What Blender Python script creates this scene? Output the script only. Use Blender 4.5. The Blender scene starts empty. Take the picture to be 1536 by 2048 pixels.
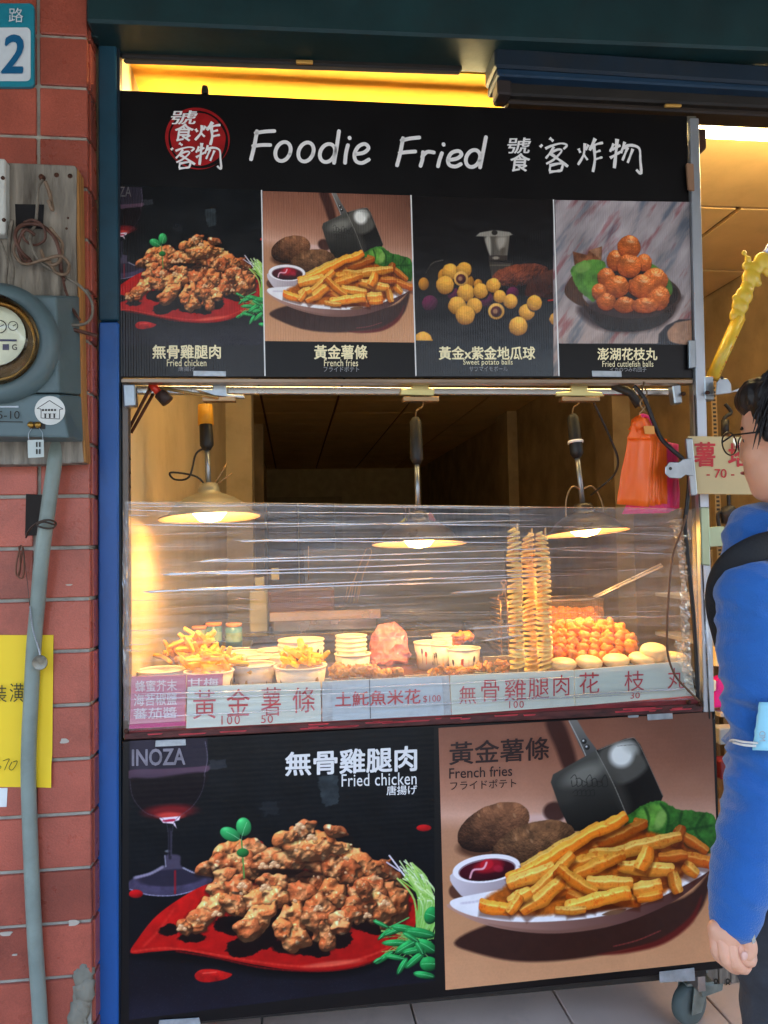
import bpy, bmesh, math, random
import numpy as np
from mathutils import Vector, Matrix, noise as mnoise
from math import radians as R, pi, sin, cos

S = bpy.context.scene
COL = S.collection
# ------------------------------------------------------------------ camera
CAM = Vector((0.0, -1.85, 1.35))
YAW, PITCH, ROLL, FPX = R(6.87), R(2.35), R(-1.19), 1537.0
fw = Vector((sin(YAW) * cos(PITCH), cos(YAW) * cos(PITCH), sin(PITCH)))
r0 = Vector((cos(YAW), -sin(YAW), 0)); u0 = r0.cross(fw)
rt = cos(ROLL) * r0 + sin(ROLL) * u0
up = -sin(ROLL) * r0 + cos(ROLL) * u0
cd = bpy.data.cameras.new('camera'); cam = bpy.data.objects.new('camera', cd); COL.objects.link(cam)
M = Matrix((rt, up, -fw)).transposed().to_4x4(); M.translation = CAM
cam.matrix_world = M
cd.sensor_fit = 'VERTICAL'; cd.sensor_height = 36.0; cd.lens = FPX / 2048 * 36.0
cd.clip_start = 0.05; cd.clip_end = 500
S.camera = cam
# ------------------------------------------------------------------ light
SUN_EL, SUN_AZ = R(58), R(20)        # sun stands behind the building: the arcade is in shade
wd = bpy.data.worlds.new('World'); S.world = wd; wd.use_nodes = True
wn = wd.node_tree
sk = wn.nodes.new('ShaderNodeTexSky'); sk.sky_type = 'NISHITA'; sk.sun_disc = False
sk.sun_elevation = SUN_EL; sk.sun_rotation = SUN_AZ; sk.air_density = 1.0; sk.dust_density = 3.0
wn.links.new(sk.outputs[0], wn.nodes['Background'].inputs[0]); wn.nodes['Background'].inputs[1].default_value = 0.15
sd = bpy.data.lights.new('sun', 'SUN'); sd.energy = 3.0; sd.angle = R(10); sd.color = (1, .95, .88)
so = bpy.data.objects.new('sun', sd); COL.objects.link(so)
sdir = Vector((sin(SUN_AZ) * cos(SUN_EL), cos(SUN_AZ) * cos(SUN_EL), sin(SUN_EL)))
so.rotation_euler = sdir.to_track_quat('Z', 'Y').to_euler(); so.location = (0, 0, 20)
S.view_settings.view_transform = 'Standard'; S.view_settings.look = 'None'
S.view_settings.exposure = 3.32; S.view_settings.gamma = 1.0
S.render.engine = 'CYCLES'
S.cycles.use_denoising = True
S.cycles.max_bounces = 7; S.cycles.diffuse_bounces = 4; S.cycles.glossy_bounces = 4
S.cycles.transparent_max_bounces = 16; S.cycles.sample_clamp_indirect = 6.0
S.cycles.caustics_reflective = False; S.cycles.caustics_refractive = False

# ------------------------------------------------------------------ pixel <-> place
def ray(px, py):
    return (fw * FPX + rt * (px - 768) - up * (py - 1024)).normalized()
def P(px, py, Y=0.0):
    d = ray(px, py); t = (Y - CAM.y) / d.y; return CAM + d * t
def PX(px, py, X):
    d = ray(px, py); t = (X - CAM.x) / d.x; return CAM + d * t
def PZ(px, py, Z):
    d = ray(px, py); t = (Z - CAM.z) / d.z; return CAM + d * t
def lin(c):
    return tuple(((v / 255) / 12.92 if v / 255 <= .04045 else ((v / 255 + .055) / 1.055) ** 2.4) for v in c)

# ------------------------------------------------------------------ materials
MATS = {}
def mat(name, rgb, rough=.6, metal=0.0, var=.15, vscale=8.0, bump=.0, bscale=60.0, spec=.5, dirt=0.0, dirtcol=(60, 50, 40),
        dscale=3.0, coat=0.0, trans=0.0, stretch=(1, 1, 1), emit=0.0, sss=0.0, sheen=0.0, ior=1.45, alpha=1.0, rvar=.1, orand=0.0):
    if name in MATS: return MATS[name]
    m = bpy.data.materials.new(name); m.use_nodes = True; nt = m.node_tree; N = nt.nodes; L = nt.links
    b = N['Principled BSDF']
    tc = N.new('ShaderNodeTexCoord'); mp = N.new('ShaderNodeMapping'); mp.inputs['Scale'].default_value = stretch
    L.new(tc.outputs['Object'], mp.inputs[0])
    n1 = N.new('ShaderNodeTexNoise'); n1.inputs['Scale'].default_value = vscale; n1.inputs['Detail'].default_value = 5
    L.new(mp.outputs[0], n1.inputs['Vector'])
    c = lin(rgb)
    ramp = N.new('ShaderNodeMix'); ramp.data_type = 'RGBA'
    ramp.inputs[6].default_value = (*[v * (1 - var) for v in c], 1); ramp.inputs[7].default_value = (*[min(1, v * (1 + var)) for v in c], 1)
    mr = N.new('ShaderNodeMapRange'); mr.inputs[1].default_value = .3; mr.inputs[2].default_value = .7
    L.new(n1.outputs[0], mr.inputs[0]); L.new(mr.outputs[0], ramp.inputs[0])
    out = ramp.outputs[2]
    if dirt > 0:
        n2 = N.new('ShaderNodeTexNoise'); n2.inputs['Scale'].default_value = dscale; n2.inputs['Detail'].default_value = 8; n2.inputs['Roughness'].default_value = .7
        L.new(mp.outputs[0], n2.inputs['Vector'])
        m2 = N.new('ShaderNodeMapRange'); m2.inputs[1].default_value = .5; m2.inputs[2].default_value = .72; m2.inputs[4].default_value = dirt
        L.new(n2.outputs[0], m2.inputs[0])
        mx = N.new('ShaderNodeMix'); mx.data_type = 'RGBA'; L.new(m2.outputs[0], mx.inputs[0]); L.new(out, mx.inputs[6])
        mx.inputs[7].default_value = (*lin(dirtcol), 1); out = mx.outputs[2]
    if orand:      # each piece a little browner or paler than the next
        oi = N.new('ShaderNodeObjectInfo'); hs = N.new('ShaderNodeHueSaturation'); q = N.new('ShaderNodeMapRange'); q.inputs[3].default_value = 1 - orand; q.inputs[4].default_value = 1 + orand * .6
        L.new(oi.outputs['Random'], q.inputs[0]); L.new(q.outputs[0], hs.inputs['Value']); L.new(out, hs.inputs['Color']); out = hs.outputs[0]
    L.new(out, b.inputs['Base Color'])
    rr = N.new('ShaderNodeMapRange'); rr.inputs[3].default_value = max(0, rough - rvar); rr.inputs[4].default_value = min(1, rough + rvar)
    n3 = N.new('ShaderNodeTexNoise'); n3.inputs['Scale'].default_value = vscale * 2.3; n3.inputs['Detail'].default_value = 4
    L.new(mp.outputs[0], n3.inputs['Vector']); L.new(n3.outputs[0], rr.inputs[0]); L.new(rr.outputs[0], b.inputs['Roughness'])
    b.inputs['Metallic'].default_value = metal; b.inputs['Specular IOR Level'].default_value = spec
    b.inputs['Coat Weight'].default_value = coat; b.inputs['IOR'].default_value = ior
    if trans: b.inputs['Transmission Weight'].default_value = trans
    if sss:
        b.inputs['Subsurface Weight'].default_value = sss; b.inputs['Subsurface Radius'].default_value = (.01, .004, .002)
    if sheen: b.inputs['Sheen Weight'].default_value = sheen
    if emit: b.inputs['Emission Color'].default_value = (*c, 1); b.inputs['Emission Strength'].default_value = emit
    if alpha < 1: b.inputs['Alpha'].default_value = alpha
    if bump:
        n4 = N.new('ShaderNodeTexNoise'); n4.inputs['Scale'].default_value = bscale; n4.inputs['Detail'].default_value = 6
        L.new(mp.outputs[0], n4.inputs['Vector'])
        bp = N.new('ShaderNodeBump'); bp.inputs['Strength'].default_value = bump; bp.inputs['Distance'].default_value = .004
        L.new(n4.outputs[0], bp.inputs['Height']); L.new(bp.outputs[0], b.inputs['Normal'])
    MATS[name] = m
    return m

# ------------------------------------------------------------------ mesh builder
class MB:
    def __init__(s): s.v = []; s.f = []; s.sm = []
    def add(s, vs, fs, smooth=False):
        o = len(s.v); s.v += [tuple(v) for v in vs]; s.f += [tuple(i + o for i in f) for f in fs]; s.sm += [smooth] * len(fs)
        return s
    def box(s, a, b):
        x0, y0, z0 = a; x1, y1, z1 = b
        return s.hexa([(x0, y0, z0), (x1, y0, z0), (x1, y0, z1), (x0, y0, z1)], [(x0, y1, z0), (x1, y1, z0), (x1, y1, z1), (x0, y1, z1)])
    def hexa(s, fr, bk):   # front quad (bl,br,tr,tl) and back quad
        return s.add(list(fr) + list(bk), [(0, 1, 2, 3), (5, 4, 7, 6), (1, 5, 6, 2), (4, 0, 3, 7), (3, 2, 6, 7), (4, 5, 1, 0)])
    def slab(s, quad, d):  # quad in a plane (bl,br,tr,tl), extruded by vector d
        d = Vector(d); return s.hexa([Vector(q) for q in quad], [Vector(q) + d for q in quad])
    def prism(s, poly, d):
        n = len(poly); d = Vector(d); a = [Vector(p) for p in poly]
        return s.add(a + [p + d for p in a], [tuple(range(n)), tuple(range(2 * n - 1, n - 1, -1))] + [(i, i + n, (i + 1) % n + n, (i + 1) % n) for i in range(n)])
    def tube(s, pts, r, n=8, closed=False, cap=True, flat=1.0):
        pts = [Vector(p) for p in pts]; m = len(pts); rs = r if isinstance(r, (list, tuple)) else [r] * m
        T = [((pts[(i + 1) % m] if closed else pts[min(i + 1, m - 1)]) - (pts[i - 1] if (closed or i) else pts[0])).normalized() for i in range(m)]
        a = Vector((0, 0, 1)) if abs(T[0].z) < .9 else Vector((1, 0, 0)); u = T[0].cross(a).normalized(); vs = []
        for i in range(m):
            u = (u - T[i] * u.dot(T[i]));  u = u.normalized() if u.length > 1e-6 else T[i].orthogonal().normalized(); w = T[i].cross(u)
            for k in range(n):
                t = 2 * pi * k / n; vs.append(pts[i] + (u * cos(t) + w * sin(t) * flat) * rs[i])
        fs = [(i * n + k, i * n + (k + 1) % n, ((i + 1) % m) * n + (k + 1) % n, ((i + 1) % m) * n + k) for i in range(m if closed else m - 1) for k in range(n)]
        if not closed and cap: fs += [tuple(range(n - 1, -1, -1)), tuple((m - 1) * n + k for k in range(n))]
        return s.add(vs, fs, True)
    def lathe(s, prof, c=(0, 0, 0), n=24, axis=None, a0=0):  # prof: (r,z)
        c = Vector(c); vs = []; m = len(prof)
        q = Vector((0, 0, 1)).rotation_difference(Vector(axis)) if axis is not None else None
        for r, z in prof:
            for k in range(n):
                p = Vector((r * cos(a0 + 2 * pi * k / n), r * sin(a0 + 2 * pi * k / n), z))
                vs.append(c + (q @ p if q else p))
        fs = [(i * n + k, i * n + (k + 1) % n, (i + 1) * n + (k + 1) % n, (i + 1) * n + k) for i in range(m - 1) for k in range(n)]
        return s.add(vs, fs, True)
    def disc(s, c, r, ax, n=24, ry=None, h=0.0):
        c = Vector(c); q = Vector((0, 0, 1)).rotation_difference(Vector(ax)); ry = ry or r
        ring = [c + q @ Vector((r * cos(2 * pi * k / n), ry * sin(2 * pi * k / n), h)) for k in range(n)]
        if h:
            r2 = [c + q @ Vector((r * cos(2 * pi * k / n), ry * sin(2 * pi * k / n), 0)) for k in range(n)]
            return s.add(r2 + ring, [tuple(range(n, 2 * n)), tuple(range(n - 1, -1, -1))] + [(k, (k + 1) % n, n + (k + 1) % n, n + k) for k in range(n)])
        return s.add(ring, [tuple(range(n))])
    def ball(s, c, r, n=10, m=7, jit=0, seed=0, sc=(1, 1, 1), q=None):
        c = Vector(c); vs = []; fs = []; rs = r
        for i in range(m + 1):
            th = pi * i / m
            for k in range(n if 0 < i < m else 1):
                d = Vector((sin(th) * cos(2 * pi * k / n), sin(th) * sin(2 * pi * k / n), cos(th)))
                rr = rs * (1 + jit * mnoise.noise(d * 1.7 + Vector((seed * 3.1, seed, 0))) + jit * .5 * mnoise.noise(d * 4 + Vector((seed, 0, 0))))
                p = Vector((d.x * rr * sc[0], d.y * rr * sc[1], d.z * rr * sc[2]))
                vs.append(c + (q @ p if q else p))
        idx = lambda i, k: 0 if i == 0 else (1 + (m - 1) * n if i == m else 1 + (i - 1) * n + k % n)
        for i in range(m):
            for k in range(n):
                if i == 0: fs.append((0, idx(1, k), idx(1, k + 1)))
                elif i == m - 1: fs.append((idx(i, k), idx(m, 0), idx(i, k + 1)))
                else: fs.append((idx(i, k), idx(i + 1, k), idx(i + 1, k + 1), idx(i, k + 1)))
        return s.add(vs, fs, True)
    def build(s, name, m, parent=None, bevel=0.0, origin=None, seg=1):
        me = bpy.data.meshes.new(name)
        o = bpy.data.objects.new(name, me); COL.objects.link(o)
        org = Vector(origin) if origin is not None else (Vector((0, 0, 0)))
        pm = parent.matrix_world if parent is not None else Matrix.Identity(4)
        inv = Matrix.Translation(-org)
        if parent is not None:
            o.parent = parent; po = Vector(parent.get('_org', (0, 0, 0)))
            me.from_pydata([tuple(Vector(v) - po) for v in s.v], [], s.f)
        else:
            me.from_pydata([tuple(Vector(v) - org) for v in s.v], [], s.f); o.location = org; o['_org'] = tuple(org)
        me.polygons.foreach_set('use_smooth', s.sm)
        if m: me.materials.append(m)
        bmx = bmesh.new(); bmx.from_mesh(me); bmesh.ops.recalc_face_normals(bmx, faces=bmx.faces); bmx.to_mesh(me); bmx.free()
        if bevel:
            bv = o.modifiers.new('bevel', 'BEVEL'); bv.width = bevel; bv.segments = seg; bv.limit_method = 'ANGLE'; bv.angle_limit = R(40)
        return o

def thing(name, label, cat, loc, group=None):
    o = bpy.data.objects.new(name, None); COL.objects.link(o); o.location = loc; o['_org'] = tuple(loc); o.empty_display_size = .05
    return tag(o, label, cat, group)
def tag(o, label=None, cat=None, group=None, kind=None):
    if label: o['label'] = label
    if cat: o['category'] = cat
    if group: o['group'] = group
    if kind: o['kind'] = kind
    return o
def dup(root, loc, label=None, group=None, rot=None, scale=None):
    r = root.copy(); COL.objects.link(r); r.location = loc; r['_org'] = tuple(loc)
    if rot is not None: r.rotation_euler = rot
    if scale is not None: r.scale = scale if hasattr(scale, '__len__') else (scale,) * 3
    if label: r['label'] = label
    if group: r['group'] = group
    for ch in list(root.children):
        c = ch.copy(); COL.objects.link(c); c.parent = r
        for g in ch.children:
            d = g.copy(); COL.objects.link(d); d.parent = c
    return r
def q4(pts, Y):   # pixel corners tl,tr,br,bl -> world quad bl,br,tr,tl on plane Y
    tl, tr, br, bl = [P(x, y, Y) for x, y in pts]; return [bl, br, tr, tl]
def spline(pts, k=8, closed=False):
    pts = [Vector(p) for p in pts]; n = len(pts); out = []
    rng = range(n if closed else n - 1)
    for i in rng:
        g = (lambda j: pts[j % n]) if closed else (lambda j: pts[max(0, min(n - 1, j))])
        a, b, c, d = g(i - 1), g(i), g(i + 1), g(i + 2)
        for j in range(k):
            t = j / k; out.append(.5 * ((2 * b) + (c - a) * t + (2 * a - 5 * b + 4 * c - d) * t * t + (3 * b - a - 3 * c + d) * t ** 3))
    if not closed: out.append(pts[-1])
    return out

# text as flat lettering that fills a pixel box on a plane (or any quad tl,tr,br,bl)
def text_mesh(s, bold=0.0, shear=0.0, spacing=1.0):
    cu = bpy.data.curves.new('t', 'FONT'); cu.body = s; cu.size = 1; cu.offset = bold; cu.shear = shear; cu.space_character = spacing
    cu.resolution_u = 3
    o = bpy.data.objects.new('t', cu); COL.objects.link(o)
    dg = bpy.context.evaluated_depsgraph_get(); dg.update()
    me = bpy.data.meshes.new_from_object(o.evaluated_get(dg)); bpy.data.objects.remove(o); bpy.data.curves.remove(cu)
    return me
def text(s, quad, m, parent=None, bold=0.0, shear=0.0, name='lettering', off=.0012, spacing=1.0, nrm=(0, -1, 0)):
    """quad: world points tl,tr,br,bl"""
    me = text_mesh(s, 0, shear, spacing)
    if bold > .003:      # heavier strokes: the outline repeated round itself
        bmx = bmesh.new(); bmx.from_mesh(me); g0 = list(bmx.verts) + list(bmx.edges) + list(bmx.faces)
        for k in range(6):
            d = bmesh.ops.duplicate(bmx, geom=g0); t = 2 * pi * k / 6
            bmesh.ops.translate(bmx, verts=[v for v in d['geom'] if isinstance(v, bmesh.types.BMVert)], vec=(cos(t) * bold * 1.1, sin(t) * bold * 1.1, (k + 1) * .001))
        bmx.to_mesh(me); bmx.free()
    n = len(me.vertices); co = np.empty(n * 3, np.float32); me.vertices.foreach_get('co', co); co = co.reshape(-1, 3)
    mn, mx = co.min(0), co.max(0); u = (co[:, 0] - mn[0]) / max(1e-6, mx[0] - mn[0]); v = (co[:, 1] - mn[1]) / max(1e-6, mx[1] - mn[1])
    tl, tr, br, bl = [np.array(q) for q in quad]
    po = np.array(parent.get('_org', (0, 0, 0))) if parent is not None else 0
    w = ((1 - u) * v)[:, None] * tl + (u * v)[:, None] * tr + (u * (1 - v))[:, None] * br + ((1 - u) * (1 - v))[:, None] * bl + np.array(nrm) * (off + co[:, 2:3] * .03) - po
    me.vertices.foreach_set('co', w.astype(np.float32).ravel()); me.update(); me.name = name
    me.materials.clear(); me.materials.append(m)
    o = bpy.data.objects.new(name, me); COL.objects.link(o)
    if parent is not None: o.parent = parent
    return o
def tq(x0, y0, x1, y1, Y=0.0, sl=0.0, sl2=None):   # pixel box with a baseline slope
    sl2 = sl if sl2 is None else sl2
    return [P(x0, y0, Y), P(x1, y0 + sl * (x1 - x0), Y), P(x1, y1 + sl2 * (x1 - x0), Y), P(x0, y1, Y)]
# ------------------------------------------------------------------ printed pictures (vertex-coloured print on the boards)
_rng = np.random.default_rng(7)
def vnoise(h, w, cell, seed=0, octs=1, pers=.5):
    out = np.zeros((h, w), np.float32); amp = 1; tot = 0
    for o in range(octs):
        c = max(1.5, cell / 2 ** o); rg = np.random.default_rng(seed * 31 + o)
        gh, gw = int(h / c) + 3, int(w / c) + 3; g = rg.random((gh, gw)).astype(np.float32)
        y = np.arange(h) / c; x = np.arange(w) / c; yi = y.astype(int); xi = x.astype(int); fy = (y - yi)[:, None]; fx = (x - xi)[None]
        fy = fy * fy * (3 - 2 * fy); fx = fx * fx * (3 - 2 * fx)
        a = g[yi][:, xi]; b = g[yi][:, xi + 1]; c2 = g[yi + 1][:, xi]; d = g[yi + 1][:, xi + 1]
        out += amp * ((a * (1 - fx) + b * fx) * (1 - fy) + (c2 * (1 - fx) + d * fx) * fy); tot += amp; amp *= pers
    return out / tot
class Art:
    def __init__(s, w, h, k, bg=(0, 0, 0)):
        s.k = k; s.w = int(w * k); s.h = int(h * k); s.im = np.zeros((s.h, s.w, 3), np.float32) + np.array(bg, np.float32)
        s.n1 = vnoise(s.h, s.w, 40 * k, 1, 5, .6); s.n2 = vnoise(s.h, s.w, 14 * k, 2, 3, .6); s.n3 = vnoise(s.h, s.w, 120 * k, 3, 3)
        s.n4 = vnoise(s.h, s.w, 7 * k, 5, 2, .6)
    def win(s, x0, y0, x1, y1):
        k = s.k; a = max(0, int(x0 * k)); b = max(0, int(y0 * k)); c = min(s.w, int(x1 * k) + 2); d = min(s.h, int(y1 * k) + 2)
        if c <= a or d <= b: return None
        Y, X = np.mgrid[b:d, a:c]; return (slice(b, d), slice(a, c)), X / k, Y / k
    def mix(s, sl, al, col):
        al = np.clip(al, 0, 1)[..., None]; s.im[sl] = s.im[sl] * (1 - al) + al * col
    def vgrad(s, stops):
        y = np.arange(s.h) / s.k; ys = [a for a, _ in stops]
        for c in range(3): s.im[..., c] = np.interp(y, ys, [b[c] for _, b in stops])[:, None]
    @staticmethod
    def pinside(X, Y, poly):
        ins = np.zeros(X.shape, bool); n = len(poly); dist = np.full(X.shape, 1e9, np.float32)
        for i in range(n):
            x0, y0 = poly[i]; x1, y1 = poly[(i + 1) % n]
            if y0 != y1:
                cnd = ((y0 > Y) != (y1 > Y)) & (X < (x1 - x0) * (Y - y0) / (y1 - y0) + x0); ins ^= cnd
            dx, dy = x1 - x0, y1 - y0; L = dx * dx + dy * dy + 1e-9; t = np.clip(((X - x0) * dx + (Y - y0) * dy) / L, 0, 1)
            dist = np.minimum(dist, (X - x0 - t * dx) ** 2 + (Y - y0 - t * dy) ** 2)
        return np.where(ins, np.sqrt(dist), -np.sqrt(dist))      # signed, + inside
    def poly(s, pts, col, soft=1.5, smooth=True, col2=None, gdir=(0, 1), alpha=1.0, warp=0, tex=0.0):
        if smooth: pts = [(p.x, p.y) for p in spline([(x, y, 0) for x, y in pts], 5, True)]
        xs = [p[0] for p in pts]; ys = [p[1] for p in pts]; m = soft * 2 + warp
        w = s.win(min(xs) - m, min(ys) - m, max(xs) + m, max(ys) + m)
        if w is None: return
        sl, X, Y = w
        if warp: d0 = (s.n2[sl] - .5) * 2 * warp; d1 = (s.n1[sl] - .5) * 2 * warp; Xw, Yw = X + d0, Y + d1
        else: Xw, Yw = X, Y
        d = s.pinside(Xw, Yw, pts); al = np.clip(d / soft * .5 + .5, 0, 1) * alpha
        c = np.array(col, np.float32) * np.ones(X.shape + (3,), np.float32)
        if col2 is not None:
            g = X * gdir[0] + Y * gdir[1]; px = np.array(xs) * gdir[0] + np.array(ys) * gdir[1]; t = np.clip((g - px.min()) / (px.max() - px.min()), 0, 1)[..., None]
            c = c * (1 - t) + np.array(col2, np.float32) * t
        if tex: c = c * (1 + tex * (s.n1[sl] - .5) * 2)[..., None]
        s.mix(sl, al, c)
    def ell(s, cx, cy, rx, ry, rot=0, col=(255, 255, 255), soft=1.5, alpha=1.0, shade=0.0, light=(-.4, -.7), tex=0.0, hi=0.0, warp=0, bump=0, dark=(0, 0, 0), hiC=(255, 240, 220), hp=12):
        m = max(rx, ry) + soft * 2 + warp; w = s.win(cx - m, cy - m, cx + m, cy + m)
        if w is None: return
        sl, X, Y = w; dx = X - cx; dy = Y - cy
        if warp: dx = dx + (s.n2[sl] - .5) * 2 * warp; dy = dy + (s.n1[sl] - .5) * 2 * warp
        a = R(rot); u = (dx * cos(a) + dy * sin(a)) / rx; v = (-dx * sin(a) + dy * cos(a)) / ry; q = u * u + v * v
        al = np.clip((1 - np.sqrt(q)) * min(rx, ry) / soft + .5, 0, 1) * alpha
        c = np.array(col, np.float32) * np.ones(X.shape + (3,), np.float32)
        if shade:
            nx = u * cos(a) - v * sin(a); ny = u * sin(a) + v * cos(a)
            if bump:
                gy, gx = np.gradient(s.n2[sl] + .6 * s.n4[sl]); nx = nx - gx * bump; ny = ny - gy * bump
            nz = np.sqrt(np.clip(1 - np.clip(q, 0, 1), .02, 1)); ln = np.sqrt(nx * nx + ny * ny + nz * nz)
            L = (nx * light[0] + ny * light[1] + nz * .6) / ln; Ls = math.sqrt(light[0] ** 2 + light[1] ** 2 + .36); L = L / Ls
            sh = np.clip(1 - shade + shade * (L * .75 + .45), 0, 1.3)
            c = c * sh[..., None] + np.array(dark, np.float32) * (1 - np.clip(sh, 0, 1))[..., None]
            if hi: c = c + (np.clip(L, 0, 1) ** hp * hi)[..., None] * (np.array(hiC, np.float32))
        if tex: c = c * (1 + tex * (s.n1[sl] - .5) * 2)[..., None]
        s.mix(sl, al, c)
    def line(s, pts, wd, col, soft=1.2, alpha=1.0, sm=True, taper=False, col2=None):
        if sm and len(pts) > 2: pts = [(p.x, p.y) for p in spline([(x, y, 0) for x, y in pts], 6)]
        n = len(pts)
        for i in range(n - 1):
            (x0, y0), (x1, y1) = pts[i], pts[i + 1]
            ww = wd * (1 - .8 * i / n) if taper else wd; m = ww + 3
            w = s.win(min(x0, x1) - m, min(y0, y1) - m, max(x0, x1) + m, max(y0, y1) + m)
            if w is None: continue
            sl, X, Y = w; dx, dy = x1 - x0, y1 - y0; L = dx * dx + dy * dy + 1e-9; t = np.clip(((X - x0) * dx + (Y - y0) * dy) / L, 0, 1)
            d = np.hypot(X - x0 - t * dx, Y - y0 - t * dy); c = np.array(col, np.float32)
            if col2 is not None: c = c * (1 - i / n) + np.array(col2, np.float32) * (i / n)
            s.mix(sl, np.clip((ww / 2 - d) / soft + .5, 0, 1) * alpha, c)
    def fry(s, x0, y0, x1, y1, wd, col=(232, 150, 48), br=1.0, flip=1):
        dx, dy = x1 - x0, y1 - y0; L = math.hypot(dx, dy); ux, uy = dx / L, dy / L; m = wd
        w = s.win(min(x0, x1) - m, min(y0, y1) - m, max(x0, x1) + m, max(y0, y1) + m * 1.5)
        if w is None: return
        sl, X, Y = w
        for oy, a in ((wd * .28, .35),):          # contact shade in the printed photo
            t = ((X - x0) * ux + (Y - y0 - oy) * uy); q = ((X - x0) * -uy + (Y - y0 - oy) * ux)
            d = np.maximum(np.abs(t - L / 2) - L / 2, np.abs(q) - wd * .5); s.mix(sl, np.clip(-d / 14 + .4, 0, 1) * a * 1.6, np.array((70, 22, 5), np.float32))
        wob = (s.n3[sl] - .5) * wd * .5 + (s.n1[sl] - .5) * wd * .09; t = (X - x0) * ux + (Y - y0) * uy; q = (X - x0) * -uy + (Y - y0) * ux + wob + (t / L - .5) ** 2 * wd * .25
        hw = wd * .5 * (1 - .18 * np.abs(t / L - .5) * 2); r = wd * .2
        ax = np.maximum(np.abs(t - L / 2) - L / 2 + r, 0); ay = np.maximum(np.abs(q) - hw + r, 0); d = np.hypot(ax, ay) - r
        if ux < 0: q = -q
        v = np.clip(q / np.maximum(hw, 1), -1, 1)
        edge = -.25 * flip; side = np.clip((v - edge) * 7, 0, 1)                 # two faces: lit top, warmer side
        c1 = np.array(col, np.float32) * 1.0; c2 = c1 * np.array((.93, .72, .5), np.float32)
        c = c1 * (1 - side[..., None]) + c2 * side[..., None]
        hl = np.exp(-((v - edge) * 5) ** 2)[..., None]; c = c + hl * np.array((26, 34, 30), np.float32)
        c = c * (1 - .28 * np.clip((v - .5) * 2, 0, 1))[..., None]
        en = np.exp(-np.minimum(t, L - t) / (wd * .22))[..., None]; c = c * (1 - en * np.array((.08, .22, .35)))
        spots = np.clip((s.n2[sl] - .62) * 6, 0, 1)[..., None]; c = c * (1 - spots * np.array((.06, .25, .4)))
        c = c * (br * (1 + .22 * (s.n1[sl] - .5) + .1 * (s.n4[sl] - .5)))[..., None]
        s.mix(sl, np.clip(-d / 1.5 + .5, 0, 1), c)
    def crust(s, cx, cy, rx, ry, rot=0, seed=0, col=(196, 104, 48), br=1.0):
        """a lumpy fried piece"""
        m = max(rx, ry) * 1.35; w = s.win(cx - m, cy - m, cx + m, cy + m + 14)
        if w is None: return
        sl, X, Y = w; H, W = X.shape; k = s.k
        A = vnoise(H, W, 56 * k, seed + 11, 2); B = vnoise(H, W, 30 * k, seed + 12, 2, .4); C = vnoise(H, W, 9 * k, seed + 13, 2); A2 = vnoise(H, W, 60 * k, seed + 17, 2)
        dx = X - cx + (A - .5) * rx * .9 + (B - .5) * 16; dy = Y - cy + (A2 - .5) * ry * .95; a = R(rot)
        u = (dx * cos(a) + dy * sin(a)) / rx; v = (-dx * sin(a) + dy * cos(a)) / ry; q = np.sqrt(u * u + v * v) + (B - .5) * .3
        al = np.clip((1 - q) * min(rx, ry) / 2.0 + .5, 0, 1)
        dq = np.clip((1.18 - q) * min(rx, ry) / 12, 0, 1); s.mix((sl[0], sl[1]), np.roll(dq, int(7 * k), 0) * .55, np.array((26, 9, 5), np.float32))
        # knobbly height field
        rid = 1 - np.abs(B * 2 - 1); hgt = np.sqrt(np.clip(1 - q * q, 0, 1)) * min(rx, ry) * .9 + A * 44 + rid * 9 + C * 1.7
        gy, gx = np.gradient(hgt * k); nz = 1 / np.sqrt(gx * gx + gy * gy + 1); L = np.clip((gx * .35 + gy * .75) * nz * 1.0 + nz * .62, 0, 1.4)
        base = np.array(col, np.float32) * np.ones(X.shape + (3,)); t = np.clip((B - .42) * 3.2, 0, 1)[..., None]
        base = base * (1 - t) + np.array((216, 146, 92)) * t
        t = np.clip((vnoise(H, W, 26 * k, seed + 15, 2) - .72) * 6, 0, 1)[..., None]; base = base * (1 - t) + np.array((240, 196, 146)) * t
        t = np.clip((vnoise(H, W, 34 * k, seed + 16, 3) - .55) * 4, 0, 1)[..., None]; base = base * (1 - t * .5) + np.array((130, 48, 16)) * t * .5
        c = base * (.34 + .95 * L[..., None] ** 1.1 * np.array((1, .97, .93)))
        sp = np.clip((C - .72) * 8, 0, 1)[..., None] * np.clip(L - .5, 0, 1)[..., None]; c = c + sp * np.array((150, 130, 105))
        c = c * br; s.mix(sl, al, np.clip(c, 0, 255))

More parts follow.
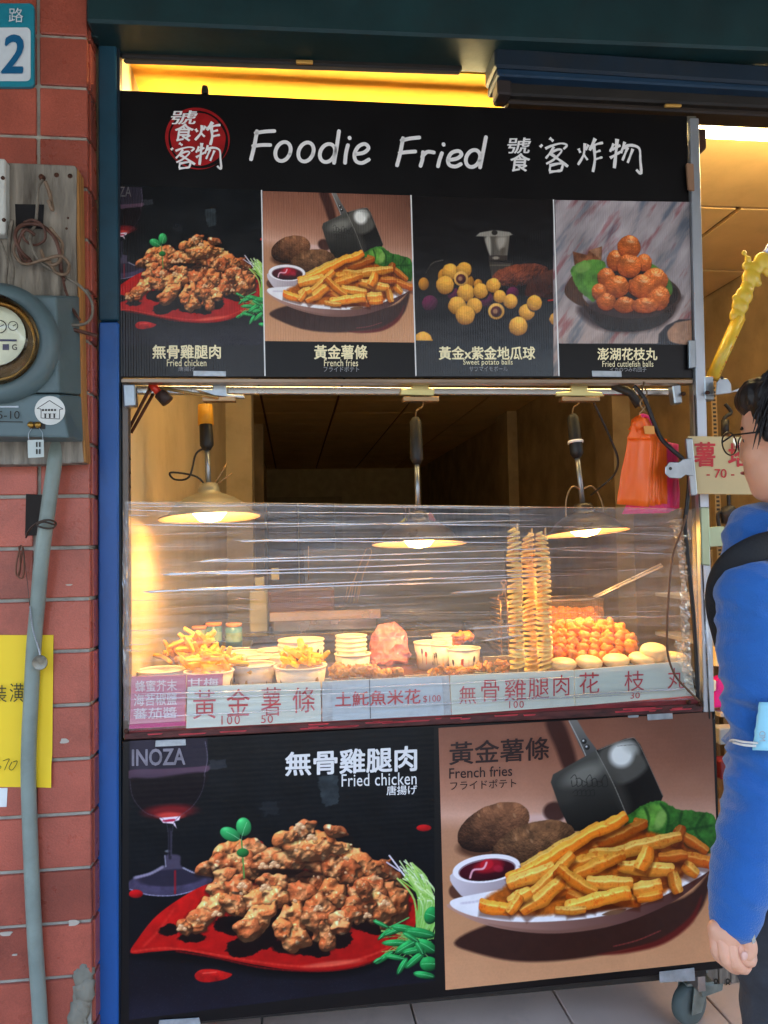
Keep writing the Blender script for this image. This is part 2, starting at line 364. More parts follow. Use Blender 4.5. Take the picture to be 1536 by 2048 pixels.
# canvas A: fried chicken on a red leaf tray (coordinates of a 1536 x 1351 sheet)
def art_chicken():
    a = Art(1536, 1351, .52); a.vgrad([(0, (13, 16, 19)), (500, (12, 14, 17)), (1020, (13, 12, 18)), (1351, (30, 28, 42))])
    g = (a.n3 - .5)[..., None]; a.im += g * np.array((6, 9, 12)); y = np.arange(a.h)[:, None] / a.k
    sp = (np.random.default_rng(3).random(a.im.shape[:2]) > .985) & (y > 1000); a.im[sp] += 26
    # wine glass
    a.poly([(88, 60), (440, 60), (445, 200), (380, 230), (240, 245), (88, 240)], (46, 40, 52), 3, False, alpha=.9)
    a.poly([(88, 205), (240, 198), (380, 190), (450, 185), (430, 215), (300, 238), (180, 245), (88, 245)], (112, 78, 96), 3, col2=(78, 60, 76), alpha=.8)
    a.poly([(88, 245), (200, 240), (430, 215), (420, 290), (380, 360), (300, 410), (240, 415), (160, 395), (100, 330)], (18, 10, 15), 6)
    a.ell(270, 390, 110, 30, -3, (150, 26, 30), 22, .75); a.ell(272, 410, 60, 16, 0, (226, 70, 60), 10, .8)
    a.poly([(222, 420), (318, 412), (312, 430), (290, 436), (302, 468), (284, 446), (240, 442)], (250, 225, 235), 1.5, False); a.poly([(240, 430), (290, 424), (290, 434), (246, 438)], (190, 30, 70), 1.5)
    a.line([(430, 75), (440, 150), (425, 230)], 3, (150, 140, 160), alpha=.5); a.ell(150, 130, 60, 90, 0, (90, 84, 100), 30, .25)
    a.ell(262, 570, 14, 6, 0, (120, 120, 130), 3, .8); a.poly([(248, 590), (315, 590), (325, 640), (420, 680), (300, 700), (160, 690), (245, 640)], (84, 74, 96), 5, alpha=.85)
    a.ell(270, 712, 195, 56, -4, (72, 64, 90), 5, .95, tex=.3); a.ell(280, 690, 150, 38, -4, (34, 30, 44), 8, .8); a.line([(90, 742), (180, 768), (300, 768), (420, 735)], 5, (176, 166, 200), alpha=.7)
    a.line([(110, 690), (180, 672), (240, 640)], 12, (170, 160, 185), 8, alpha=.6); a.line([(330, 645), (380, 668), (440, 680)], 6, (205, 200, 220), 5, alpha=.6); a.line([(294, 660), (294, 760)], 9, (170, 20, 30), 5, alpha=.7)
    a.line([(248, 590), (252, 640)], 5, (190, 185, 200), alpha=.6)
    a.ell(117, 763, 32, 19, 0, (206, 16, 22), 2, shade=.5); a.ell(1418, 465, 34, 15, 0, (206, 22, 26), 2, shade=.4); a.ell(660, 535, 34, 16, 5, (196, 26, 22), 2, shade=.4)
    a.line([(90, 250), (105, 330), (160, 395), (240, 425), (262, 480), (262, 600)], 3, (92, 84, 100), 3, .55); a.line([(430, 225), (415, 300), (370, 370), (300, 425), (282, 480), (280, 600)], 3, (92, 84, 100), 3, .55); a.line([(271, 470), (271, 600)], 15, (34, 30, 42), 5, .8); a.line([(276, 480), (276, 590)], 2, (130, 122, 145), 2, .6)
    # leaf tray
    a.poly([(95, 1040), (250, 1062), (480, 1090), (700, 1130), (950, 1140), (1150, 1112), (1320, 1030), (1250, 980), (600, 1000)], (4, 3, 5), 16)
    leaf = [(94, 1030), (130, 960), (210, 862), (330, 775), (450, 715), (700, 640), (1000, 600), (1230, 628), (1340, 720), (1392, 850), (1330, 985), (1230, 1048), (1090, 1098), (950, 1114), (800, 1104), (640, 1080), (470, 1046), (330, 1018), (200, 1024)]
    a.poly(leaf, (206, 22, 18), 2, True, col2=(168, 16, 14), gdir=(.2, 1), tex=.16)
    a.line([(100, 1024), (250, 1008), (420, 1028), (640, 1066), (820, 1088), (1000, 1086), (1180, 1040), (1300, 980)], 9, (226, 60, 44), 8, alpha=.6)
    a.line([(300, 1022), (480, 1052), (700, 1098), (940, 1112), (1120, 1092), (1250, 1040)], 8, (120, 8, 10), 5, alpha=.8)
    a.ell(1010, 1078, 130, 12, -6, (255, 120, 90), 10, .6); a.line([(290, 830), (210, 940), (150, 1000)], 10, (232, 60, 46), 10, alpha=.35)
    for (x, y, rx, ry, r) in [(268, 926, 52, 24, 0), (370, 962, 62, 22, -4), (560, 905, 90, 44, 0), (610, 1000, 88, 46, -8), (700, 960, 60, 54, 0), (850, 1000, 120, 40, 0), (945, 1012, 54, 36, 0), (1035, 962, 60, 46, 0), (1190, 905, 120, 40, 10), (780, 900, 260, 70, 0)]:
        a.ell(x, y, rx, ry, r, (14, 5, 6), 5, .97, warp=14)
    q = [(520, 590, 85, 46, -30), (640, 580, 70, 50, 0), (1220, 690, 105, 70, 30), (1120, 620, 110, 50, 35), (470, 640, 70, 40, -15), (590, 640, 110, 60, 0), (1250, 800, 100, 110, 0), (740, 600, 80, 50, 0),
         (800, 690, 260, 34, 4), (960, 640, 190, 60, 20), (840, 610, 160, 50, -12), (1050, 660, 90, 60, 30), (900, 540, 130, 62, 0), (860, 480, 70, 34, -25), (1010, 480, 46, 26, 20), (780, 510, 46, 30, -30), (700, 640, 60, 36, -10),
         (930, 720, 110, 42, 18), (1010, 770, 60, 60, 40), (520, 740, 90, 60, -50), (600, 740, 80, 60, 0), (470, 820, 70, 46, -30), (570, 820, 70, 44, 10),
         (1180, 750, 90, 60, 20), (1210, 830, 80, 60, 0), (1130, 830, 60, 70, 0), (740, 740, 80, 50, 20), (720, 800, 90, 70, 0), (400, 880, 68, 44, -20), (340, 910, 44, 36, 20), (660, 880, 80, 62, -40), (620, 920, 56, 50, 0),
         (900, 800, 110, 60, 30), (850, 880, 80, 80, 0), (960, 870, 70, 90, -20), (1060, 870, 66, 44, -30), (830, 970, 60, 56, 0), (975, 960, 34, 52, 0), (1040, 910, 44, 34, 0), (780, 920, 46, 40, 0), (1150, 740, 34, 40, 0)]
    for i, t in enumerate(q):
        dk = (.62 if i == 8 else (.78 if i in (2, 6, 9, 16) else 1.0)); a.crust(t[0], t[1], t[2] * 1.12, t[3] * 1.1, t[4], seed=i * 7 + 3, br=dk * (1.1 if i % 3 else 1.25), col=[(204, 112, 62), (192, 104, 60), (178, 92, 52)][i % 3])
        if i == 17: a.ell(830, 672, 150, 20, 2, (18, 6, 5), 10, .8)
    for i in range(70):
        rg = np.random.default_rng(100 + i); t = q[rg.integers(0, len(q))]; an = rg.random() * 6.28; rr = rg.random() ** .5 * .8; x = t[0] + cos(an) * t[2] * rr; y2 = t[1] + sin(an) * t[3] * rr - 6; z = 4 + rg.random() * 9
        z *= .72; a.ell(x, y2, z * 1.4, z, rg.random() * 90, [(226, 160, 100), (238, 190, 140), (210, 130, 70)][i % 3], 3, .8, shade=.8, dark=(110, 44, 16), hi=.15, warp=z * .6, bump=3)
    for (x, y2, z) in [(855, 455, 24), (910, 505, 22), (740, 628, 22), (690, 632, 20), (480, 848, 20), (596, 722, 22), (322, 915, 20), (1162, 856, 18), (1240, 800, 20), (700, 732, 24), (940, 826, 20)]:
        for dx, dy, k2 in ((0, 0, .8), (z * .8, z * .4, .55), (-z * .6, z * .5, .5)): a.ell(x + dx, y2 + dy, z * k2, z * k2 * .8, 0, (240, 192, 142), 3, .85, shade=.7, dark=(150, 66, 26), hi=.2, warp=5, bump=3)
    # sprig
    a.line([(606, 690), (600, 600), (594, 520)], 7, (86, 150, 70)); a.ell(600, 577, 28, 20, 0, (46, 128, 60), 2, shade=.6)
    a.ell(543, 494, 48, 30, 24, (50, 170, 92), 2, shade=.55, hi=.15); a.ell(604, 460, 34, 42, -10, (60, 184, 100), 2, shade=.55, hi=.15); a.line([(592, 520), (606, 470), (618, 440)], 2, (150, 220, 160)); a.line([(592, 522), (560, 500), (525, 482)], 2, (150, 220, 160))
    # chilli
    a.poly([(382, 1130), (410, 1106), (470, 1104), (530, 1118), (552, 1128), (520, 1148), (450, 1162), (400, 1156)], (214, 30, 24), 2, col2=(150, 14, 14), tex=.4); a.line([(420, 1122), (480, 1116)], 6, (255, 110, 90), 4, alpha=.6)
    # pea shoots
    rg = np.random.default_rng(5)
    for i in range(64):
        x0 = 1262 + rg.random() * 60 + i * 2; y0 = 600 + rg.random() * 90 + max(0, i - 20) * 3; x1 = 1380 + rg.random() * 80; y1 = 860 + rg.random() * 110
        c = [(190, 226, 120), (222, 244, 170), (150, 206, 84), (236, 246, 214)][i % 4]
        a.line([(x0 + 20, y0 + 10), ((x0 + x1) / 2 + 26 + rg.random() * 40, (y0 + y1) / 2 - 30), (x1, y1)], 4.5 + rg.random() * 3.5, c, col2=(120, 190, 80))
    for i in range(30):
        x0 = 1225 + rg.random() * 90; y0 = 890 + rg.random() * 200; x1 = 1380 + rg.random() * 80; y1 = 940 + rg.random() * 130; a.line([(x0, y0), ((x0 + x1) / 2, (y0 + y1) / 2 - 24), (x1, y1)], 3, [(96, 190, 90), (150, 216, 110)][i % 2], alpha=.8)
    a.line([(1262, 590), (1330, 680)], 7, (240, 230, 240)); a.line([(1250, 620), (1310, 660)], 6, (225, 210, 225)); a.line([(1200, 880), (1250, 915), (1350, 870)], 6, (90, 180, 100))
    for (x, y2, rx, ry, r) in [(1225, 900, 40, 14, 25), (1240, 945, 40, 15, -40), (1290, 930, 60, 18, -20), (1330, 920, 60, 26, 10), (1290, 985, 62, 22, 0), (1340, 1000, 60, 30, -30), (1400, 940, 70, 34, 10), (1430, 1000, 50, 40, 30), (1240, 1050, 50, 20, -35), (1210, 1062, 24, 12, -30),
                            (1290, 1050, 50, 18, 10), (1320, 1090, 44, 20, -60), (1380, 1060, 60, 26, -40), (1440, 1080, 40, 50, 0), (1420, 1130, 50, 24, 10), (1370, 1020, 50, 24, -10), (1450, 860, 30, 60, 20), (1360, 960, 44, 16, 30), (1400, 1010, 34, 20, 60)]:
        ry *= .68; a.ell(x, y2, rx, ry, r, (36, 158, 78), 2, shade=.85, dark=(2, 30, 14), hi=.08, tex=.2)
        ra = R(r); a.line([(x - cos(ra) * rx * .8, y2 - sin(ra) * rx * .8), (x, y2 - 2), (x + cos(ra) * rx * .8, y2 + sin(ra) * rx * .8)], 2.2, (140, 232, 160), alpha=.8)
    # scuffs and tape marks on the print
    a.poly([(940, 235), (1030, 228), (1032, 360), (975, 370), (950, 320)], (70, 80, 84), 2, False, alpha=.55, warp=16, tex=.5); a.poly([(445, 160), (525, 155), (528, 195), (450, 200)], (64, 66, 72), 2, False, alpha=.6, warp=10)
    a.poly([(680, 355), (760, 340), (768, 395), (690, 420)], (50, 54, 58), 3, False, alpha=.4, warp=22)
    return a
# canvas B: french fries, potatoes, metal scoop (1536 x 1608)
def art_fries():
    a = Art(1536, 1608, .5)
    a.vgrad([(0, (132, 84, 66)), (250, (156, 102, 80)), (430, (186, 130, 104)), (540, (218, 166, 142)), (620, (188, 134, 102)), (900, (192, 136, 96)), (1200, (206, 148, 106)), (1608, (220, 160, 118))])
    X = np.arange(a.w)[None] / a.k; a.im *= (1 - .25 * np.clip((X - 900) / 700, 0, 1) * np.clip(1 - np.arange(a.h)[:, None] / a.k / 900, 0, 1))[..., None]
    a.im *= (1 + .07 * (a.n3 - .5) + .05 * (a.n4 - .5))[..., None]
    a.ell(540, 555, 260, 20, -3, (232, 196, 190), 26, .7)
    a.poly([(592, 60), (668, 40), (730, 180), (752, 300), (700, 330), (640, 190)], (70, 42, 36), 12); a.ell(640, 520, 60, 50, 0, (58, 32, 28), 16, .9)
    # scoop
    a.poly([(708, 52), (752, 48), (800, 130), (856, 205), (800, 250), (760, 170)], (128, 124, 118), 2, False, col2=(78, 76, 74)); a.line([(712, 56), (770, 170), (800, 240)], 4, (190, 186, 180)); a.ell(788, 160, 14, 14, 0, (60, 58, 56), 2, shade=.6); a.ell(785, 157, 5, 5, 0, (230, 230, 230), 2); a.ell(804, 190, 14, 14, 0, (60, 58, 56), 2, shade=.6); a.ell(801, 187, 5, 5, 0, (230, 230, 230), 2)
    a.poly([(630, 330), (850, 205), (930, 350), (1000, 520), (900, 620), (720, 620), (664, 500), (618, 370)], (86, 84, 78), 2, False, col2=(22, 20, 18), gdir=(.2, 1)); a.ell(790, 330, 110, 44, -24, (160, 156, 144), 40, .6); a.ell(700, 440, 60, 40, -24, (70, 66, 60), 30, .4)
    a.poly([(850, 207), (1000, 146), (1048, 144), (1076, 176), (1194, 440), (1180, 474), (1010, 540), (940, 380)], (30, 27, 25), 2, False); a.poly([(862, 222), (1000, 156), (1040, 160), (1062, 196), (1110, 300), (960, 380)], (128, 124, 114), 12, alpha=.6)
    a.ell(980, 230, 60, 62, 40, (246, 244, 236), 30, .95); a.ell(1030, 190, 44, 30, 30, (190, 188, 180), 26, .7); a.poly([(900, 300), (960, 340), (1020, 470), (1000, 530), (940, 400)], (70, 66, 60), 26, alpha=.7); a.line([(850, 207), (935, 370), (1005, 535)], 4, (160, 156, 146), alpha=.7); a.line([(862, 205), (1010, 148), (1060, 160), (1130, 300), (1192, 440)], 3, (150, 140, 130), alpha=.8)
    rg = np.random.default_rng(9)
    for i in range(7): x = 720 + i * 26; a.line([(x, 350 + i * 3), (x + 22, 332 + (i % 3) * 18), (x + 34, 372 + i * 2), (x + 10, 392), (x + 4, 360)], 3.2, (34, 32, 30), alpha=.8)
    for i in range(5): x = 730 + i * 22; a.line([(x, 425 - i * 2), (x + 20, 408), (x + 24, 436), (x + 4, 440)], 3, (34, 32, 30), alpha=.7)
    a.line([(960, 185), (1040, 178), (1064, 186)], 3, (90, 86, 80), alpha=.7)
    # potatoes
    a.ell(300, 690, 160, 60, -8, (66, 36, 24), 18, .8)
    a.ell(325, 600, 196, 112, -24, (124, 80, 54), 2, shade=.95, light=(.3, -.9), tex=.45, bump=2.5, dark=(26, 12, 8), warp=4)
    a.ell(530, 690, 222, 112, -18, (112, 76, 50), 2, shade=.95, light=(.1, -.8), tex=.5, bump=3, dark=(28, 13, 8), warp=4)
    for (x, y) in [(350, 490), (432, 540), (440, 660), (520, 670), (250, 540), (500, 620)]: a.ell(x, y, 12, 6, 60, (180, 130, 92), 4, .7)
    # lettuce
    a.poly([(990, 570), (1050, 510), (1120, 476), (1190, 470), (1280, 510), (1350, 515), (1460, 545), (1466, 720), (1380, 724), (1290, 700), (1150, 690), (1020, 640)], (60, 118, 42), 2, col2=(36, 84, 30), tex=.5, warp=10)
    a.poly([(1060, 540), (1110, 494), (1170, 484), (1210, 520), (1200, 590), (1130, 620), (1090, 600)], (104, 158, 60), 10, tex=.4, alpha=.85, warp=10); a.ell(1180, 560, 26, 52, 20, (170, 200, 110), 12, .5)
    for p in [[(1180, 480), (1220, 540), (1210, 640)], [(1290, 520), (1280, 600), (1330, 690)], [(1400, 540), (1360, 620), (1420, 700)], [(1100, 500), (1120, 560), (1100, 640)], [(1230, 620), (1330, 610), (1450, 590)]]: a.line(p, 12, (24, 62, 22), 10, alpha=.55)
    # ketchup bowl
    a.ell(140, 930, 44, 40, 20, (66, 34, 26), 10, .8); a.poly([(120, 830), (460, 790), (440, 900), (380, 950), (220, 962), (150, 940)], (222, 212, 220), 2, col2=(168, 150, 156), gdir=(1, .6)); a.ell(289, 812, 174, 72, -7, (252, 246, 250), 2); a.ell(292, 818, 148, 56, -7, (150, 120, 130), 2); a.ell(292, 822, 142, 52, -7, (72, 6, 24), 2, shade=.4)
    a.ell(300, 800, 76, 34, -10, (160, 14, 34), 14, .9); a.ell(290, 792, 36, 26, -20, (206, 26, 44), 8, .9); a.line([(205, 860), (222, 820), (272, 812), (290, 780)], 9, (252, 190, 205), 6, alpha=.8); a.ell(350, 812, 26, 18, 10, (190, 40, 66), 8, .6)
    # shadow, plate
    a.poly([(124, 1192), (240, 1120), (420, 1080), (900, 1060), (1300, 960), (1440, 820), (1400, 1000), (1320, 1090), (1200, 1180), (900, 1250), (640, 1285), (420, 1284), (220, 1240)], (56, 30, 24), 8, tex=.1)
    a.poly([(860, 1250), (1000, 1225), (1180, 1170), (1330, 1060), (1390, 950), (1350, 1080), (1200, 1196), (1000, 1246)], (96, 26, 22), 8); a.line([(940, 1210), (1060, 1180), (1180, 1130)], 6, (150, 60, 56), 5, alpha=.6)
    a.poly([(104, 990), (160, 1050), (300, 1104), (480, 1136), (680, 1142), (900, 1112), (1080, 1058), (1260, 972), (1390, 870), (1440, 796), (1300, 860), (900, 1000), (500, 1010)], (196, 150, 134), 2, col2=(70, 36, 34), gdir=(1, .1)); a.poly([(300, 1096), (480, 1122), (680, 1126), (900, 1094), (900, 1112), (680, 1142), (480, 1136)], (120, 80, 66), 6, alpha=.6)
    a.poly([(102, 984), (150, 960), (300, 930), (460, 900), (700, 820), (1100, 760), (1440, 792), (1420, 830), (1290, 905), (1100, 992), (880, 1056), (640, 1082), (420, 1084), (240, 1060), (130, 1020)], (250, 246, 250), 2, tex=.04)
    a.poly([(330, 985), (460, 940), (900, 820), (1300, 830), (1290, 880), (1000, 1000), (600, 1050), (400, 1050)], (196, 156, 140), 10, alpha=.9); a.poly([(880, 1050), (930, 1026), (1006, 1018), (960, 1046)], (120, 84, 60), 2); a.line([(160, 990), (260, 975), (380, 930)], 10, (216, 206, 220), 8, alpha=.7)
    a.poly([(270, 985), (420, 880), (700, 700), (900, 600), (1100, 620), (1290, 680), (1400, 760), (1280, 860), (1180, 950), (1000, 1010), (650, 1045), (420, 1045)], (168, 76, 16), 10, col2=(196, 100, 26), tex=.5, warp=10)
    for x0, y0, x1, y1 in [(500, 960, 760, 900), (900, 900, 1120, 820), (560, 880, 700, 720), (760, 1000, 960, 960), (1080, 880, 1230, 860), (840, 720, 1060, 640), (520, 1000, 600, 900), (700, 940, 860, 1000), (880, 960, 1080, 980), (1160, 700, 1300, 690)]: a.fry(x0, y0, x1, y1, 70, (232, 140, 48), .92)
    F = [(1250, 610, 1420, 730, 60, .8), (1180, 740, 1480, 790, 72, .85), (1040, 570, 1110, 590, 64, .8), (860, 690, 1110, 575, 66, .75), (1255, 700, 1290, 590, 54, .72), (820, 760, 1290, 650, 78, .9), (1290, 800, 1370, 850, 70, .9), (560, 760, 880, 600, 70, .95), (470, 810, 780, 640, 60, .9),
         (1170, 760, 1320, 750, 60, .85), (700, 800, 1000, 740, 76, .88), (960, 800, 1250, 830, 78, .98), (1230, 830, 1270, 940, 62, .88), (400, 880, 1010, 540, 74, 1.06), (400, 905, 640, 800, 72, 1.0), (1080, 820, 1130, 700, 84, 1.05), (740, 850, 980, 740, 74, .92), (1040, 930, 1190, 900, 84, 1.0),
         (450, 1010, 740, 740, 66, .95), (640, 820, 690, 870, 60, .85), (800, 880, 1040, 890, 72, 1.0), (470, 1040, 680, 870, 80, 1.0), (650, 810, 850, 940, 66, .9), (400, 985, 520, 930, 70, 1.05), (690, 1010, 1030, 935, 84, 1.08), (250, 1000, 420, 1020, 76, 1.08), (640, 1020, 800, 1025, 50, .9), (400, 1040, 470, 950, 60, 1.0), (1060, 970, 1190, 940, 50, .95)]
    for i, (x0, y0, x1, y1, w, b) in enumerate(F): a.fry(x0, y0, x1, y1, w * 1.0, [(250, 182, 76), (246, 166, 58), (252, 196, 92)][i % 3] if b > .85 else (238, 142, 48), b * 1.06)
    return a
# canvas C: sweet potato balls | cuttlefish balls (1536 x 1001)
def art_balls():
    a = Art(1536, 1001, .62, (14, 10, 10))
    a.vgrad([(0, (16, 10, 10)), (600, (13, 10, 11)), (1001, (20, 17, 16))])
    # moka pot
    a.poly([(385, 270), (512, 270), (500, 375), (418, 375), (392, 300)], (66, 60, 54), 2, False, col2=(120, 112, 100), gdir=(1, 0)); a.poly([(352, 285), (372, 268), (440, 256), (510, 266), (525, 278), (500, 284), (400, 286)], (150, 144, 132), 2, False); a.ell(440, 268, 14, 12, 0, (40, 34, 30), 2)
    a.poly([(396, 300), (420, 290), (424, 370), (416, 370)], (190, 184, 170), 4, alpha=.8); a.poly([(450, 295), (492, 290), (484, 330), (460, 345)], (210, 200, 186), 8, alpha=.6); a.poly([(470, 345), (490, 340), (486, 372), (470, 372)], (90, 80, 70), 4)
    a.poly([(414, 375), (500, 375), (500, 398), (414, 398)], (60, 50, 44), 3, False); a.ell(446, 386, 16, 7, 0, (190, 180, 160), 4, .7); a.poly([(412, 400), (520, 410), (522, 440), (470, 470), (425, 470)], (58, 50, 42), 4, False); a.line([(420, 420), (510, 420)], 5, (130, 120, 100), 4, alpha=.6)
    # basket, sweet potatoes
    a.line([(120, 460), (150, 412), (200, 396)], 6, (90, 84, 76), 3, alpha=.7); a.poly([(125, 440), (230, 400), (240, 430), (180, 460), (165, 560), (135, 570)], (30, 24, 20), 6)
    a.ell(560, 465, 135, 52, -8, (124, 58, 34), 2, shade=.9, tex=.5, bump=6, dark=(24, 8, 6), warp=6); a.poly([(580, 560), (600, 500), (680, 450), (760, 430), (760, 560), (640, 570)], (96, 48, 30), 3, tex=.5, col2=(50, 20, 14), warp=6)
    for (x, y, r) in [(110, 507, 30), (204, 470, 34), (318, 500, 34), (364, 510, 26), (352, 565, 26)]: a.ell(x, y, r * .8, r, 0, (196, 128, 40), 2, shade=.7, dark=(60, 30, 6), tex=.15)
    for (x, y, r) in [(140, 598, 38), (250, 555, 30), (400, 580, 38), (525, 550, 30)]: a.ell(x, y, r, r, 0, (96, 26, 62), 2, shade=.9, dark=(16, 4, 12), bump=2)
    for i, (x, y, r) in enumerate([(234, 450, 38), (298, 440, 36), (210, 512, 42), (306, 548, 41), (376, 540, 36), (434, 514, 34), (266, 608, 42), (345, 610, 38), (304, 652, 46), (464, 566, 30), (514, 588, 34), (590, 638, 38), (626, 596, 36), (550, 704, 44), (106, 775, 46), (724, 670, 30)]):
        a.ell(x + 3, y + 6, r * 1.03, r * 1.03, 0, (12, 7, 5), 5, .8); a.ell(x, y, r * .98, r, 0, (236, 168, 62), 2, shade=.75, dark=(96, 44, 6), light=(.1, -.6), tex=.16, bump=1.6, warp=3)
    for (x, y, r) in [(284, 482, 34), (448, 634, 38)]: a.ell(x, y, r, r, 0, (232, 176, 84), 2, shade=.4, dark=(120, 60, 20)); a.ell(x, y + 2, r * .68, r * .68, 0, (84, 30, 34), 3, shade=.6); a.ell(x - 4, y, r * .3, r * .3, 0, (216, 170, 110), 6, .6)
    a.line([(690, 584), (726, 580)], 7, (190, 40, 26), 3)
    a.poly([(60, 770), (730, 778), (734, 1001), (60, 1001)], (16, 18, 20), 2, False)
    # right picture: marble
    w = a.win(716, 112, 1536, 1001); sl, X, Y = w
    D1 = X * .83 + Y * .55; D2 = X * -.55 + Y * .83; q1 = vnoise(700, 1300, 26, 41, 4, .6); q2 = vnoise(700, 1300, 22, 43, 4, .6)
    ix = np.clip(D1 * .62, 0, 1299).astype(int); iy = ((D2 * .13 + 200) % 699).astype(int); mz = q1[iy, ix]; mz2 = q2[iy, ix]
    t = mz * 420; st = mz; st2 = np.clip((mz2 - .62) * 6, 0, 1)
    c = np.array((158, 148, 150)) * (.62 + .3 * a.n3[sl] + .42 * st)[..., None] * (1 + np.array((.10, .0, -.10)) * np.clip((Y - 500) / 400, 0, 1)[..., None]); c = c * (1 - st2[..., None] * np.array((.12, .38, .36)) * .9)
    gl = np.clip((.45 - mz) * 5, 0, 1)[..., None]; c = c * (1 - gl * np.array((.25, .16, .08))); a.im[sl] = c
    a.poly([(850, 600), (1270, 560), (1300, 600), (1240, 690), (1120, 728), (980, 725), (880, 690)], (60, 44, 44), 14)
    a.poly([(765, 545), (800, 470), (860, 420), (900, 500), (850, 560), (880, 610), (820, 600)], (74, 46, 32), 2, tex=.3); a.poly([(804, 356), (870, 372), (878, 352), (940, 332), (938, 400), (900, 410), (812, 420)], (118, 70, 44), 2, False, tex=.8); a.poly([(880, 350), (938, 335), (935, 395)], (158, 110, 80), 3, False, tex=.6)
    a.ell(1100, 545, 208, 102, 6, (58, 36, 28), 2); a.ell(1100, 540, 196, 92, 6, (34, 20, 17), 3); a.poly([(850, 600), (920, 640), (1050, 668), (1190, 655), (1280, 600), (1262, 660), (1170, 715), (1040, 730), (930, 706)], (52, 32, 27), 3, col2=(24, 14, 12))
    a.poly([(796, 440), (840, 405), (940, 398), (960, 440), (930, 520), (905, 590), (860, 560), (820, 520)], (82, 132, 50), 2, tex=.5, warp=8); a.ell(850, 430, 40, 24, -20, (140, 178, 90), 10, .6); a.poly([(1160, 420), (1200, 430), (1262, 500), (1260, 560), (1200, 520)], (70, 110, 40), 3, tex=.4)
    for (x, y, rx, ry) in [(1002, 398, 40, 48), (1136, 408, 36, 42), (1066, 334, 54, 54), (1066, 424, 58, 54), (960, 478, 42, 46), (1186, 490, 60, 56), (1100, 520, 44, 40), (1008, 520, 58, 52), (1128, 520, 60, 56), (928, 544, 34, 40), (1215, 560, 40, 44), (960, 590, 44, 42), (1200, 580, 52, 52), (1046, 605, 52, 38), (1140, 608, 62, 36)]:
        a.ell(x, y + 3, rx, ry, 0, (52, 20, 10), 5, .8); a.ell(x, y, rx, ry, 0, (206, 104, 44), 2, shade=.72, dark=(94, 24, 6), tex=.42, hi=.28, light=(.15, -.7), bump=3.5, warp=5, hp=20)
        a.ell(x + rx * .15, y - ry * .45, rx * .3, ry * .12, 10, (244, 200, 150), 6, .55)
    a.poly([(1200, 785), (1205, 740), (1240, 700), (1300, 672), (1536, 668), (1536, 960), (1200, 960)], (44, 40, 44), 3, False, tex=.2); a.poly([(1244, 740), (1270, 700), (1310, 682), (1536, 660), (1536, 785), (1290, 785)], (168, 124, 96), 3, tex=.25)
    a.poly([(738, 785), (1205, 785), (1240, 800), (1536, 785), (1536, 1001), (738, 1001)], (18, 20, 24), 2, False)
    return a
CA, CB, CC = art_chicken(), art_fries(), art_balls()
def samp(a, x, y):
    u = np.clip(x * a.k, 0, a.w - 1.01); v = np.clip(y * a.k, 0, a.h - 1.01); ui = u.astype(int); vi = v.astype(int); fu = (u - ui)[:, None]; fv = (v - vi)[:, None]
    return (a.im[vi, ui] * (1 - fu) + a.im[vi, ui + 1] * fu) * (1 - fv) + (a.im[vi + 1, ui] * (1 - fu) + a.im[vi + 1, ui + 1] * fu) * fv
Rm = np.array([list(rt), list(up), list(fw)])
def project(W):
    d = (W - np.array(CAM)) @ Rm.T; return 768 + FPX * d[:, 0] / d[:, 2], 1024 - FPX * d[:, 1] / d[:, 2]
def mat_print(name, ribs, rough=.3, axis=0, gain=1.0, ribstr=.25, scale=9.0, spec=.5):
    m = bpy.data.materials.new(name); m.use_nodes = True; nt = m.node_tree; N = nt.nodes; L = nt.links; b = N['Principled BSDF']
    at = N.new('ShaderNodeAttribute'); at.attribute_name = 'print'; L.new(at.outputs[0], b.inputs['Base Color'])
    b.inputs['Roughness'].default_value = rough; b.inputs['Specular IOR Level'].default_value = spec; b.inputs['Coat Weight'].default_value = .0
    tc = N.new('ShaderNodeTexCoord'); wv = N.new('ShaderNodeTexWave'); wv.bands_direction = 'X' if axis == 0 else 'Z'; wv.inputs['Scale'].default_value = ribs; wv.inputs['Distortion'].default_value = .3 if axis == 0 else 1.5
    wv.inputs['Detail'].default_value = 1; nz = N.new('ShaderNodeTexNoise'); nz.inputs['Scale'].default_value = scale; nz.inputs['Detail'].default_value = 3
    L.new(tc.outputs['Object'], wv.inputs[0]); L.new(tc.outputs['Object'], nz.inputs[0])
    b1 = N.new('ShaderNodeBump'); b1.inputs['Strength'].default_value = ribstr; b1.inputs['Distance'].default_value = .001; L.new(wv.outputs[0], b1.inputs['Height'])
    b2 = N.new('ShaderNodeBump'); b2.inputs['Strength'].default_value = .12; b2.inputs['Distance'].default_value = .02; L.new(nz.outputs[0], b2.inputs['Height']); L.new(b1.outputs[0], b2.inputs['Normal'])
    L.new(b2.outputs[0], b.inputs['Normal']); MATS[name] = m; return m
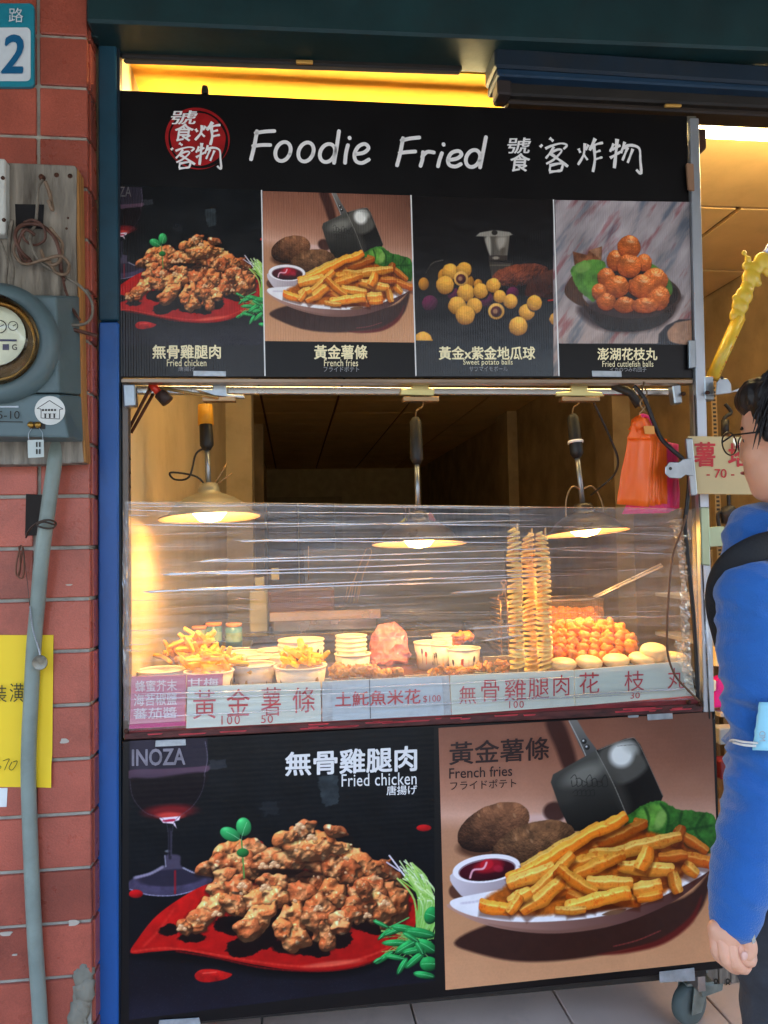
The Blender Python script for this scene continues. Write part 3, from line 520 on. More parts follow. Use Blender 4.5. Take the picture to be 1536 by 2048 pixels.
def print_panel(name, quad, Y, nx, ny, colfn, m, parent):
    """quad of pixels tl,tr,br,bl on plane Y; colfn(pxs,pys)->rgb 0..255"""
    tl, tr, br, bl = [np.array(P(x, y, Y)) for x, y in quad]; u = np.linspace(0, 1, nx + 1)[None, :, None]; v = np.linspace(0, 1, ny + 1)[:, None, None]
    W = ((1 - u) * (1 - v) * tl + u * (1 - v) * tr + u * v * br + (1 - u) * v * bl).reshape(-1, 3)
    px, py = project(W); c = np.clip(colfn(px, py) / 255, 0, 1); c = np.where(c <= .04045, c / 12.92, ((c + .055) / 1.055) ** 2.4)
    po = np.array(parent.get('_org', (0, 0, 0))); n = (nx + 1) * (ny + 1); me = bpy.data.meshes.new(name)
    me.vertices.add(n); me.vertices.foreach_set('co', (W - po).astype(np.float32).ravel())
    i = (np.arange(ny)[:, None] * (nx + 1) + np.arange(nx)[None]).ravel(); f = np.stack([i + nx + 1, i + nx + 2, i + 1, i], 1).astype(np.int32); nf = len(f)
    me.loops.add(nf * 4); me.loops.foreach_set('vertex_index', f.ravel()); me.polygons.add(nf); me.polygons.foreach_set('loop_start', np.arange(nf, dtype=np.int32) * 4)
    me.update(calc_edges=True)
    at = me.attributes.new('print', 'FLOAT_COLOR', 'POINT'); at.data.foreach_set('color', np.concatenate([c, np.ones((n, 1))], 1).astype(np.float32).ravel())
    me.materials.append(m); o = bpy.data.objects.new(name, me); COL.objects.link(o); o.parent = parent; return o
# ================================================================== materials in use
m_teal = mat('teal_paint', (18, 48, 50), .5, var=.3, vscale=5, bump=.2, bscale=30, dirt=.5, dirtcol=(30, 34, 30), dscale=4)
m_blue = mat('blue_paint', (30, 88, 160), .38, var=.2, vscale=3, bump=.2, bscale=18, dirt=.4, dirtcol=(24, 40, 62), dscale=6, stretch=(1, 1, .4))
m_darkblue = mat('dark_blue_paint', (14, 32, 46), .5, var=.3, vscale=6, dirt=.5, dirtcol=(40, 36, 30), dscale=8)
m_black = mat('dark_metal', (30, 26, 22), .55, var=.3, dirt=.3)
m_steel = mat('galvanised_steel', (150, 156, 160), .34, .85, var=.22, vscale=14, bump=.15, bscale=50, dirt=.25, dirtcol=(110, 106, 98), dscale=9)
m_stain = mat('stainless', (176, 174, 170), .25, .95, var=.12, vscale=6, bump=.05, bscale=40)
m_alu = mat('aluminium', (168, 172, 178), .4, .7, var=.12, vscale=9, stretch=(1, 1, .25), dirt=.3, dirtcol=(110, 100, 90), dscale=7)
m_rust = mat('rusty_metal', (74, 44, 30), .7, .4, var=.5, vscale=20, bump=.4)
m_wire = mat('wire', (150, 120, 86), .35, .8, var=.1)
m_cord = mat('black_cord', (28, 22, 20), .5, var=.2)
m_brown = mat('brown_cord', (110, 76, 52), .6, var=.3, vscale=30)
m_white = mat('white_print', (236, 234, 232), .35, var=.03)
m_cream = mat('cream_print', (250, 236, 190), .35, var=.03)
m_grey = mat('grey_print', (150, 150, 152), .4, var=.05)
m_darkp = mat('dark_print', (44, 22, 20), .4, var=.05)
m_red = mat('red_print', (190, 30, 34), .45, var=.2, vscale=60)
m_rubber = mat('rubber', (84, 92, 88), .7, var=.3)

def struct(name, b, m, **k): return tag(b.build(name, m, **k), kind='structure')
def mat_brick():
    m = mat('red_tile', (170, 86, 68), .3, var=.16, vscale=9, bump=.25, bscale=220, dirt=.6, dirtcol=(112, 58, 46), dscale=5); nt = m.node_tree; N = nt.nodes; L = nt.links
    oi = N.new('ShaderNodeObjectInfo'); b = N['Principled BSDF']; src = b.inputs['Base Color'].links[0].from_socket
    hs = N.new('ShaderNodeHueSaturation'); mr = N.new('ShaderNodeMapRange'); mr.inputs[3].default_value = .74; mr.inputs[4].default_value = 1.2
    L.new(oi.outputs['Random'], mr.inputs[0]); L.new(mr.outputs[0], hs.inputs['Value']); L.new(src, hs.inputs['Color'])
    # fine glaze speckle
    n = N.new('ShaderNodeTexNoise'); n.inputs['Scale'].default_value = 400; tc = N.new('ShaderNodeTexCoord'); L.new(tc.outputs['Object'], n.inputs[0])
    mx = N.new('ShaderNodeMix'); mx.data_type = 'RGBA'; mx.blend_type = 'MULTIPLY'; mx.inputs[0].default_value = .35; cr = N.new('ShaderNodeMapRange'); cr.inputs[1].default_value = .35; cr.inputs[2].default_value = .6; cr.inputs[3].default_value = .5
    L.new(n.outputs[0], cr.inputs[0]); L.new(hs.outputs[0], mx.inputs[6]); L.new(cr.outputs[0], mx.inputs[7]); L.new(mx.outputs[2], b.inputs['Base Color']); return m
m_tile = mat_brick()
m_grout = mat('grout', (158, 154, 142), .9, var=.25, vscale=40, bump=.5, bscale=120, dirt=.4, dirtcol=(92, 88, 74), dscale=20)
m_conc = mat('concrete', (128, 124, 110), .9, var=.3, vscale=12, bump=.8, bscale=40)
m_ceil = mat('ceiling_board', (226, 190, 128), .8, var=.08, vscale=4, dirt=.15, dirtcol=(150, 120, 80), dscale=6)
m_gold = mat('golden_ceiling_board', (238, 182, 72), .7, var=.08, vscale=4, dirt=.3, dirtcol=(190, 130, 50), dscale=6)  # golden tone used on the left of the front ceiling row
m_plaster = mat('cream_plaster', (206, 186, 146), .7, var=.12, vscale=3, dirt=.35, dirtcol=(150, 124, 84), dscale=5, bump=.15, bscale=20)
m_brownwall = mat('brown_stained_wall', (168, 142, 104), .75, var=.25, vscale=4, dirt=.4, dirtcol=(84, 62, 40), dscale=3, bump=.2, bscale=14)
m_floor = mat('floor_tile', (228, 198, 178), .45, var=.08, vscale=5, dirt=.3, dirtcol=(150, 134, 118), dscale=6)
m_asph = mat('asphalt', (96, 96, 94), .9, var=.3, vscale=30)
m_pave = mat('pavement_stone', (176, 170, 160), .8, var=.2, vscale=8)

# ================================================================== the setting
FZ = P(1385, 2005, .1).z - .053
XL, XR, CZ, YB = P(247, 1000, 0).x - .012, 2.2, 2.62, 11.0
struct('ground', MB().box((-60, -70, -.22), (60, 40, -.12)), m_asph)
struct('pavement', MB().box((-12, -3.6, -.119), (12, -0.9, FZ - .012)), m_pave)
fl = struct('floor', MB().box((-3, -.9, -.1), (3.6, 12, FZ - .012)), m_grout)
# floor tiles: joints read in the photo run away from the camera
jx = [-1.72 + i * .405 for i in range(14)]
sh0 = None; k = 0
for i in range(len(jx) - 1):
    for j in range(7):
        y0 = -.9 + j * .405 + .11
        if jx[i] > 2.6: continue
        b = MB().box((jx[i] + .003, y0 + .003, -.0115), (jx[i + 1] - .003, y0 + .402, FZ)); t = b.build('floor_tile', m_floor, fl, bevel=.002)
struct('arcade_ceiling', MB().box((-12, -2.7, 2.85), (12, -.16, 3.0)), mat('arcade_soffit', (70, 70, 66), .85))
bld = struct('building_above', MB().box((-12, -.155, 3.0), (12, 12.2, 3.4)), mat('upper_wall', (110, 104, 98), .85))
# opposite side of the street: unseen row, its height, gap and dark tone shaped for reflections
for i, (x0, w, h, c) in enumerate([(-16.5, 10.6, 8.5, (92, 90, 86)), (-2.4, 5.4, 8.0, (104, 98, 88)), (3.1, 7, 8.6, (86, 90, 92)), (10.2, 9, 8.2, (96, 84, 76))]):
    o = MB().box((x0, -24, -.1), (x0 + w, -18, h)).build('shop_house', mat('house%d' % i, c, .8, dirt=.3), origin=(x0, -18, 0))
    for s in range(2):
        for q in range(3):
            fx = x0 + .8 + q * (w - 1) / 3; MB().box((fx, -17.98, 2.9 + s * 1.9), (fx + 1.5, -17.9, 4.0 + s * 1.9)).build('window', mat('house_glass', (40, 50, 58), .15), o)
    tag(o, ['unseen wide grey shop house opposite with two rows of windows', 'unseen narrow brownish shop house opposite the stall', 'unseen blue-grey tall shop house opposite the stall', 'unseen brown shop house at the far end of the row opposite'][i], 'building')

# shop room
iw = .08
wl = struct('side_wall_left', MB().box((XL - .12, .02, 0), (XL, YB, CZ + .3)), m_plaster)
struct('side_wall_right', MB().box((XR, -.1, 0), (XR + .1, YB, CZ + .3)), m_brownwall)
struct('back_wall', MB().box((XL - .12, YB, -.1), (XR + .1, YB + .1, CZ + .3)), mat('back_wall_paint', (176, 156, 118), .8, var=.15))
# ceiling boards in a dark grid
cg = struct('ceiling', MB().box((XL - .1, .12, CZ + .012), (XR + .1, YB + .05, CZ + .1)), mat('ceiling_grid', (112, 74, 40), .7))
ga, gb = PZ(1480, 415, CZ), PZ(1440, 540, CZ); gs = gb.y - ga.y; gx0, gy0 = ga.x, ga.y - gs

for i in range(-9, 6):
    for j in range(-1, 20):
        x0, y0 = gx0 + i * gs, gy0 + j * gs; x1, y1 = x0 + gs, y0 + gs
        if y1 < .9:
            if i > -9 or y1 + gs < .9: continue
            x0, x1, y0 = XL, XR, .1
        x0 = max(x0, XL); x1 = min(x1, XR); y0 = max(y0, .13)
        if x1 - x0 < .05 or y1 - y0 < .05: continue
        MB().box((x0 + .011, y0 + .011, CZ - .002), (x1 - .011, y1 - .011, CZ + .011)).build('ceiling_board', m_ceil, cg) if y1 > .9 else (MB().box((x0, y0 + .009, CZ - .002), (.948, y1 - .011, CZ + .011)).build('ceiling_board', m_gold, cg), MB().box((.952, y0 + .009, CZ - .002), (x1, y1 - .011, CZ + .011)).build('ceiling_board', m_ceil, cg))
# pilasters on the side walls and far openings
def piece(name, label, cat, b, m, bevel=0.0, group=None): return tag(b.build(name, m, bevel=bevel), label, cat, group)
piece('wall_pillar', 'cream pillar on the left wall behind the leftmost heat lamp', 'pillar', MB().box((XL + .001, 3.0, 0), (XL + .16, 3.3, CZ - .003)), m_plaster)
piece('wall_pillar', 'dark pillar far along the left wall of the shop', 'pillar', MB().box((XL + .001, 6.2, 0), (XL + .12, 6.5, CZ - .003)), m_brownwall)
piece('wall_pillar', 'brown pillar on the right wall behind the orange bags', 'pillar', MB().box((XR - .12, 2.9, 0), (XR - .001, 3.2, CZ - .003)), m_brownwall)
piece('wall_pillar', 'wide brown pillar deeper on the right shop wall', 'pillar', MB().box((XR - .1, 5.4, 0), (XR - .001, 5.8, CZ - .003)), m_brownwall)
df = thing('back_door', 'dim panelled door in a pale frame at the back of the shop', 'door', (-.4, YB, 0))
MB().box((-.62, YB - .05, .01), (-.5, YB - .002, 2.15)).box((.72, YB - .05, .01), (.84, YB - .002, 2.15)).box((-.5, YB - .05, 2.05), (.72, YB - .002, 2.15)).build('door_frame', mat('pale_frame', (150, 134, 100), .7), df)
MB().box((-.49, YB - .04, .02), (.1, YB - .003, 2.04)).build('door_leaf', mat('door_wood', (84, 62, 40), .6), df)
MB().box((.12, YB - .04, .02), (.71, YB - .003, 2.04)).build('door_leaf', mat('door_wood', (84, 62, 40), .6), df)
# fluorescent tube on the ceiling
tl0 = PZ(1395, 266, CZ - .10)
yt = tl0.y
tb = thing('fluorescent_lamp', 'long white fluorescent tube lamp along the front of the shop ceiling', 'lamp', (1.0, yt, CZ))
MB().box((-.62, yt - .012, CZ - .084), (2.1, yt + .012, CZ - .07)).box((-.6, yt - .008, CZ - .1), (-.585, yt + .008, CZ - .0845)).box((2.055, yt - .008, CZ - .1), (2.07, yt + .008, CZ - .0845)).build('fitting', mat('lamp_body', (220, 214, 200), .5), tb)
m_tube = mat('tube_glow', (255, 226, 160), .4, emit=9.0)
MB().tube([(-.58, yt, CZ - .10), (2.05, yt, CZ - .10)], .013, 10).build('tube', m_tube, tb)
pc = PZ(1490, 300, CZ - .07)
MB().tube([(pc.x - .02, yt - .035, CZ - .03), (pc.x - .02, yt - .04, CZ - .09), (pc.x + .02, yt - .04, CZ - .09), (pc.x + .02, yt - .035, CZ - .03)], .008, 6).build('bracket', m_steel, tb)

# brick-tiled pillar -------------------------------------------------------
YF = -.07                                   # face of the pillar
cx = P(181, 1400, YF).x; xrev = P(197, 1400, 0).x
bw = struct('brick_wall', MB().box((-3.2, YF + .006, -.1), (cx - .004, .1, 3.0)).box((cx - .006, -.02, -.1), (xrev - .006, .1, 3.0)), m_grout)
rows = [2150, 2058, 1953, 1845, 1737, 1628, 1518, 1410, 1302, 1198, 1095, 992, 888, 785, 682, 580, 478, 377, 276, 175, 74, -28, -130]
zs = [P(150, y, YF).z for y in rows]
g = .0042
xj_low = P(70, 1600, YF).x; xj_up = P(76, 120, YF).x
for i in range(len(zs) - 1):
    z0, z1 = zs[i] + g, zs[i + 1] - g
    xj = xj_up if rows[i] < 1050 else xj_low
    edges = [xj - 3 * .232, xj - 2 * .232, xj - .232, xj, cx + .0]
    for a, c in zip(edges[:-1], edges[1:]):
        pr_ = random.Random(i * 9 + int(a * 100)).uniform(0, .0015)
        last = c == cx
        if last and i == 1:
            q = [(a + g, YF - pr_, z0), (P(148, 2060, YF).x, YF - pr_, z0), (P(172, 1955, YF).x, YF - pr_, z1), (a + g, YF - pr_, z1)]
            b = MB().prism(q, (0, .014, 0))
        elif last and i == 0: b = MB().box((a + g, YF - pr_, z0), (P(146, 2070, YF).x, YF + .014, z1))
        else: b = MB().box((a + g, YF - pr_, z0), (c - (0 if last else g), YF + .014, z1))
        b.build('tile', m_tile, bw, bevel=.0018)
    b = MB().box((cx - .0045, YF + .0145, z0), (cx + .004, -.003, z1)).build('tile', m_tile, bw, bevel=.0015)
# broken mortar at the foot
mb = MB(); rg = random.Random(4)
for i in range(26):
    t = i / 25; y = 1935 + t * 150; x = 180 - 6 - rg.random() * (6 + 26 * t); c = P(x, y, YF + .004); mb.ball(c, .012 + rg.random() * .012, 8, 6, .5, i, (1, .5, 1.2))
tag(mb.build('broken_mortar', m_conc), kind='stuff')

# blue steel door frame
fr = thing('door_frame', 'blue painted steel frame post between brick pillar and menu boards', 'frame', (P(215, 2040, 0).x, -.01, 0))
def vpost(x0t, x0b, x1t, x1b, yt_, yb_, Y, d, ): # pixel columns at top/bottom
    return MB().slab([P(x0b, yb_, Y), P(x1b, yb_, Y), P(x1t, yt_, Y), P(x0t, yt_, Y)], (0, d, 0))
vpost(196, 197, 232, 237, 70, 640, -.014, .05).build('frame_post', mat('teal_post', (24, 66, 84), .45, var=.2, dirt=.5, dirtcol=(28, 40, 44), dscale=7), fr, bevel=.003)
vpost(197, 192, 237, 236, 643, 2120, -.016, .055).build('frame_post', m_blue, fr, bevel=.004)
vpost(233, 237, 239, 244, 70, 2100, -.006, .03).build('frame_lip', m_darkblue, fr, bevel=.001)
# dark teal lintel
ln = thing('lintel_beam', 'dark teal steel lintel beam across the top of the stall opening', 'beam', (0, -.1, 2.6))
def hbar(x0, x1, ya0, ya1, yb0, yb1, Y, d): # band between top line (ya0->ya1) and bottom line (yb0->yb1)
    return MB().slab([P(x0, yb0, Y), P(x1, yb1, Y), P(x1, ya1, Y), P(x0, ya0, Y)], (0, d, 0))
hbar(172, 1700, -160, -160, 42, 106, -.10, .14).build('beam_face', m_teal, ln, bevel=.006)
hbar(232, 1010, 58, 93, 74, 105, -.045, .06).build('blue_rail', m_darkblue, ln, bevel=.003)
hbar(990, 1700, 92, 140, 132, 178, -.06, .1).build('blue_rail', m_darkblue, ln, bevel=.006)
hbar(995, 1700, 134, 180, 150, 190, -.05, .1).build('blue_rail', mat('blue_rail_edge', (26, 52, 74), .4), ln, bevel=.004)
rgd = MB().slab([P(176, 70, -.05), P(196, 74, -.05), P(196, 20, -.05), P(176, 10, -.05)], (0, .03, 0)); rgd.build('corner_plate', m_teal, ln, bevel=.002)
# rolled shutters (two) hanging in the opening
sh = thing('rolling_shutter', 'dark rolled-up shutter bar above the left half of the menu', 'shutter', P(600, 110, .03))
hbar(240, 925, 76, 106, 114, 142, .01, .01).build('shutter_slat', m_black, sh, bevel=.005)
hbar(246, 922, 113, 139, 124, 147, .012, .012).build('bottom_bar', mat('shutter_bar', (66, 56, 40), .5), sh, bevel=.006)
MB().slab([P(940, 128, .02), P(978, 130, .02), P(978, 98, .02), P(940, 96, .02)], (0, .03, 0)).build('end_bracket', m_rust, sh, bevel=.003)
MB().slab([P(592, 125, .0), P(626, 126, .0), P(626, 119, .0), P(592, 118, .0)], (0, .01, 0)).build('key_slot', mat('slot_brass', (230, 176, 90), .3, .6), sh, bevel=.002)
sh = thing('rolling_shutter', 'dark rolled-up shutter bar above the right end of the menu', 'shutter', P(1250, 190, .0))
hbar(998, 1700, 150, 190, 188, 222, -.02, .06).build('shutter_slat', m_black, sh, bevel=.005)
hbar(1016, 1700, 186, 218, 205, 240, .0, .06).build('bottom_bar', mat('shutter_bar2', (42, 32, 24), .5), sh, bevel=.004)
MB().slab([P(1331, 212, -.03), P(1364, 213, -.03), P(1364, 207, -.03), P(1331, 206, -.03)], (0, .01, 0)).build('key_slot', mat('slot_brass', (230, 176, 90), .3, .6), sh, bevel=.002)
MB().slab([P(995, 186, -.03), P(1024, 188, -.03), P(1022, 92, -.03), P(995, 90, -.03)], (0, .05, 0)).build('end_bracket', mat('bracket_dark', (44, 36, 34), .6), sh, bevel=.004)

# ================================================================== upper menu board
m_board = mat('black_board', (10, 8, 9), .35, var=.1, vscale=3, spec=.35)
ub = thing('upper_menu_board', 'wide black menu board with white calligraphy and four food pictures above the counter', 'sign', P(810, 756, .0))
MB().slab(q4([(236, 180), (1374, 232), (1386, 756), (241, 754)], 0.0), (0, .012, 0)).build('panel', m_board, ub, bevel=.001)
pu = mat_print('upper_print', 52, .26, 0, ribstr=.6, spec=.5)
fA = lambda x, y: samp(CA, ((x - 200) * 2.327 + 58) / .58, ((y - 350) * 2.327 - 20) / .60)
def fB(x, y):
    X = (x - 200) * 2.327; Y = (y - 350) * 2.327; xb = (X - 727) / .495; yb = (Y - 5 - .07 * xb) / .53; return samp(CB, xb, yb)
fC = lambda x, y: samp(CC, (x - 800) * 2.327, (y - 350) * 2.327)
print_panel('picture', [(240, 370), (524, 381), (530, 752), (241, 753)], -.0006, 300, 390, lambda x, y: np.where((y > 690)[:, None], .35, 1) * fA(x, y), pu, ub)
print_panel('picture', [(525, 382), (822, 391), (829, 685), (529, 682)], -.0006, 320, 320, fB, pu, ub)
print_panel('picture', [(824, 392), (1108, 399), (1118, 752), (834, 752)], -.0006, 300, 370, fC, pu, ub)
print_panel('picture', [(1110, 400), (1379, 404), (1384, 690), (1116, 687)], -.0006, 280, 300, fC, pu, ub)
for a, b in (((523, 380), (530, 752)), ((822, 390), (832, 752)), ((1107, 399), (1118, 752))):
    MB().slab([P(b[0] - 1.2, b[1], -.001), P(b[0] + 1.2, b[1], -.001), P(a[0] + 1.2, a[1], -.001), P(a[0] - 1.2, a[1], -.001)], (0, .0008, 0)).build('divider_line', m_white, ub)
MB().slab([P(560, 386.2, -.001), P(562, 386.2, -.001), P(562, 386, -.001), P(560, 386, -.001)], (0, .0004, 0))
# round red seal
m_seal = mat('seal_red', (150, 12, 16), .4, var=.35, vscale=30)
c = P(396, 278, -.0014); rs = (P(458, 278, 0) - c).length
ring = MB()
for i in range(60):
    a0, a1 = 2 * pi * i / 60 - .9, 2 * pi * (i + 1) / 60 - .9
    w0 = rs * (.055 * sin(pi * i / 60)); w1 = rs * (.055 * sin(pi * (i + 1) / 60))
    pts = [(rs * 1.0 - w0, a0), (rs * 1.0 - w1, a1), (rs * 1.0 + w1, a1), (rs * 1.0 + w0, a0)]
    ring.add([(c.x + r * cos(t), c.y, c.z + r * sin(t)) for r, t in pts], [(0, 1, 2, 3)])
ring.add([(c.x + .89 * rs * cos(t) * (1 + .012 * sin(t * 9)), c.y, c.z + .89 * rs * sin(t) * (1 + .012 * sin(t * 7))) for t in [2 * pi * k / 48 for k in range(48)]], [tuple(range(48))])
ring.build('seal_emblem', m_seal, ub)
# brush characters of the seal and title
def T(s, x0, y0, x1, y1, m, par, Y=0., sl=0., bold=0., shear=0., off=.002, sl2=None, sp=1.0, name='lettering'):
    return text(s, tq(x0, y0, x1, y1, Y, sl, sl2), m, par, bold, shear, name, off, sp)
# brush-written characters: tapered strokes
BRUSH = {'客': [[9, (612, 586), (622, 576)], [10, (652, 549), (668, 562)], [8, (634, 592), (662, 580), (700, 571), (724, 578), (710, 594)], [8, (670, 584), (652, 612), (636, 632)], [8, (660, 606), (690, 595), (702, 603), (670, 636), (638, 654)], [11, (656, 612), (690, 636), (729, 665)], [8, (656, 655), (652, 684)], [9, (655, 660), (704, 653), (700, 683)], [9, (650, 687), (702, 681)]],
 '炸': [[9, (760, 594), (768, 612)], [9, (802, 578), (790, 600)], [9, (787, 572), (781, 620), (758, 662)], [8, (781, 618), (798, 642)], [11, (830, 552), (806, 602)], [9, (812, 586), (838, 575), (862, 570)], [10, (824, 584), (828, 640), (820, 692)], [8, (826, 611), (852, 602)], [8, (826, 640), (860, 630)]],
 '物': [[9, (906, 572), (890, 606)], [9, (898, 597), (934, 579)], [12, (920, 553), (915, 610), (908, 674)], [9, (890, 632), (936, 605)], [9, (952, 565), (936, 612)], [10, (944, 590), (976, 579), (1012, 592), (1017, 640), (1020, 694), (1000, 680)], [9, (964, 588), (942, 642)], [9, (986, 594), (964, 652)]]}
def brush(ch, x0, y0, x1, y1, k=1.0, Y=-.0016):
    S_ = BRUSH[ch]; xs = [p[0] for q in S_ for p in q[1:]]; ys = [p[1] for q in S_ for p in q[1:]]; b = MB(); sx, sy = (x1 - x0) / (max(xs) - min(xs)), (y1 - y0) / (max(ys) - min(ys)); pm = (P(x0 + 10, y0, Y) - P(x0, y0, Y)).length / 10
    for qi, q in enumerate(S_):
        pts = [P(x0 + (x - min(xs)) * sx, y0 + (y - min(ys)) * sy, Y - qi * .00002) for x, y in q[1:]]; pts = spline(pts, 6) if len(pts) > 2 else [pts[0].lerp(pts[1], t / 5) for t in range(6)]; n = len(pts); A_ = []; B_ = []
        for i, p in enumerate(pts):
            t = (pts[min(i + 1, n - 1)] - pts[max(i - 1, 0)]).normalized(); w = q[0] * .5 * min(sx, .55) * 1.4 * k * pm * (.62 + .45 * abs(1 - 2 * i / (n - 1)) - .55 * max(0, i / (n - 1) - .8) * 5 * .6) * (1 + .18 * mnoise.noise(Vector((i * .9, qi * 3, x0)))); nn = Vector((-t.z, 0, t.x)) * max(w, pm * .5); A_.append(p + nn); B_.append(p - nn)
        m_ = len(A_); b.add(A_ + B_, [(i, i + 1, m_ + i + 1, m_ + i) for i in range(m_ - 1)])
    b.build('lettering', m_white, ub)
T('號', 342, 222, 396, 250, m_white, ub, bold=.012, shear=.15, off=.0026); T('食', 350, 248, 388, 284, m_white, ub, bold=.018, shear=.15, off=.0027)
brush('炸', 390, 244, 441, 290, 1.0, -.003); brush('客', 342, 286, 390, 337, 1.0, -.0031); brush('物', 392, 286, 442, 337, 1.0, -.0032)
x = 1014
for chs, w, h0, h1 in (('號食', 48, 276, 344), ('客', 56, 276, 344), ('炸', 50, 277, 344), ('物', 62, 278, 346)):
    if len(chs) == 2: T('號', x, h0, x + w, h0 + 32, m_white, ub, bold=.012, shear=.12); T('食', x + 6, h0 + 31, x + w - 2, h1, m_white, ub, bold=.018, shear=.12)
    else: brush(chs, x, h0, x + w, h1)
    x += w + [18, 20, 14, 0][['號食', '客', '炸', '物'].index(chs)]
# "Foodie Fried": round pen strokes
def strokes(paths, wpx, m, par, Y=-.0016):
    b = MB()
    for pth in paths:
        pts = [P(x, y, Y) for x, y in pth]
        if len(pts) > 2: pts = spline(pts, 5)
        r = (P(pth[0][0] + wpx / 2, pth[0][1], Y) - P(pth[0][0], pth[0][1], Y)).length; n = len(pts); vs = []; Lf = []; Rt = []
        for i, p in enumerate(pts):
            t = (pts[min(i + 1, n - 1)] - pts[max(i - 1, 0)]).normalized(); q = Vector((-t.z, 0, t.x)) * r
            if i == 0: Lf.append(p + q * .6 - t * r * .8); Rt.append(p - q * .6 - t * r * .8)
            Lf.append(p + q); Rt.append(p - q)
            if i == n - 1: Lf.append(p + q * .6 + t * r * .8); Rt.append(p - q * .6 + t * r * .8)
        k2 = len(Lf); b.add(Lf + Rt, [(i, i + 1, k2 + i + 1, k2 + i) for i in range(k2 - 1)])
    return b.build('lettering', m, par)
def oval(cx_, cy_, rx, ry, sl=.18): return [(cx_ + rx * cos(t) - sl * ry * sin(t), cy_ + ry * sin(t)) for t in [2 * pi * k / 12 + .3 for k in range(13)]]
FF = [[(514, 262), (509, 290), (502, 319)], [(511, 266), (530, 263), (549, 262)], [(506, 292), (524, 290), (541, 290)],
      oval(566, 303, 15, 19), oval(612, 304, 15, 19), oval(655, 306, 15, 18), [(678, 262), (674, 290), (668, 326)],
      [(696, 290), (692, 306), (690, 326)], [(699, 275), (699.5, 277)], [(712, 308), (728, 305), (737, 296), (730, 288), (717, 293), (709, 308), (712, 322), (724, 326), (738, 319)],
      [(806, 276), (801, 304), (794, 331)], [(803, 281), (820, 277), (839, 275)], [(799, 306), (815, 304), (831, 303)],
      [(846, 304), (845, 318), (841, 332)], [(844, 314), (854, 304), (868, 305)], [(884, 306), (879, 320), (876, 333)], [(887, 288), (887.5, 290)],
      [(898, 320), (914, 317), (923, 309), (917, 302), (903, 306), (896, 319), (899, 330), (911, 333), (922, 328)], oval(946, 317, 14, 17), [(972, 274), (967, 300), (960, 335)]]
strokes(FF[:10], 7.5, m_white, ub); strokes(FF[10:], 7.5, m_white, ub)
cap = [('無骨雞腿肉', 305, 690, 442, 718, 'Fried chicken', 334, 719, 413, 733, '唐揚げ', 357, 734, 390, 743), ('黃金薯條', 628, 690, 735, 719, 'French fries', 648, 719, 716, 733, 'フライドポテト', 647, 733, 718, 744),
       ('黃金x紫金地瓜球', 877, 693, 1070, 720, 'Sweet potato balls', 926, 719, 1025, 733, 'サツマイモボール', 938, 733, 1015, 743), ('澎湖花枝丸', 1194, 696, 1314, 721, 'Fried cuttlefish balls', 1204, 722, 1306, 734, 'イカのつみれ団子', 1219, 735, 1292, 744)]
for t in cap:
    T(t[0], *t[1:5], m_cream, ub, bold=.022); T(t[5], *t[6:10], m_cream, ub, bold=.004, sp=1.05); T(t[10], *t[11:15], m_grey, ub, bold=.004)
T('ZA', 239, 374, 263, 394, mat('faint_print', (86, 82, 84), .4), ub)

# ================================================================== lower menu board
lb = thing('lower_menu_board', 'large lower menu board with a fried chicken picture and a french fries picture', 'sign', P(840, 1990, -.01))
MB().slab(q4([(244, 1482), (1431, 1421), (1447, 1938), (240, 2062)], -.012), (0, .014, 0)).build('panel', m_board, lb, bevel=.002)
pl = mat_print('lower_print', 26, .3, 2, ribstr=.07, spec=.2)
print_panel('picture', [(257, 1482), (868, 1454), (870, 1962), (258, 2040)], -.0128, 560, 520, lambda x, y: samp(CA, (x - 220) * 2.2588, (y - 1450) * 2.2588), pl, lb)
print_panel('picture', [(877, 1456), (1424, 1424), (1443, 1921), (891, 1980)], -.0128, 520, 500, lambda x, y: samp(CB, (x - 860) * 2.56, (y - 1420) * 2.56), pl, lb)
sl = -.052
T('無骨雞腿肉', 570, 1504, 834, 1552, m_white, lb, -.0128, sl, bold=.022, sl2=-.04); T('Fried chicken', 683, 1548, 833, 1573, m_white, lb, -.0128, -.03, bold=.004, sp=1.05); T('唐揚げ', 773, 1571, 834, 1590, m_white, lb, -.0128, -.03, bold=.012)
T('黃金薯條', 898, 1484, 1098, 1530, m_darkp, lb, -.0128, -.06, bold=.012, sl2=-.055); T('French fries', 898, 1536, 1024, 1557, m_darkp, lb, -.0128, -.045, bold=.006); T('フライドポテト', 900, 1562, 1032, 1580, m_darkp, lb, -.0128, -.045, bold=.004)
T('INOZA', 264, 1498, 371, 1532, mat('label_grey', (128, 122, 132), .4, var=.3, vscale=40), lb, -.0128, -.025, bold=.02)
T('日文', 262, 1630, 263, 1631, m_white, lb, -.0128) if False else None

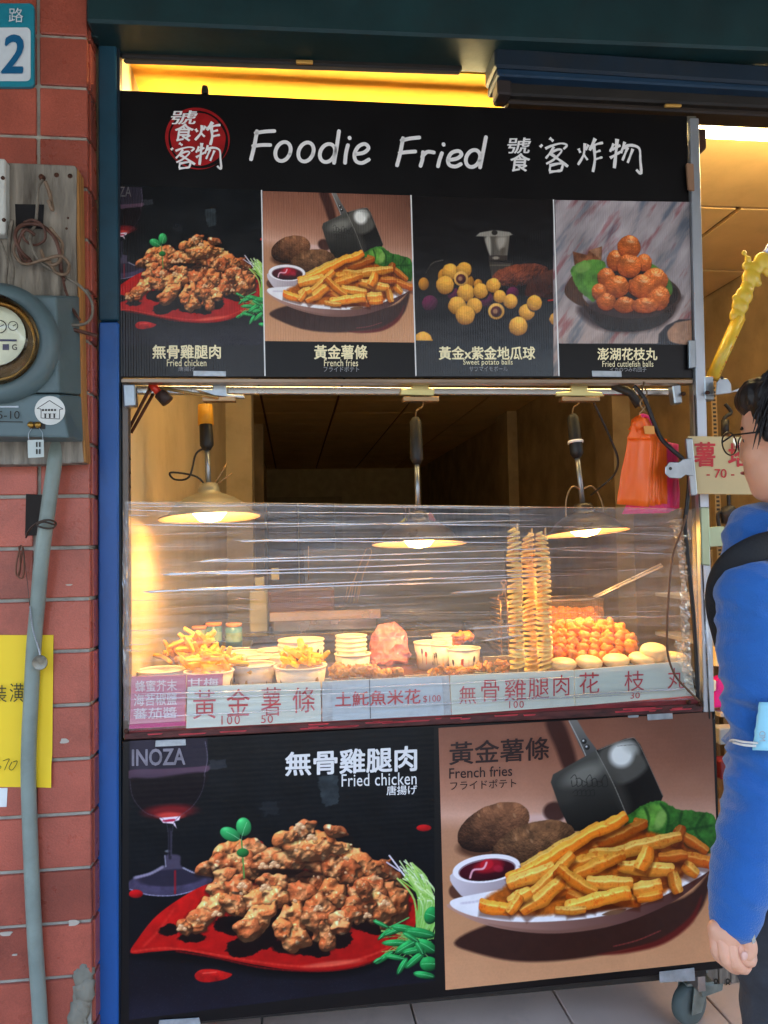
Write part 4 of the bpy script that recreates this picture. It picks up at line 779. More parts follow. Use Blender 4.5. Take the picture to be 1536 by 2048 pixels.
# ================================================================== cart frame
cart = thing('food_cart', 'steel framed snack cart with castors carrying the counter and menu boards', 'cart', P(820, 2000, .2))
m_postL = mat('left_post', (108, 98, 90), .45, .4, var=.2, vscale=10, stretch=(1, 1, .2), dirt=.4, dirtcol=(60, 50, 44), dscale=8)
vpost(244, 246, 256, 259, 760, 1476, .006, .03).build('frame_post', m_postL, cart, bevel=.001)
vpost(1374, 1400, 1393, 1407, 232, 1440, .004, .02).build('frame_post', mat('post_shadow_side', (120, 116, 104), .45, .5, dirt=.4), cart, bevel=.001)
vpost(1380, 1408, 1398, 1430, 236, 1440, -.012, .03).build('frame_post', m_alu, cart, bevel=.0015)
vpost(1389, 1419, 1390.5, 1421, 790, 1438, -.0145, .003).build('post_groove', m_black, cart)
MB().slab(q4([(242, 757), (1386, 759), (1386, 767), (242, 765)], -.002), (0, .03, 0)).build('top_rail', mat('top_rail_steel', (140, 120, 100), .35, .7, dirt=.3), cart, bevel=.001)
MB().slab(q4([(262, 771), (1360, 778), (1360, 790), (262, 787)], .05), (0, .02, 0)).build('lamp_rail', m_stain, cart, bevel=.002)
m_rail = mat('worn_red_wood', (122, 34, 36), .6, var=.5, vscale=14, stretch=(1, 1, 5), bump=.5, bscale=60, dirt=.6, dirtcol=(70, 48, 38), dscale=12)
MB().slab(q4([(256, 1459), (1400, 1394), (1402, 1408), (254, 1468)], -.016), (0, .04, 0)).build('front_rail', m_rail, cart, bevel=.002)
MB().slab(q4([(250, 1466), (1404, 1407), (1406, 1424), (248, 1480)], -.018), (0, .04, 0)).build('front_rail', mat('worn_brown_wood', (84, 40, 36), .6, var=.6, vscale=20, stretch=(1, 1, 4), dirt=.7, dirtcol=(52, 40, 36), dscale=9, bump=.5), cart, bevel=.002)
rgp = random.Random(2)
mbp = MB()
for i in range(26):
    x = 265 + rgp.random() * 1080; t = (x - 250) / 1154; y = 1466 + t * -59 + rgp.random() * 9; w = 12 + rgp.random() * 60
    mbp.slab(q4([(x, y), (x + w, y - w * .05), (x + w - 3, y - w * .05 + 2.4), (x + 2, y + 2.6)], -.0195), (0, .002, 0))
mbp.build('paint_flakes', mat('flaked_red', (186, 52, 60), .5, var=.3, vscale=40), cart)['kind'] = 'stuff'
zc = .95
cl, cr = P(256, 1400, 0).x, P(1392, 1400, 0).x
m_counter = mat('counter_steel', (128, 96, 84), .3, .6, var=.2, vscale=6, dirt=.3, dirtcol=(110, 60, 40), dscale=8)  # reddish brown reflection in the stainless put into the base colour
MB().box((cl, .0, zc - .04), (cr, .78, zc)).build('counter_top', m_counter, cart, bevel=.002)
MB().box((cl + .01, .76, .22), (cr - .01, .78, zc - .04)).build('back_panel', m_stain, cart)
for x0, x1 in ((cl, cl + .02), (cr - .02, cr)): MB().box((x0, .005, .22), (x1, .77, zc - .041)).build('side_panel', m_stain, cart)
bz = P(900, 2000, .0).z
MB().box((cl, .0, bz - .0), (cr, .76, bz + .03)).build('bottom_frame', m_black, cart)
# front-right castor and plate
kc = P(1392, 2022, .05)
def castor(c, seen=True):
    wz = .052
    o = thing('w', 'x', 'y', c); bpy.data.objects.remove(o)
    ws = MB(); wz0 = wz;  c = Vector((c.x, c.y, wz + FZ))
    prof = [(.012, -.016), (.043, -.016), (.05, -.012), (.052, 0), (.05, .012), (.043, .016), (.012, .016)]
    w = ws.lathe(prof, c, 28, axis=(.35, -1, 0)).build('castor_wheel', m_rubber, cart)
    MB().lathe([(.001, -.018), (.03, -.0185), (.034, -.014), (.034, .014), (.03, .0185), (.001, .018)], c, 20, axis=(.35, -1, 0)).build('wheel_hub', mat('hub_steel', (110, 122, 118), .4, .6), w)
    f = MB(); wz = wz + FZ
    ax = Vector((.35, -1, 0)).normalized()
    for sgn in (-1, 1):
        a = c + ax * .024 * sgn
        sd_ = Vector((1, .35, 0)).normalized()
        f.prism([a + sd_ * -.02 + Vector((0, 0, -.012)), a + sd_ * .016 + Vector((0, 0, -.014)), a + sd_ * .052 + Vector((0, 0, .062)), a + sd_ * -.004 + Vector((0, 0, .066))], ax * .003 * sgn)
    f.box((c.x - .02, c.y - .03, wz + .06), (c.x + .055, c.y + .03, wz + .066)); f.lathe([(.02, 0), (.022, .012), (.014, .02)], (c.x + .02, c.y, wz + .066), 16)
    f.box((c.x - .005, c.y - .022, wz + .085), (c.x + .045, c.y + .022, wz + .125))
    f.build('castor_fork', mat('zinc_fork', (132, 142, 136), .42, .7, var=.3, vscale=30, dirt=.4), cart, bevel=.001)
    MB().prism([(c.x + .02, c.y - .028, wz + .03), (c.x + .075, c.y - .03, wz + .045), (c.x + .078, c.y - .03, wz + .06), (c.x + .02, c.y - .028, wz + .062)], (0, -.004, 0)).build('brake_lever', mat('zinc_fork', (1, 1, 1)), cart, bevel=.001)
castor(Vector((P(1378, 2005, .1).x, .1, 0))); castor(Vector((cl + .08, .1, 0))); castor(Vector((cl + .08, .68, 0))); castor(Vector((cr - .3, .6, 0)))
# brackets joining posts (silver angle plates)
for q in ([(245, 768), (270, 768), (272, 812), (247, 814)], [(1345, 770), (1362, 768), (1366, 806), (1350, 808)], [(1408, 752), (1428, 752), (1430, 800), (1410, 800)]):
    MB().slab(q4(q, -.014), (0, .028, 0)).build('corner_bracket', m_steel, cart, bevel=.003)
for (x, y) in [(1366, 788), (1414, 786), (1376, 1404), (1400, 1408), (253, 1462)]:
    MB().lathe([(.0005, -.006), (.0045, -.006), (.0055, -.003), (.006, 0)], P(x, y, -.02), 10, axis=(0, 1, 0)).build('bolt', m_rust, cart)
MB().slab(q4([(1393, 256), (1413, 256), (1414, 296), (1396, 312)], .01), (0, .04, 0)).build('end_stop', m_rust, cart, bevel=.003)
MB().slab(q4([(1374, 325), (1388, 327), (1390, 382), (1378, 378)], -.016), (0, .01, 0)).build('latch', mat('tan_tape', (150, 112, 84), .6), cart, bevel=.002)
MB().slab(q4([(1378, 680), (1392, 680), (1392, 735), (1379, 737)], -.016), (0, .01, 0)).build('latch', m_steel, cart, bevel=.002)
MB().lathe([(.0005, .022), (.007, .02), (.009, .01), (.009, 0)], P(410, 180, .004) - Vector((0, 0, .012)), 12).build('knob', m_black, ub)
# silver tape tabs on the boards
m_tab = mat('silver_tape', (170, 176, 180), .4, .5, var=.2, vscale=40, bump=.5, bscale=60)
for q, par in [([(386, 741), (452, 742), (452, 753), (386, 752)], ub), ([(1184, 741), (1243, 742), (1244, 754), (1185, 753)], ub), ([(311, 1481), (371, 1478), (372, 1491), (310, 1494)], lb), ([(1295, 1428), (1345, 1425), (1346, 1438), (1296, 1441)], lb), ([(1256, 1431), (1278, 1430), (1277, 1435), (1257, 1436)], lb),
               ([(1319, 1944), (1389, 1936), (1391, 1962), (1320, 1966)], lb), ([(318, 2041), (398, 2036), (402, 2052), (316, 2060)], lb)]:
    MB().slab(q4(q, -.0165 if par is lb else -.003), (0, .003, 0)).build('tape_tab', m_tab, par, bevel=.001)

# ================================================================== price signs
m_sign = mat('white_acrylic', (214, 218, 202), .25, var=.06, vscale=6, dirt=.2, dirtcol=(150, 150, 140), dscale=8)
m_sign2 = mat('grey_acrylic', (190, 200, 204), .3, var=.12, vscale=8, dirt=.4, dirtcol=(140, 146, 152), dscale=14)
m_pink = mat('pink_sign', (206, 118, 138), .3, var=.08, vscale=6)
m_mag = mat('magenta_edge', (190, 20, 110), .35)
m_pale = mat('pale_outline', (232, 214, 216), .4)
def sign(name, q, m, label, Y=-.022):
    o = thing(name, label, 'sign', P((q[3][0] + q[2][0]) / 2, (q[3][1] + q[2][1]) / 2, Y))
    MB().slab(q4(q, Y), (0, .004, 0)).build('plate', m, o, bevel=.0008); return o
s0 = sign('price_sign', [(262, 1352), (446, 1347), (444, 1380), (258, 1457)], m_pink, 'pink sauce sign with pale outlined characters at the left end of the counter', -.014)
bpy.data.objects.remove(s0.children[0])
MB().slab(q4([(263, 1353), (372, 1350), (370, 1448), (259, 1452)], -.014), (0, .004, 0)).build('plate', m_pink, s0, bevel=.0008)
MB().slab(q4([(374, 1350), (446, 1347), (445, 1380), (373, 1384)], -.014), (0, .004, 0)).build('plate', m_pink, s0, bevel=.0008)
MB().slab(q4([(259, 1449), (371, 1443), (371, 1451), (258, 1458)], -.017), (0, .005, 0)).build('magenta_edge', m_mag, s0)
for s_, a in (('蜂蜜芥末', (271, 1361, 354, 1384)), ('海苔椒鹽', (268, 1388, 354, 1412)), ('蕃茄醬', (267, 1416, 354, 1438)), ('甘梅', (376, 1357, 437, 1374))): T(s_, *a, m_pale, s0, -.014, -.03, bold=.01)
s1 = sign('price_sign', [(375, 1374), (641, 1363), (643, 1443), (372, 1457)], m_sign, 'white price sign in red reading golden fries with 100 and 50')
for ch, a in zip('黃金薯條', ((386, 1380, 432, 1438), (453, 1378, 500, 1432), (522, 1375, 562, 1432), (585, 1375, 630, 1426))): T(ch, *a, m_red, s1, -.0222, -.03, bold=-.004)
T('100', 443, 1431, 480, 1449, m_red, s1, -.0222, -.03, bold=-.004, sp=1.2); T('50', 522, 1430, 546, 1446, m_red, s1, -.0222, -.03, bold=-.004, sp=1.1)
s2 = sign('price_sign', [(644, 1363), (898, 1351), (903, 1430), (645, 1443)], m_sign2, 'greyish price sign in red for fish popcorn with small 100 at its right')
T('土魠魚米花', 670, 1384, 841, 1414, m_red, s2, -.0222, -.04, bold=.014); T('$100', 846, 1391, 881, 1406, m_red, s2, -.0222, -.04, bold=0)
MB().slab(q4([(645, 1364), (664, 1363), (665, 1442), (646, 1443)], -.0232), (0, .0011, 0)).build('tape', m_tab, s2); MB().slab(q4([(738, 1359), (740, 1359), (742, 1437), (740, 1437)], -.0232), (0, .0011, 0)).build('seam', mat('seam_dark', (90, 94, 96), .5), s2)
MB().slab(q4([(884, 1353), (897, 1352), (901, 1429), (888, 1430)], -.0232), (0, .0011, 0)).build('tape', m_tab, s2)
for ob_ in (): pass
s3 = sign('price_sign', [(900, 1351), (1148, 1340), (1150, 1412), (904, 1430)], m_sign, 'white price sign in red for boneless chicken thigh with 100 below its middle')
for ch, a in zip('無骨雞腿肉', ((918, 1372, 952, 1408), (962, 1360, 998, 1404), (1008, 1358, 1052, 1402), (1056, 1356, 1098, 1398), (1106, 1350, 1138, 1392))): T(ch, *a, m_red, s3, -.0222, -.03, bold=-.002)
T('100', 1018, 1402, 1047, 1416, m_red, s3, -.0222, -.03, bold=-.006, sp=1.2)
s4 = sign('price_sign', [(1149, 1340), (1376, 1322), (1392, 1391), (1151, 1412)], m_sign, 'white price sign in red for cuttlefish balls with 30 at the right end')
for ch, a in zip('花枝丸', ((1158, 1345, 1198, 1388), (1248, 1342, 1288, 1382), (1334, 1336, 1368, 1378))): T(ch, *a, m_red, s4, -.0222, -.03, bold=-.002)
T('30', 1260, 1385, 1279, 1397, m_red, s4, -.0222, -.05, bold=0)
# ================================================================== heat lamps, lit
m_shade = mat('lamp_shade_enamel', (66, 58, 50), .3, .3, var=.2, dirt=.3)
m_shade_in = mat('lamp_shade_inner', (240, 216, 180), .4)
m_bulb = mat('bulb_glow', (255, 190, 100), .4, emit=6.0)
def heat_lamp(px, py, wpx, Y, label, ht, energy, col, tilt=(0, 0), hook=0, inner=None, hpx=None):
    """px,py: centre of the open rim; wpx: its width"""
    c = P(px, py, Y); D = (c - CAM).dot(fw); r = wpx / FPX * D / 2; top = P(hpx[0], hpx[1], Y); c0 = c.copy()
    o = thing('heat_lamp', label, 'lamp', c, 'heat lamps over the counter')
    ax = Vector((top.x - c.x, 0, top.z - c.z)).normalized(); ax = (ax + Vector((tilt[0], tilt[1], 0))).normalized()
    k = r / .13
    MB().lathe([(r, 0), (r * 1.0, .003), (r * .82, .012 * k), (r * .70, .034 * k), (r * .50, .052 * k), (r * .22, .066 * k), (.03, .074 * k), (.024, .09 * k), (.0, .092 * k)], c, 36, axis=ax).build('lamp_shade', m_shade if inner is None else inner, o)
    MB().lathe([(r * .995, -.001), (r * .80, .009 * k), (r * .68, .031 * k), (r * .48, .048 * k), (r * .2, .06 * k), (.001, .066 * k)], c, 36, axis=ax).build('inner_reflector', m_shade_in, o)
    MB().lathe([(.001, -.012 * k), (.03, -.006 * k), (.046, .012 * k), (.04, .034 * k), (.02, .05 * k)], c, 16, axis=ax).build('bulb', m_bulb, o)
    L = (top - c).length
    MB().tube([c + ax * .08 * k, c + ax * L * .62], .0075, 10).build('stem', m_steel, o)
    hb = MB().tube([c + ax * L * .58, c + ax * L * .62, c + ax * L * .66, c + ax * L * .9, c + ax * L * .93], [.010, .019, .019, .017, .01], 12)
    h = hb.build('handle', mat('lamp_handle', (24, 24, 26), .5), o)
    for i in range(9):
        q = c + ax * (L * (.66 + .026 * i)); MB().lathe([(.0175, -.003), (.021, 0), (.0175, .003)], q, 12, axis=ax).build('grip_ring', mat('lamp_grip', (60, 58, 54), .4, .5), h)
    e = c + ax * L * .93
    MB().tube(spline([e, e + Vector((.004, 0, .02)), e + Vector((.022, 0, .034)), e + Vector((.018, 0, .062)), e + Vector((-.008, 0, .066))], 5), .0022, 6).build('hook', m_wire, o)
    ld = bpy.data.lights.new('heat_lamp_bulb', 'SPOT'); ld.energy = energy; ld.color = col; ld.spot_size = R(168); ld.spot_blend = .5; ld.shadow_soft_size = .035
    lo = bpy.data.objects.new('bulb_light', ld); COL.objects.link(lo); lo.parent = o
    lo.matrix_world = Matrix.Translation(ax * -.02) @ ax.to_track_quat('Z', 'Y').to_matrix().to_4x4()
    lo.matrix_parent_inverse = Matrix.Identity(4); lo.location = ax * -.02; lo.rotation_euler = ax.to_track_quat('Z', 'Y').to_euler()
    return o, c, ax, L
WARM = (1.0, .66, .28)
l1 = heat_lamp(420, 1036, 200, .30, 'heat lamp at the left with yellow tape round its handle and a pale shade', .5, .9, (1, .74, .32), hpx=(408, 800), tilt=(0, .07), inner=mat('pale_shade', (150, 140, 110), .35, .2))
l2 = heat_lamp(838, 1088, 190, .30, 'heat lamp in the middle hanging on a caged metal handle', .5, 1.2, WARM, hpx=(834, 812), tilt=(0, .08))
l3 = heat_lamp(1172, 1066, 170, .26, 'heat lamp at the right beside the tall potato spirals with wire loops on its stem', .5, 1.2, WARM, hpx=(1146, 806), tilt=(.02, .09))
o, c, ax, L = l1
MB().tube([c + ax * L * .80, c + ax * L * .97], [.022, .020], 12).build('yellow_tape', mat('yellow_tape', (226, 160, 40), .5, bump=.6, bscale=80), o)
MB().tube(spline([c + ax * L * .6, c + ax * L * .55 + Vector((-.03, 0, .0)), c + ax * L * .35 + Vector((-.05, -.01, 0)), c + ax * L * .30 + Vector((-.09, 0, .01)), c + ax * L * .36 + Vector((-.10, 0, .01)), c + ax * L * .35 + Vector((-.03, 0, 0)), c + ax * L * .22], 6), .003, 6).build('power_cable', m_cord, o)
for dx, dz in ((.05, .045), (.065, .02)): MB().tube([c + ax * L * .22, c + ax * L * .3 + Vector((dx * .6, 0, dz * .4)), c + ax * L * .32 + Vector((dx, 0, dz))], .002, 6).build('wire_end', m_wire, o)
o, c, ax, L = l3
for sx in (-1, 1):
    MB().tube(spline([c + ax * L * .33, c + ax * L * .34 + Vector((.03 * sx, -.01, .006)), c + ax * L * .25 + Vector((.052 * sx, -.01, 0)), c + ax * L * .08 + Vector((.058 * sx, -.01, 0))], 6), .0026, 6).build('wire_loop', m_wire, o)
MB().tube([c + ax * L * .70, c + ax * L * .72], .0225, 12).build('white_band', m_white, o)
# ================================================================== pieces of food
def fry_food(name, c, d, L, w, m, seed):
    rg = random.Random(seed); d = Vector(d).normalized(); a = d.orthogonal().normalized(); b = d.cross(a); t = rg.random() * 6
    a, b = a * cos(t) + b * sin(t), b * cos(t) - a * sin(t); bend = b * rg.uniform(-.12, .12) * L
    vs = []; n = 6
    for i in range(n):
        s_ = i / (n - 1); q = Vector(c) + d * (s_ - .5) * L + bend * (1 - (2 * s_ - 1) ** 2); ww = w * (.82 if i in (0, n - 1) else 1) * rg.uniform(.9, 1.08)
        for u, v in ((-1, -1), (1, -1), (1, 1), (-1, 1)): vs.append(q + a * u * ww / 2 + b * v * ww / 2)
    fs = [(0, 3, 2, 1), tuple(4 * (n - 1) + k for k in range(4))] + [(4 * i + k, 4 * i + (k + 1) % 4, 4 * i + 4 + (k + 1) % 4, 4 * i + 4 + k) for i in range(n - 1) for k in range(4)]
    return MB().add(vs, fs).build(name, m, bevel=w * .2, seg=2, origin=c)
m_fry = mat('fries_golden', (242, 184, 56), .5, var=.16, vscale=60, bump=.3, bscale=300, sss=.1, orand=.2)
m_batter = mat('fried_batter', (214, 146, 72), .55, var=.35, vscale=70, bump=.9, bscale=200, orand=.3)
m_ball = mat('fried_ball', (228, 128, 40), .5, var=.3, vscale=50, bump=.6, bscale=180, spec=.35, orand=.3)
m_cup = mat('paper_cup', (226, 212, 190), .45, var=.03)
m_cup_in = mat('cup_inside', (236, 222, 198), .5, var=.03)
prints = [mat('cup_print_red', (186, 70, 50), .5), mat('cup_print_dark', (70, 60, 56), .5), mat('cup_print_mauve', (150, 120, 140), .5), mat('cup_print_gold', (200, 150, 60), .5)]
def cup(px, py, r, zr, label, group=None, hh=.085, seed=0, tilt=0):
    """px,py centre of the rim, on the plane z=zr"""
    c = PZ(px, py, zr); o = thing('paper_cup', label, 'cup', (c.x, c.y, zr - hh), group); rb = r * .8; b0 = Vector((c.x, c.y, zr - hh))
    MB().lathe([(.001, .003), (rb, .0), (r, hh - .004), (r - .0016, hh - .004), (rb - .002, .005), (.001, .005)], b0, 32).build('cup_wall', m_cup, o)
    MB().lathe([(r - .001, hh - .006), (r + .0028, hh - .003), (r + .002, hh), (r - .002, hh), (r - .003, hh - .003), (r - .001, hh - .006)], b0, 32).build('rim', m_cup_in, o)
    rg = random.Random(seed + 5)
    for k in range(9):     # printed cutlery and food icons
        a = -pi / 2 + (k - 4) * .42 + rg.uniform(-.1, .1); t0 = rg.uniform(.15, .3); t1 = t0 + rg.uniform(.25, .45); kind = rg.randrange(3); m = rg.choice(prints)
        def on(aa, tt): rr = rb + (r - rb) * tt + .0008; return b0 + Vector((rr * cos(aa), rr * sin(aa), tt * (hh - .004)))
        mb = MB(); sh_ = rg.uniform(-.12, .12)
        if kind == 0:
            mb.add([on(a - .02, t0), on(a + .02, t0), on(a + .02 + sh_, t1), on(a - .02 + sh_, t1)], [(0, 1, 2, 3)]); q = [(sh_ + .09 * cos(t), .12 * sin(t)) for t in [2 * pi * j / 10 for j in range(10)]]; mb.add([on(a + u, t1 + .08 + v) for u, v in q], [tuple(range(10))])
        elif kind == 1: mb.add([on(a - .09, t0 + .1), on(a, t0), on(a + .09, t0 + .12), on(a + .02 + sh_, t1), on(a - .05, t1 - .04)], [(0, 1, 2, 3, 4)])
        else:
            for j in range(3): mb.add([on(a - .04 + j * .035, t0 + .12), on(a - .03 + j * .035, t0 + .12), on(a - .03 + j * .035, t1), on(a - .04 + j * .035, t1)], [(0, 1, 2, 3)])
            mb.add([on(a - .07, t0), on(a + .09, t0), on(a + .09, t0 + .14), on(a - .07, t0 + .14)], [(0, 1, 2, 3)])
        mb.build('cup_print', m, o)
    return o, c
ZB = zc + .085
def pile(cpx, cpy, zr, n, spread, label, group, seed, L=.075, w=.012, h=.05, m=None, name='french_fry', up_=.5):
    rg = random.Random(seed); c = PZ(cpx, cpy, zr)
    for i in range(n):
        a = rg.random() * 6.283; rr = spread * rg.random() ** .6; hz = h * (1 - (rr / spread) ** 2) * rg.random() + .002
        d = Vector((rg.uniform(-1, 1), rg.uniform(-.8, .8), rg.uniform(-.3, up_ + .3)))
        tag(fry_food(name, c + Vector((rr * cos(a), rr * sin(a) * .8, hz)), d, L * rg.uniform(.6, 1.15), w * rg.uniform(.85, 1.2), m or m_fry, seed * 50 + i), label, 'fries' if name == 'french_fry' else 'snack', group)
BG = 'large empty white paper cups standing together left of the middle'
cup(322, 1338, .060, ZB, 'paper cup with plain rim at the left end, just behind the pink sign', seed=1)
cup(418, 1340, .062, ZB, 'paper cup heaped with long yellow fries at the left end of the counter', seed=2)
cup(508, 1327, .056, ZB, 'empty cup with printed fork icons between the two cups of fries', seed=3)
cup(601, 1330, .068, ZB, 'wide cup of short crinkled fries right above the golden fries price sign', seed=4)
for i, (x, y, w_) in enumerate([(486, 1304, .062), (456, 1311, .05), (548, 1298, .05), (400, 1312, .06), (521, 1312, .05), (575, 1310, .05)]):
    cup(x, y, w_, ZB + .012 * (i % 2), 'large empty white paper cup standing among others left of the middle', BG, seed=10 + i)
for i in range(3): cup(602, 1296 - i * 9, .066, ZB + .012 + .014 * i, 'wide white cup nested in the pair stacked behind the crinkled fries' if i else 'lowest wide white cup of the nest behind the crinkled fries', None if i == 0 else 'upper cups nested behind the crinkled fries', seed=20 + i)
for i in range(4): cup(702, 1297 - i * 9, .046, ZB + .003 + .013 * i, 'small cup nested in the short stack left of the pink bag' if i else 'lowest small cup in the short stack left of the pink bag', None if i == 0 else 'cups stacked left of the pink bag', seed=30 + i)
cup(705, 1306, .052, ZB - .004, 'printed cup with violin-like red icon in front of the stack left of the pink bag', seed=41)
cup(860, 1283, .051, ZB, 'printed cup with kite icons immediately right of the pink bag', seed=42)
cup(893, 1268, .05, ZB + .008, 'empty cup at the back, right of the pink bag', seed=43)
cup(890, 1286, .045, ZB, 'half hidden cup between the kite cup and the cup of chicken', seed=44)
cup(927, 1295, .05, ZB - .004, 'printed cup topped with fried chicken beside the left rack', seed=45)
pile(385, 1318, ZB, 46, .085, 'long golden french fry heaped over the cups behind the pink sign', 'french fries heaped at the left end', 1, L=.10, w=.0125, h=.065, up_=.7)
pile(432, 1332, ZB, 30, .07, 'long golden french fry heaped over the cups behind the pink sign', 'french fries heaped at the left end', 2, L=.085, w=.0125, h=.035)
pile(603, 1322, ZB, 30, .052, 'short golden fry in the wide cup above the golden fries sign', 'french fries in the wide cup', 3, L=.06, w=.0135, h=.035)
def lump(px, py, Y, r, m, label, group, seed, cat='snack', name='fried_piece', sc=(1.2, 1, .8), jit=.7):
    c = P(px, py, Y); q = Vector((0, 0, 1)).rotation_difference(Vector((random.Random(seed).uniform(-.6, .6), .2, 1)))
    return tag(MB().ball(c, r, 14, 10, jit, seed, sc, q).build(name, m, origin=c), label, cat, group)
rg = random.Random(12)
tray_z = P(760, 1352, .1).z - .006
# shallow trays just behind the signs
def tray(x0, x1, yf, yb, z, label):
    o = thing('tray', label, 'tray', ((x0 + x1) / 2, yf, z - .03)); MB().box((x0, yf, zc + .001), (x1, yb, z)).build('tray_floor', m_stain, o, bevel=.003)
    MB().box((x0 - .004, yf - .004, zc + .001), (x1 + .004, yf - .0005, z + .008)).build('tray_rim', m_stain, o, bevel=.001)
    MB().box((x0 - .004, yb + .0005, zc + .001), (x1 + .004, yb + .004, z + .01)).build('tray_rim', m_stain, o, bevel=.001); return o
xa, xb, xc_, xd = P(655, 1350, .1).x, P(1018, 1340, .1).x, P(1030, 1340, .1).x, P(1366, 1320, .1).x
tray(xa, xb, .035, .21, zc + .035, 'low steel tray under the fried pieces behind the middle price sign')
tray(xc_, xd, .035, .42, zc + .045, 'low steel tray under the fish patties and orange balls at the right')
for i in range(26):
    x = 668 + rg.random() * 130; y = 1352 - rg.random() ** 1.4 * (16 if x < 770 else 7) - (x - 668) * .03
    lump(x, y, .05 + rg.random() * .08, .0135, m_batter, 'fried fish nugget in the low heap behind the greyish sign', 'fish nuggets in the middle', i + 40)
for i in range(70):
    t = rg.random(); x = 862 + t * 160; y = 1348 - t * 8 - rg.random() * (8 + 26 * max(0, t - .35) * (1 - max(0, t - .85) * 5))
    tag(fry_food('fried_strip', P(x, y, .05 + rg.random() * .1), (rg.uniform(-1, 1), rg.uniform(-1, 1), rg.uniform(-.3, .8)), .026, .0085, m_batter, i + 900), 'crisp fried chicken strip in the heap above the chicken price sign', 'snack', 'fried chicken strips heaped behind the sign')
for i in range(9):
    lump(912 + rg.random() * 26, 1282 - rg.random() * 14, PZ(927, 1295, ZB).y + rg.uniform(-.02, .02), .014, m_ball, 'fried chicken lump piled in the printed cup beside the rack', 'fried chicken in the cup', i + 80)
# orange cuttlefish balls
bl = 'glossy orange fried ball in the heap right of the potato spirals'
BG2 = 'orange fried balls heaped at the right'
k = 0
for row, (y, x0, x1, n, Y) in enumerate([(1313, 1096, 1252, 7, .12), (1301, 1108, 1268, 7, .145), (1289, 1098, 1282, 8, .165), (1276, 1106, 1276, 7, .19), (1265, 1100, 1262, 7, .215), (1256, 1108, 1250, 7, .24), (1251, 1120, 1240, 6, .27), (1300, 1100, 1260, 5, .2), (1285, 1100, 1270, 6, .24), (1270, 1110, 1260, 6, .26)]):
    for i in range(n):
        x = x0 + (x1 - x0) * (i + .5 * (row % 2)) / n + rg.uniform(-3, 3); k += 1
        rl, rgp_ = [('orange fried ball in the front bottom row just above the flat patties', 'bottom row of orange balls'), ('orange fried ball in the middle rows of the heap', 'middle rows of orange balls'), ('orange fried ball along the top of the heap below the wire basket', 'top rows of orange balls'), ('orange fried ball deep inside the heap behind the front rows', 'inner orange balls')][0 if row == 0 else 1 if row < 4 else 2 if row < 7 else 3]
        lump(x, y + rg.uniform(-4, 3) + (2 if x > 1240 else 0), Y + rg.uniform(-.008, .008), .0185 * rg.uniform(.86, 1.14), m_ball, rl, rgp_, 200 + k, 'fried ball', 'fried_ball', (1, 1, .95), .5)
m_patty = mat('fish_patty', (236, 202, 150), .5, var=.1, vscale=40, bump=.25, bscale=120, sss=.15)
pls = ['leftmost pale round fish patty lying beside the potato spirals', 'second pale round fish patty from the spirals', 'third pale fish patty lying below the orange balls', 'fourth pale fish patty partly under the thick one', 'pale fish patty at the far right end behind the cable']
for i, x in enumerate([1126, 1178, 1232, 1284, 1345]):
    c = P(x, 1328 - i * 3.4, .075); MB2 = MB().lathe([(.001, -.011), (.028, -.010), (.034, -.003), (.034, .004), (.028, .010), (.001, .011)], c, 22, axis=(rg.uniform(-.1, .1), rg.uniform(-.25, -.05), 1))
    tag(MB2.build('fish_patty', m_patty, origin=c), pls[i], 'patty')
c = P(1307, 1305, .085); tag(MB().lathe([(.001, -.017), (.03, -.016), (.034, -.008), (.034, .008), (.03, .016), (.001, .017)], c, 22, axis=(-.08, -.3, 1)).build('fish_patty', m_patty, origin=c, bevel=.002), 'thick pale patty resting on top of the flat ones', 'patty')
# potato spirals on skewers
m_pot = mat('potato_spiral_skin', (252, 204, 112), .45, var=.25, vscale=60, bump=.4, bscale=200)
m_stick = mat('bamboo', (206, 168, 104), .6)
def spiral(px, y0, y1, Y, label, seed, r=.0200):
    a, b = P(px, y1, Y), P(px, y0, Y); o = thing('potato_skewer', label, 'skewer', a, 'potato spiral skewers'); H = b.z - a.z
    MB().tube([(a.x, a.y, a.z - .03), (b.x, b.y, b.z + .012)], .0022, 6).build('skewer', m_stick, o)
    turns = H / .0128; n = int(turns * 14); vs = []; rg = random.Random(seed); th = .0031; ph = rg.random() * 6
    for i in range(n + 1):
        t = i / 14 * 2 * pi + ph; z = a.z + H * i / n; s_ = r * (1 + .14 * mnoise.noise(Vector((seed, i * .09, 0))) + .1 * mnoise.noise(Vector((seed + 5, i * .021, 0)))) * (1 - .25 * max(0, (i / n - .85) / .15))
        tl = .0032 * sin(t * .93 + seed) + .006 * mnoise.noise(Vector((i * .13, seed, 3)))
        for rr, dz in ((.2, 0), (1, 1)):
            for hh in (-th, th): vs.append((a.x + s_ * rr * cos(t), a.y + s_ * rr * sin(t), z + dz * (tl - .004) + hh * (1 if dz == 0 else .75)))
    fs = []
    for i in range(n):
        j = i * 4; fs += [(j + 1, j + 5, j + 7, j + 3), (j, j + 2, j + 6, j + 4), (j + 2, j + 3, j + 7, j + 6), (j, j + 4, j + 5, j + 1)]
    MB().add(vs, fs, False).build('potato_slice', m_pot, o); return o
spiral(1035, 1056, 1334, .07, 'tall fried potato spiral on a skewer, leftmost of the three', 1)
spiral(1064, 1066, 1340, .14, 'fried potato spiral half hidden between the other two', 2)
spiral(1091, 1064, 1338, .08, 'tall fried potato spiral, rightmost of the three, next to the orange balls', 3)
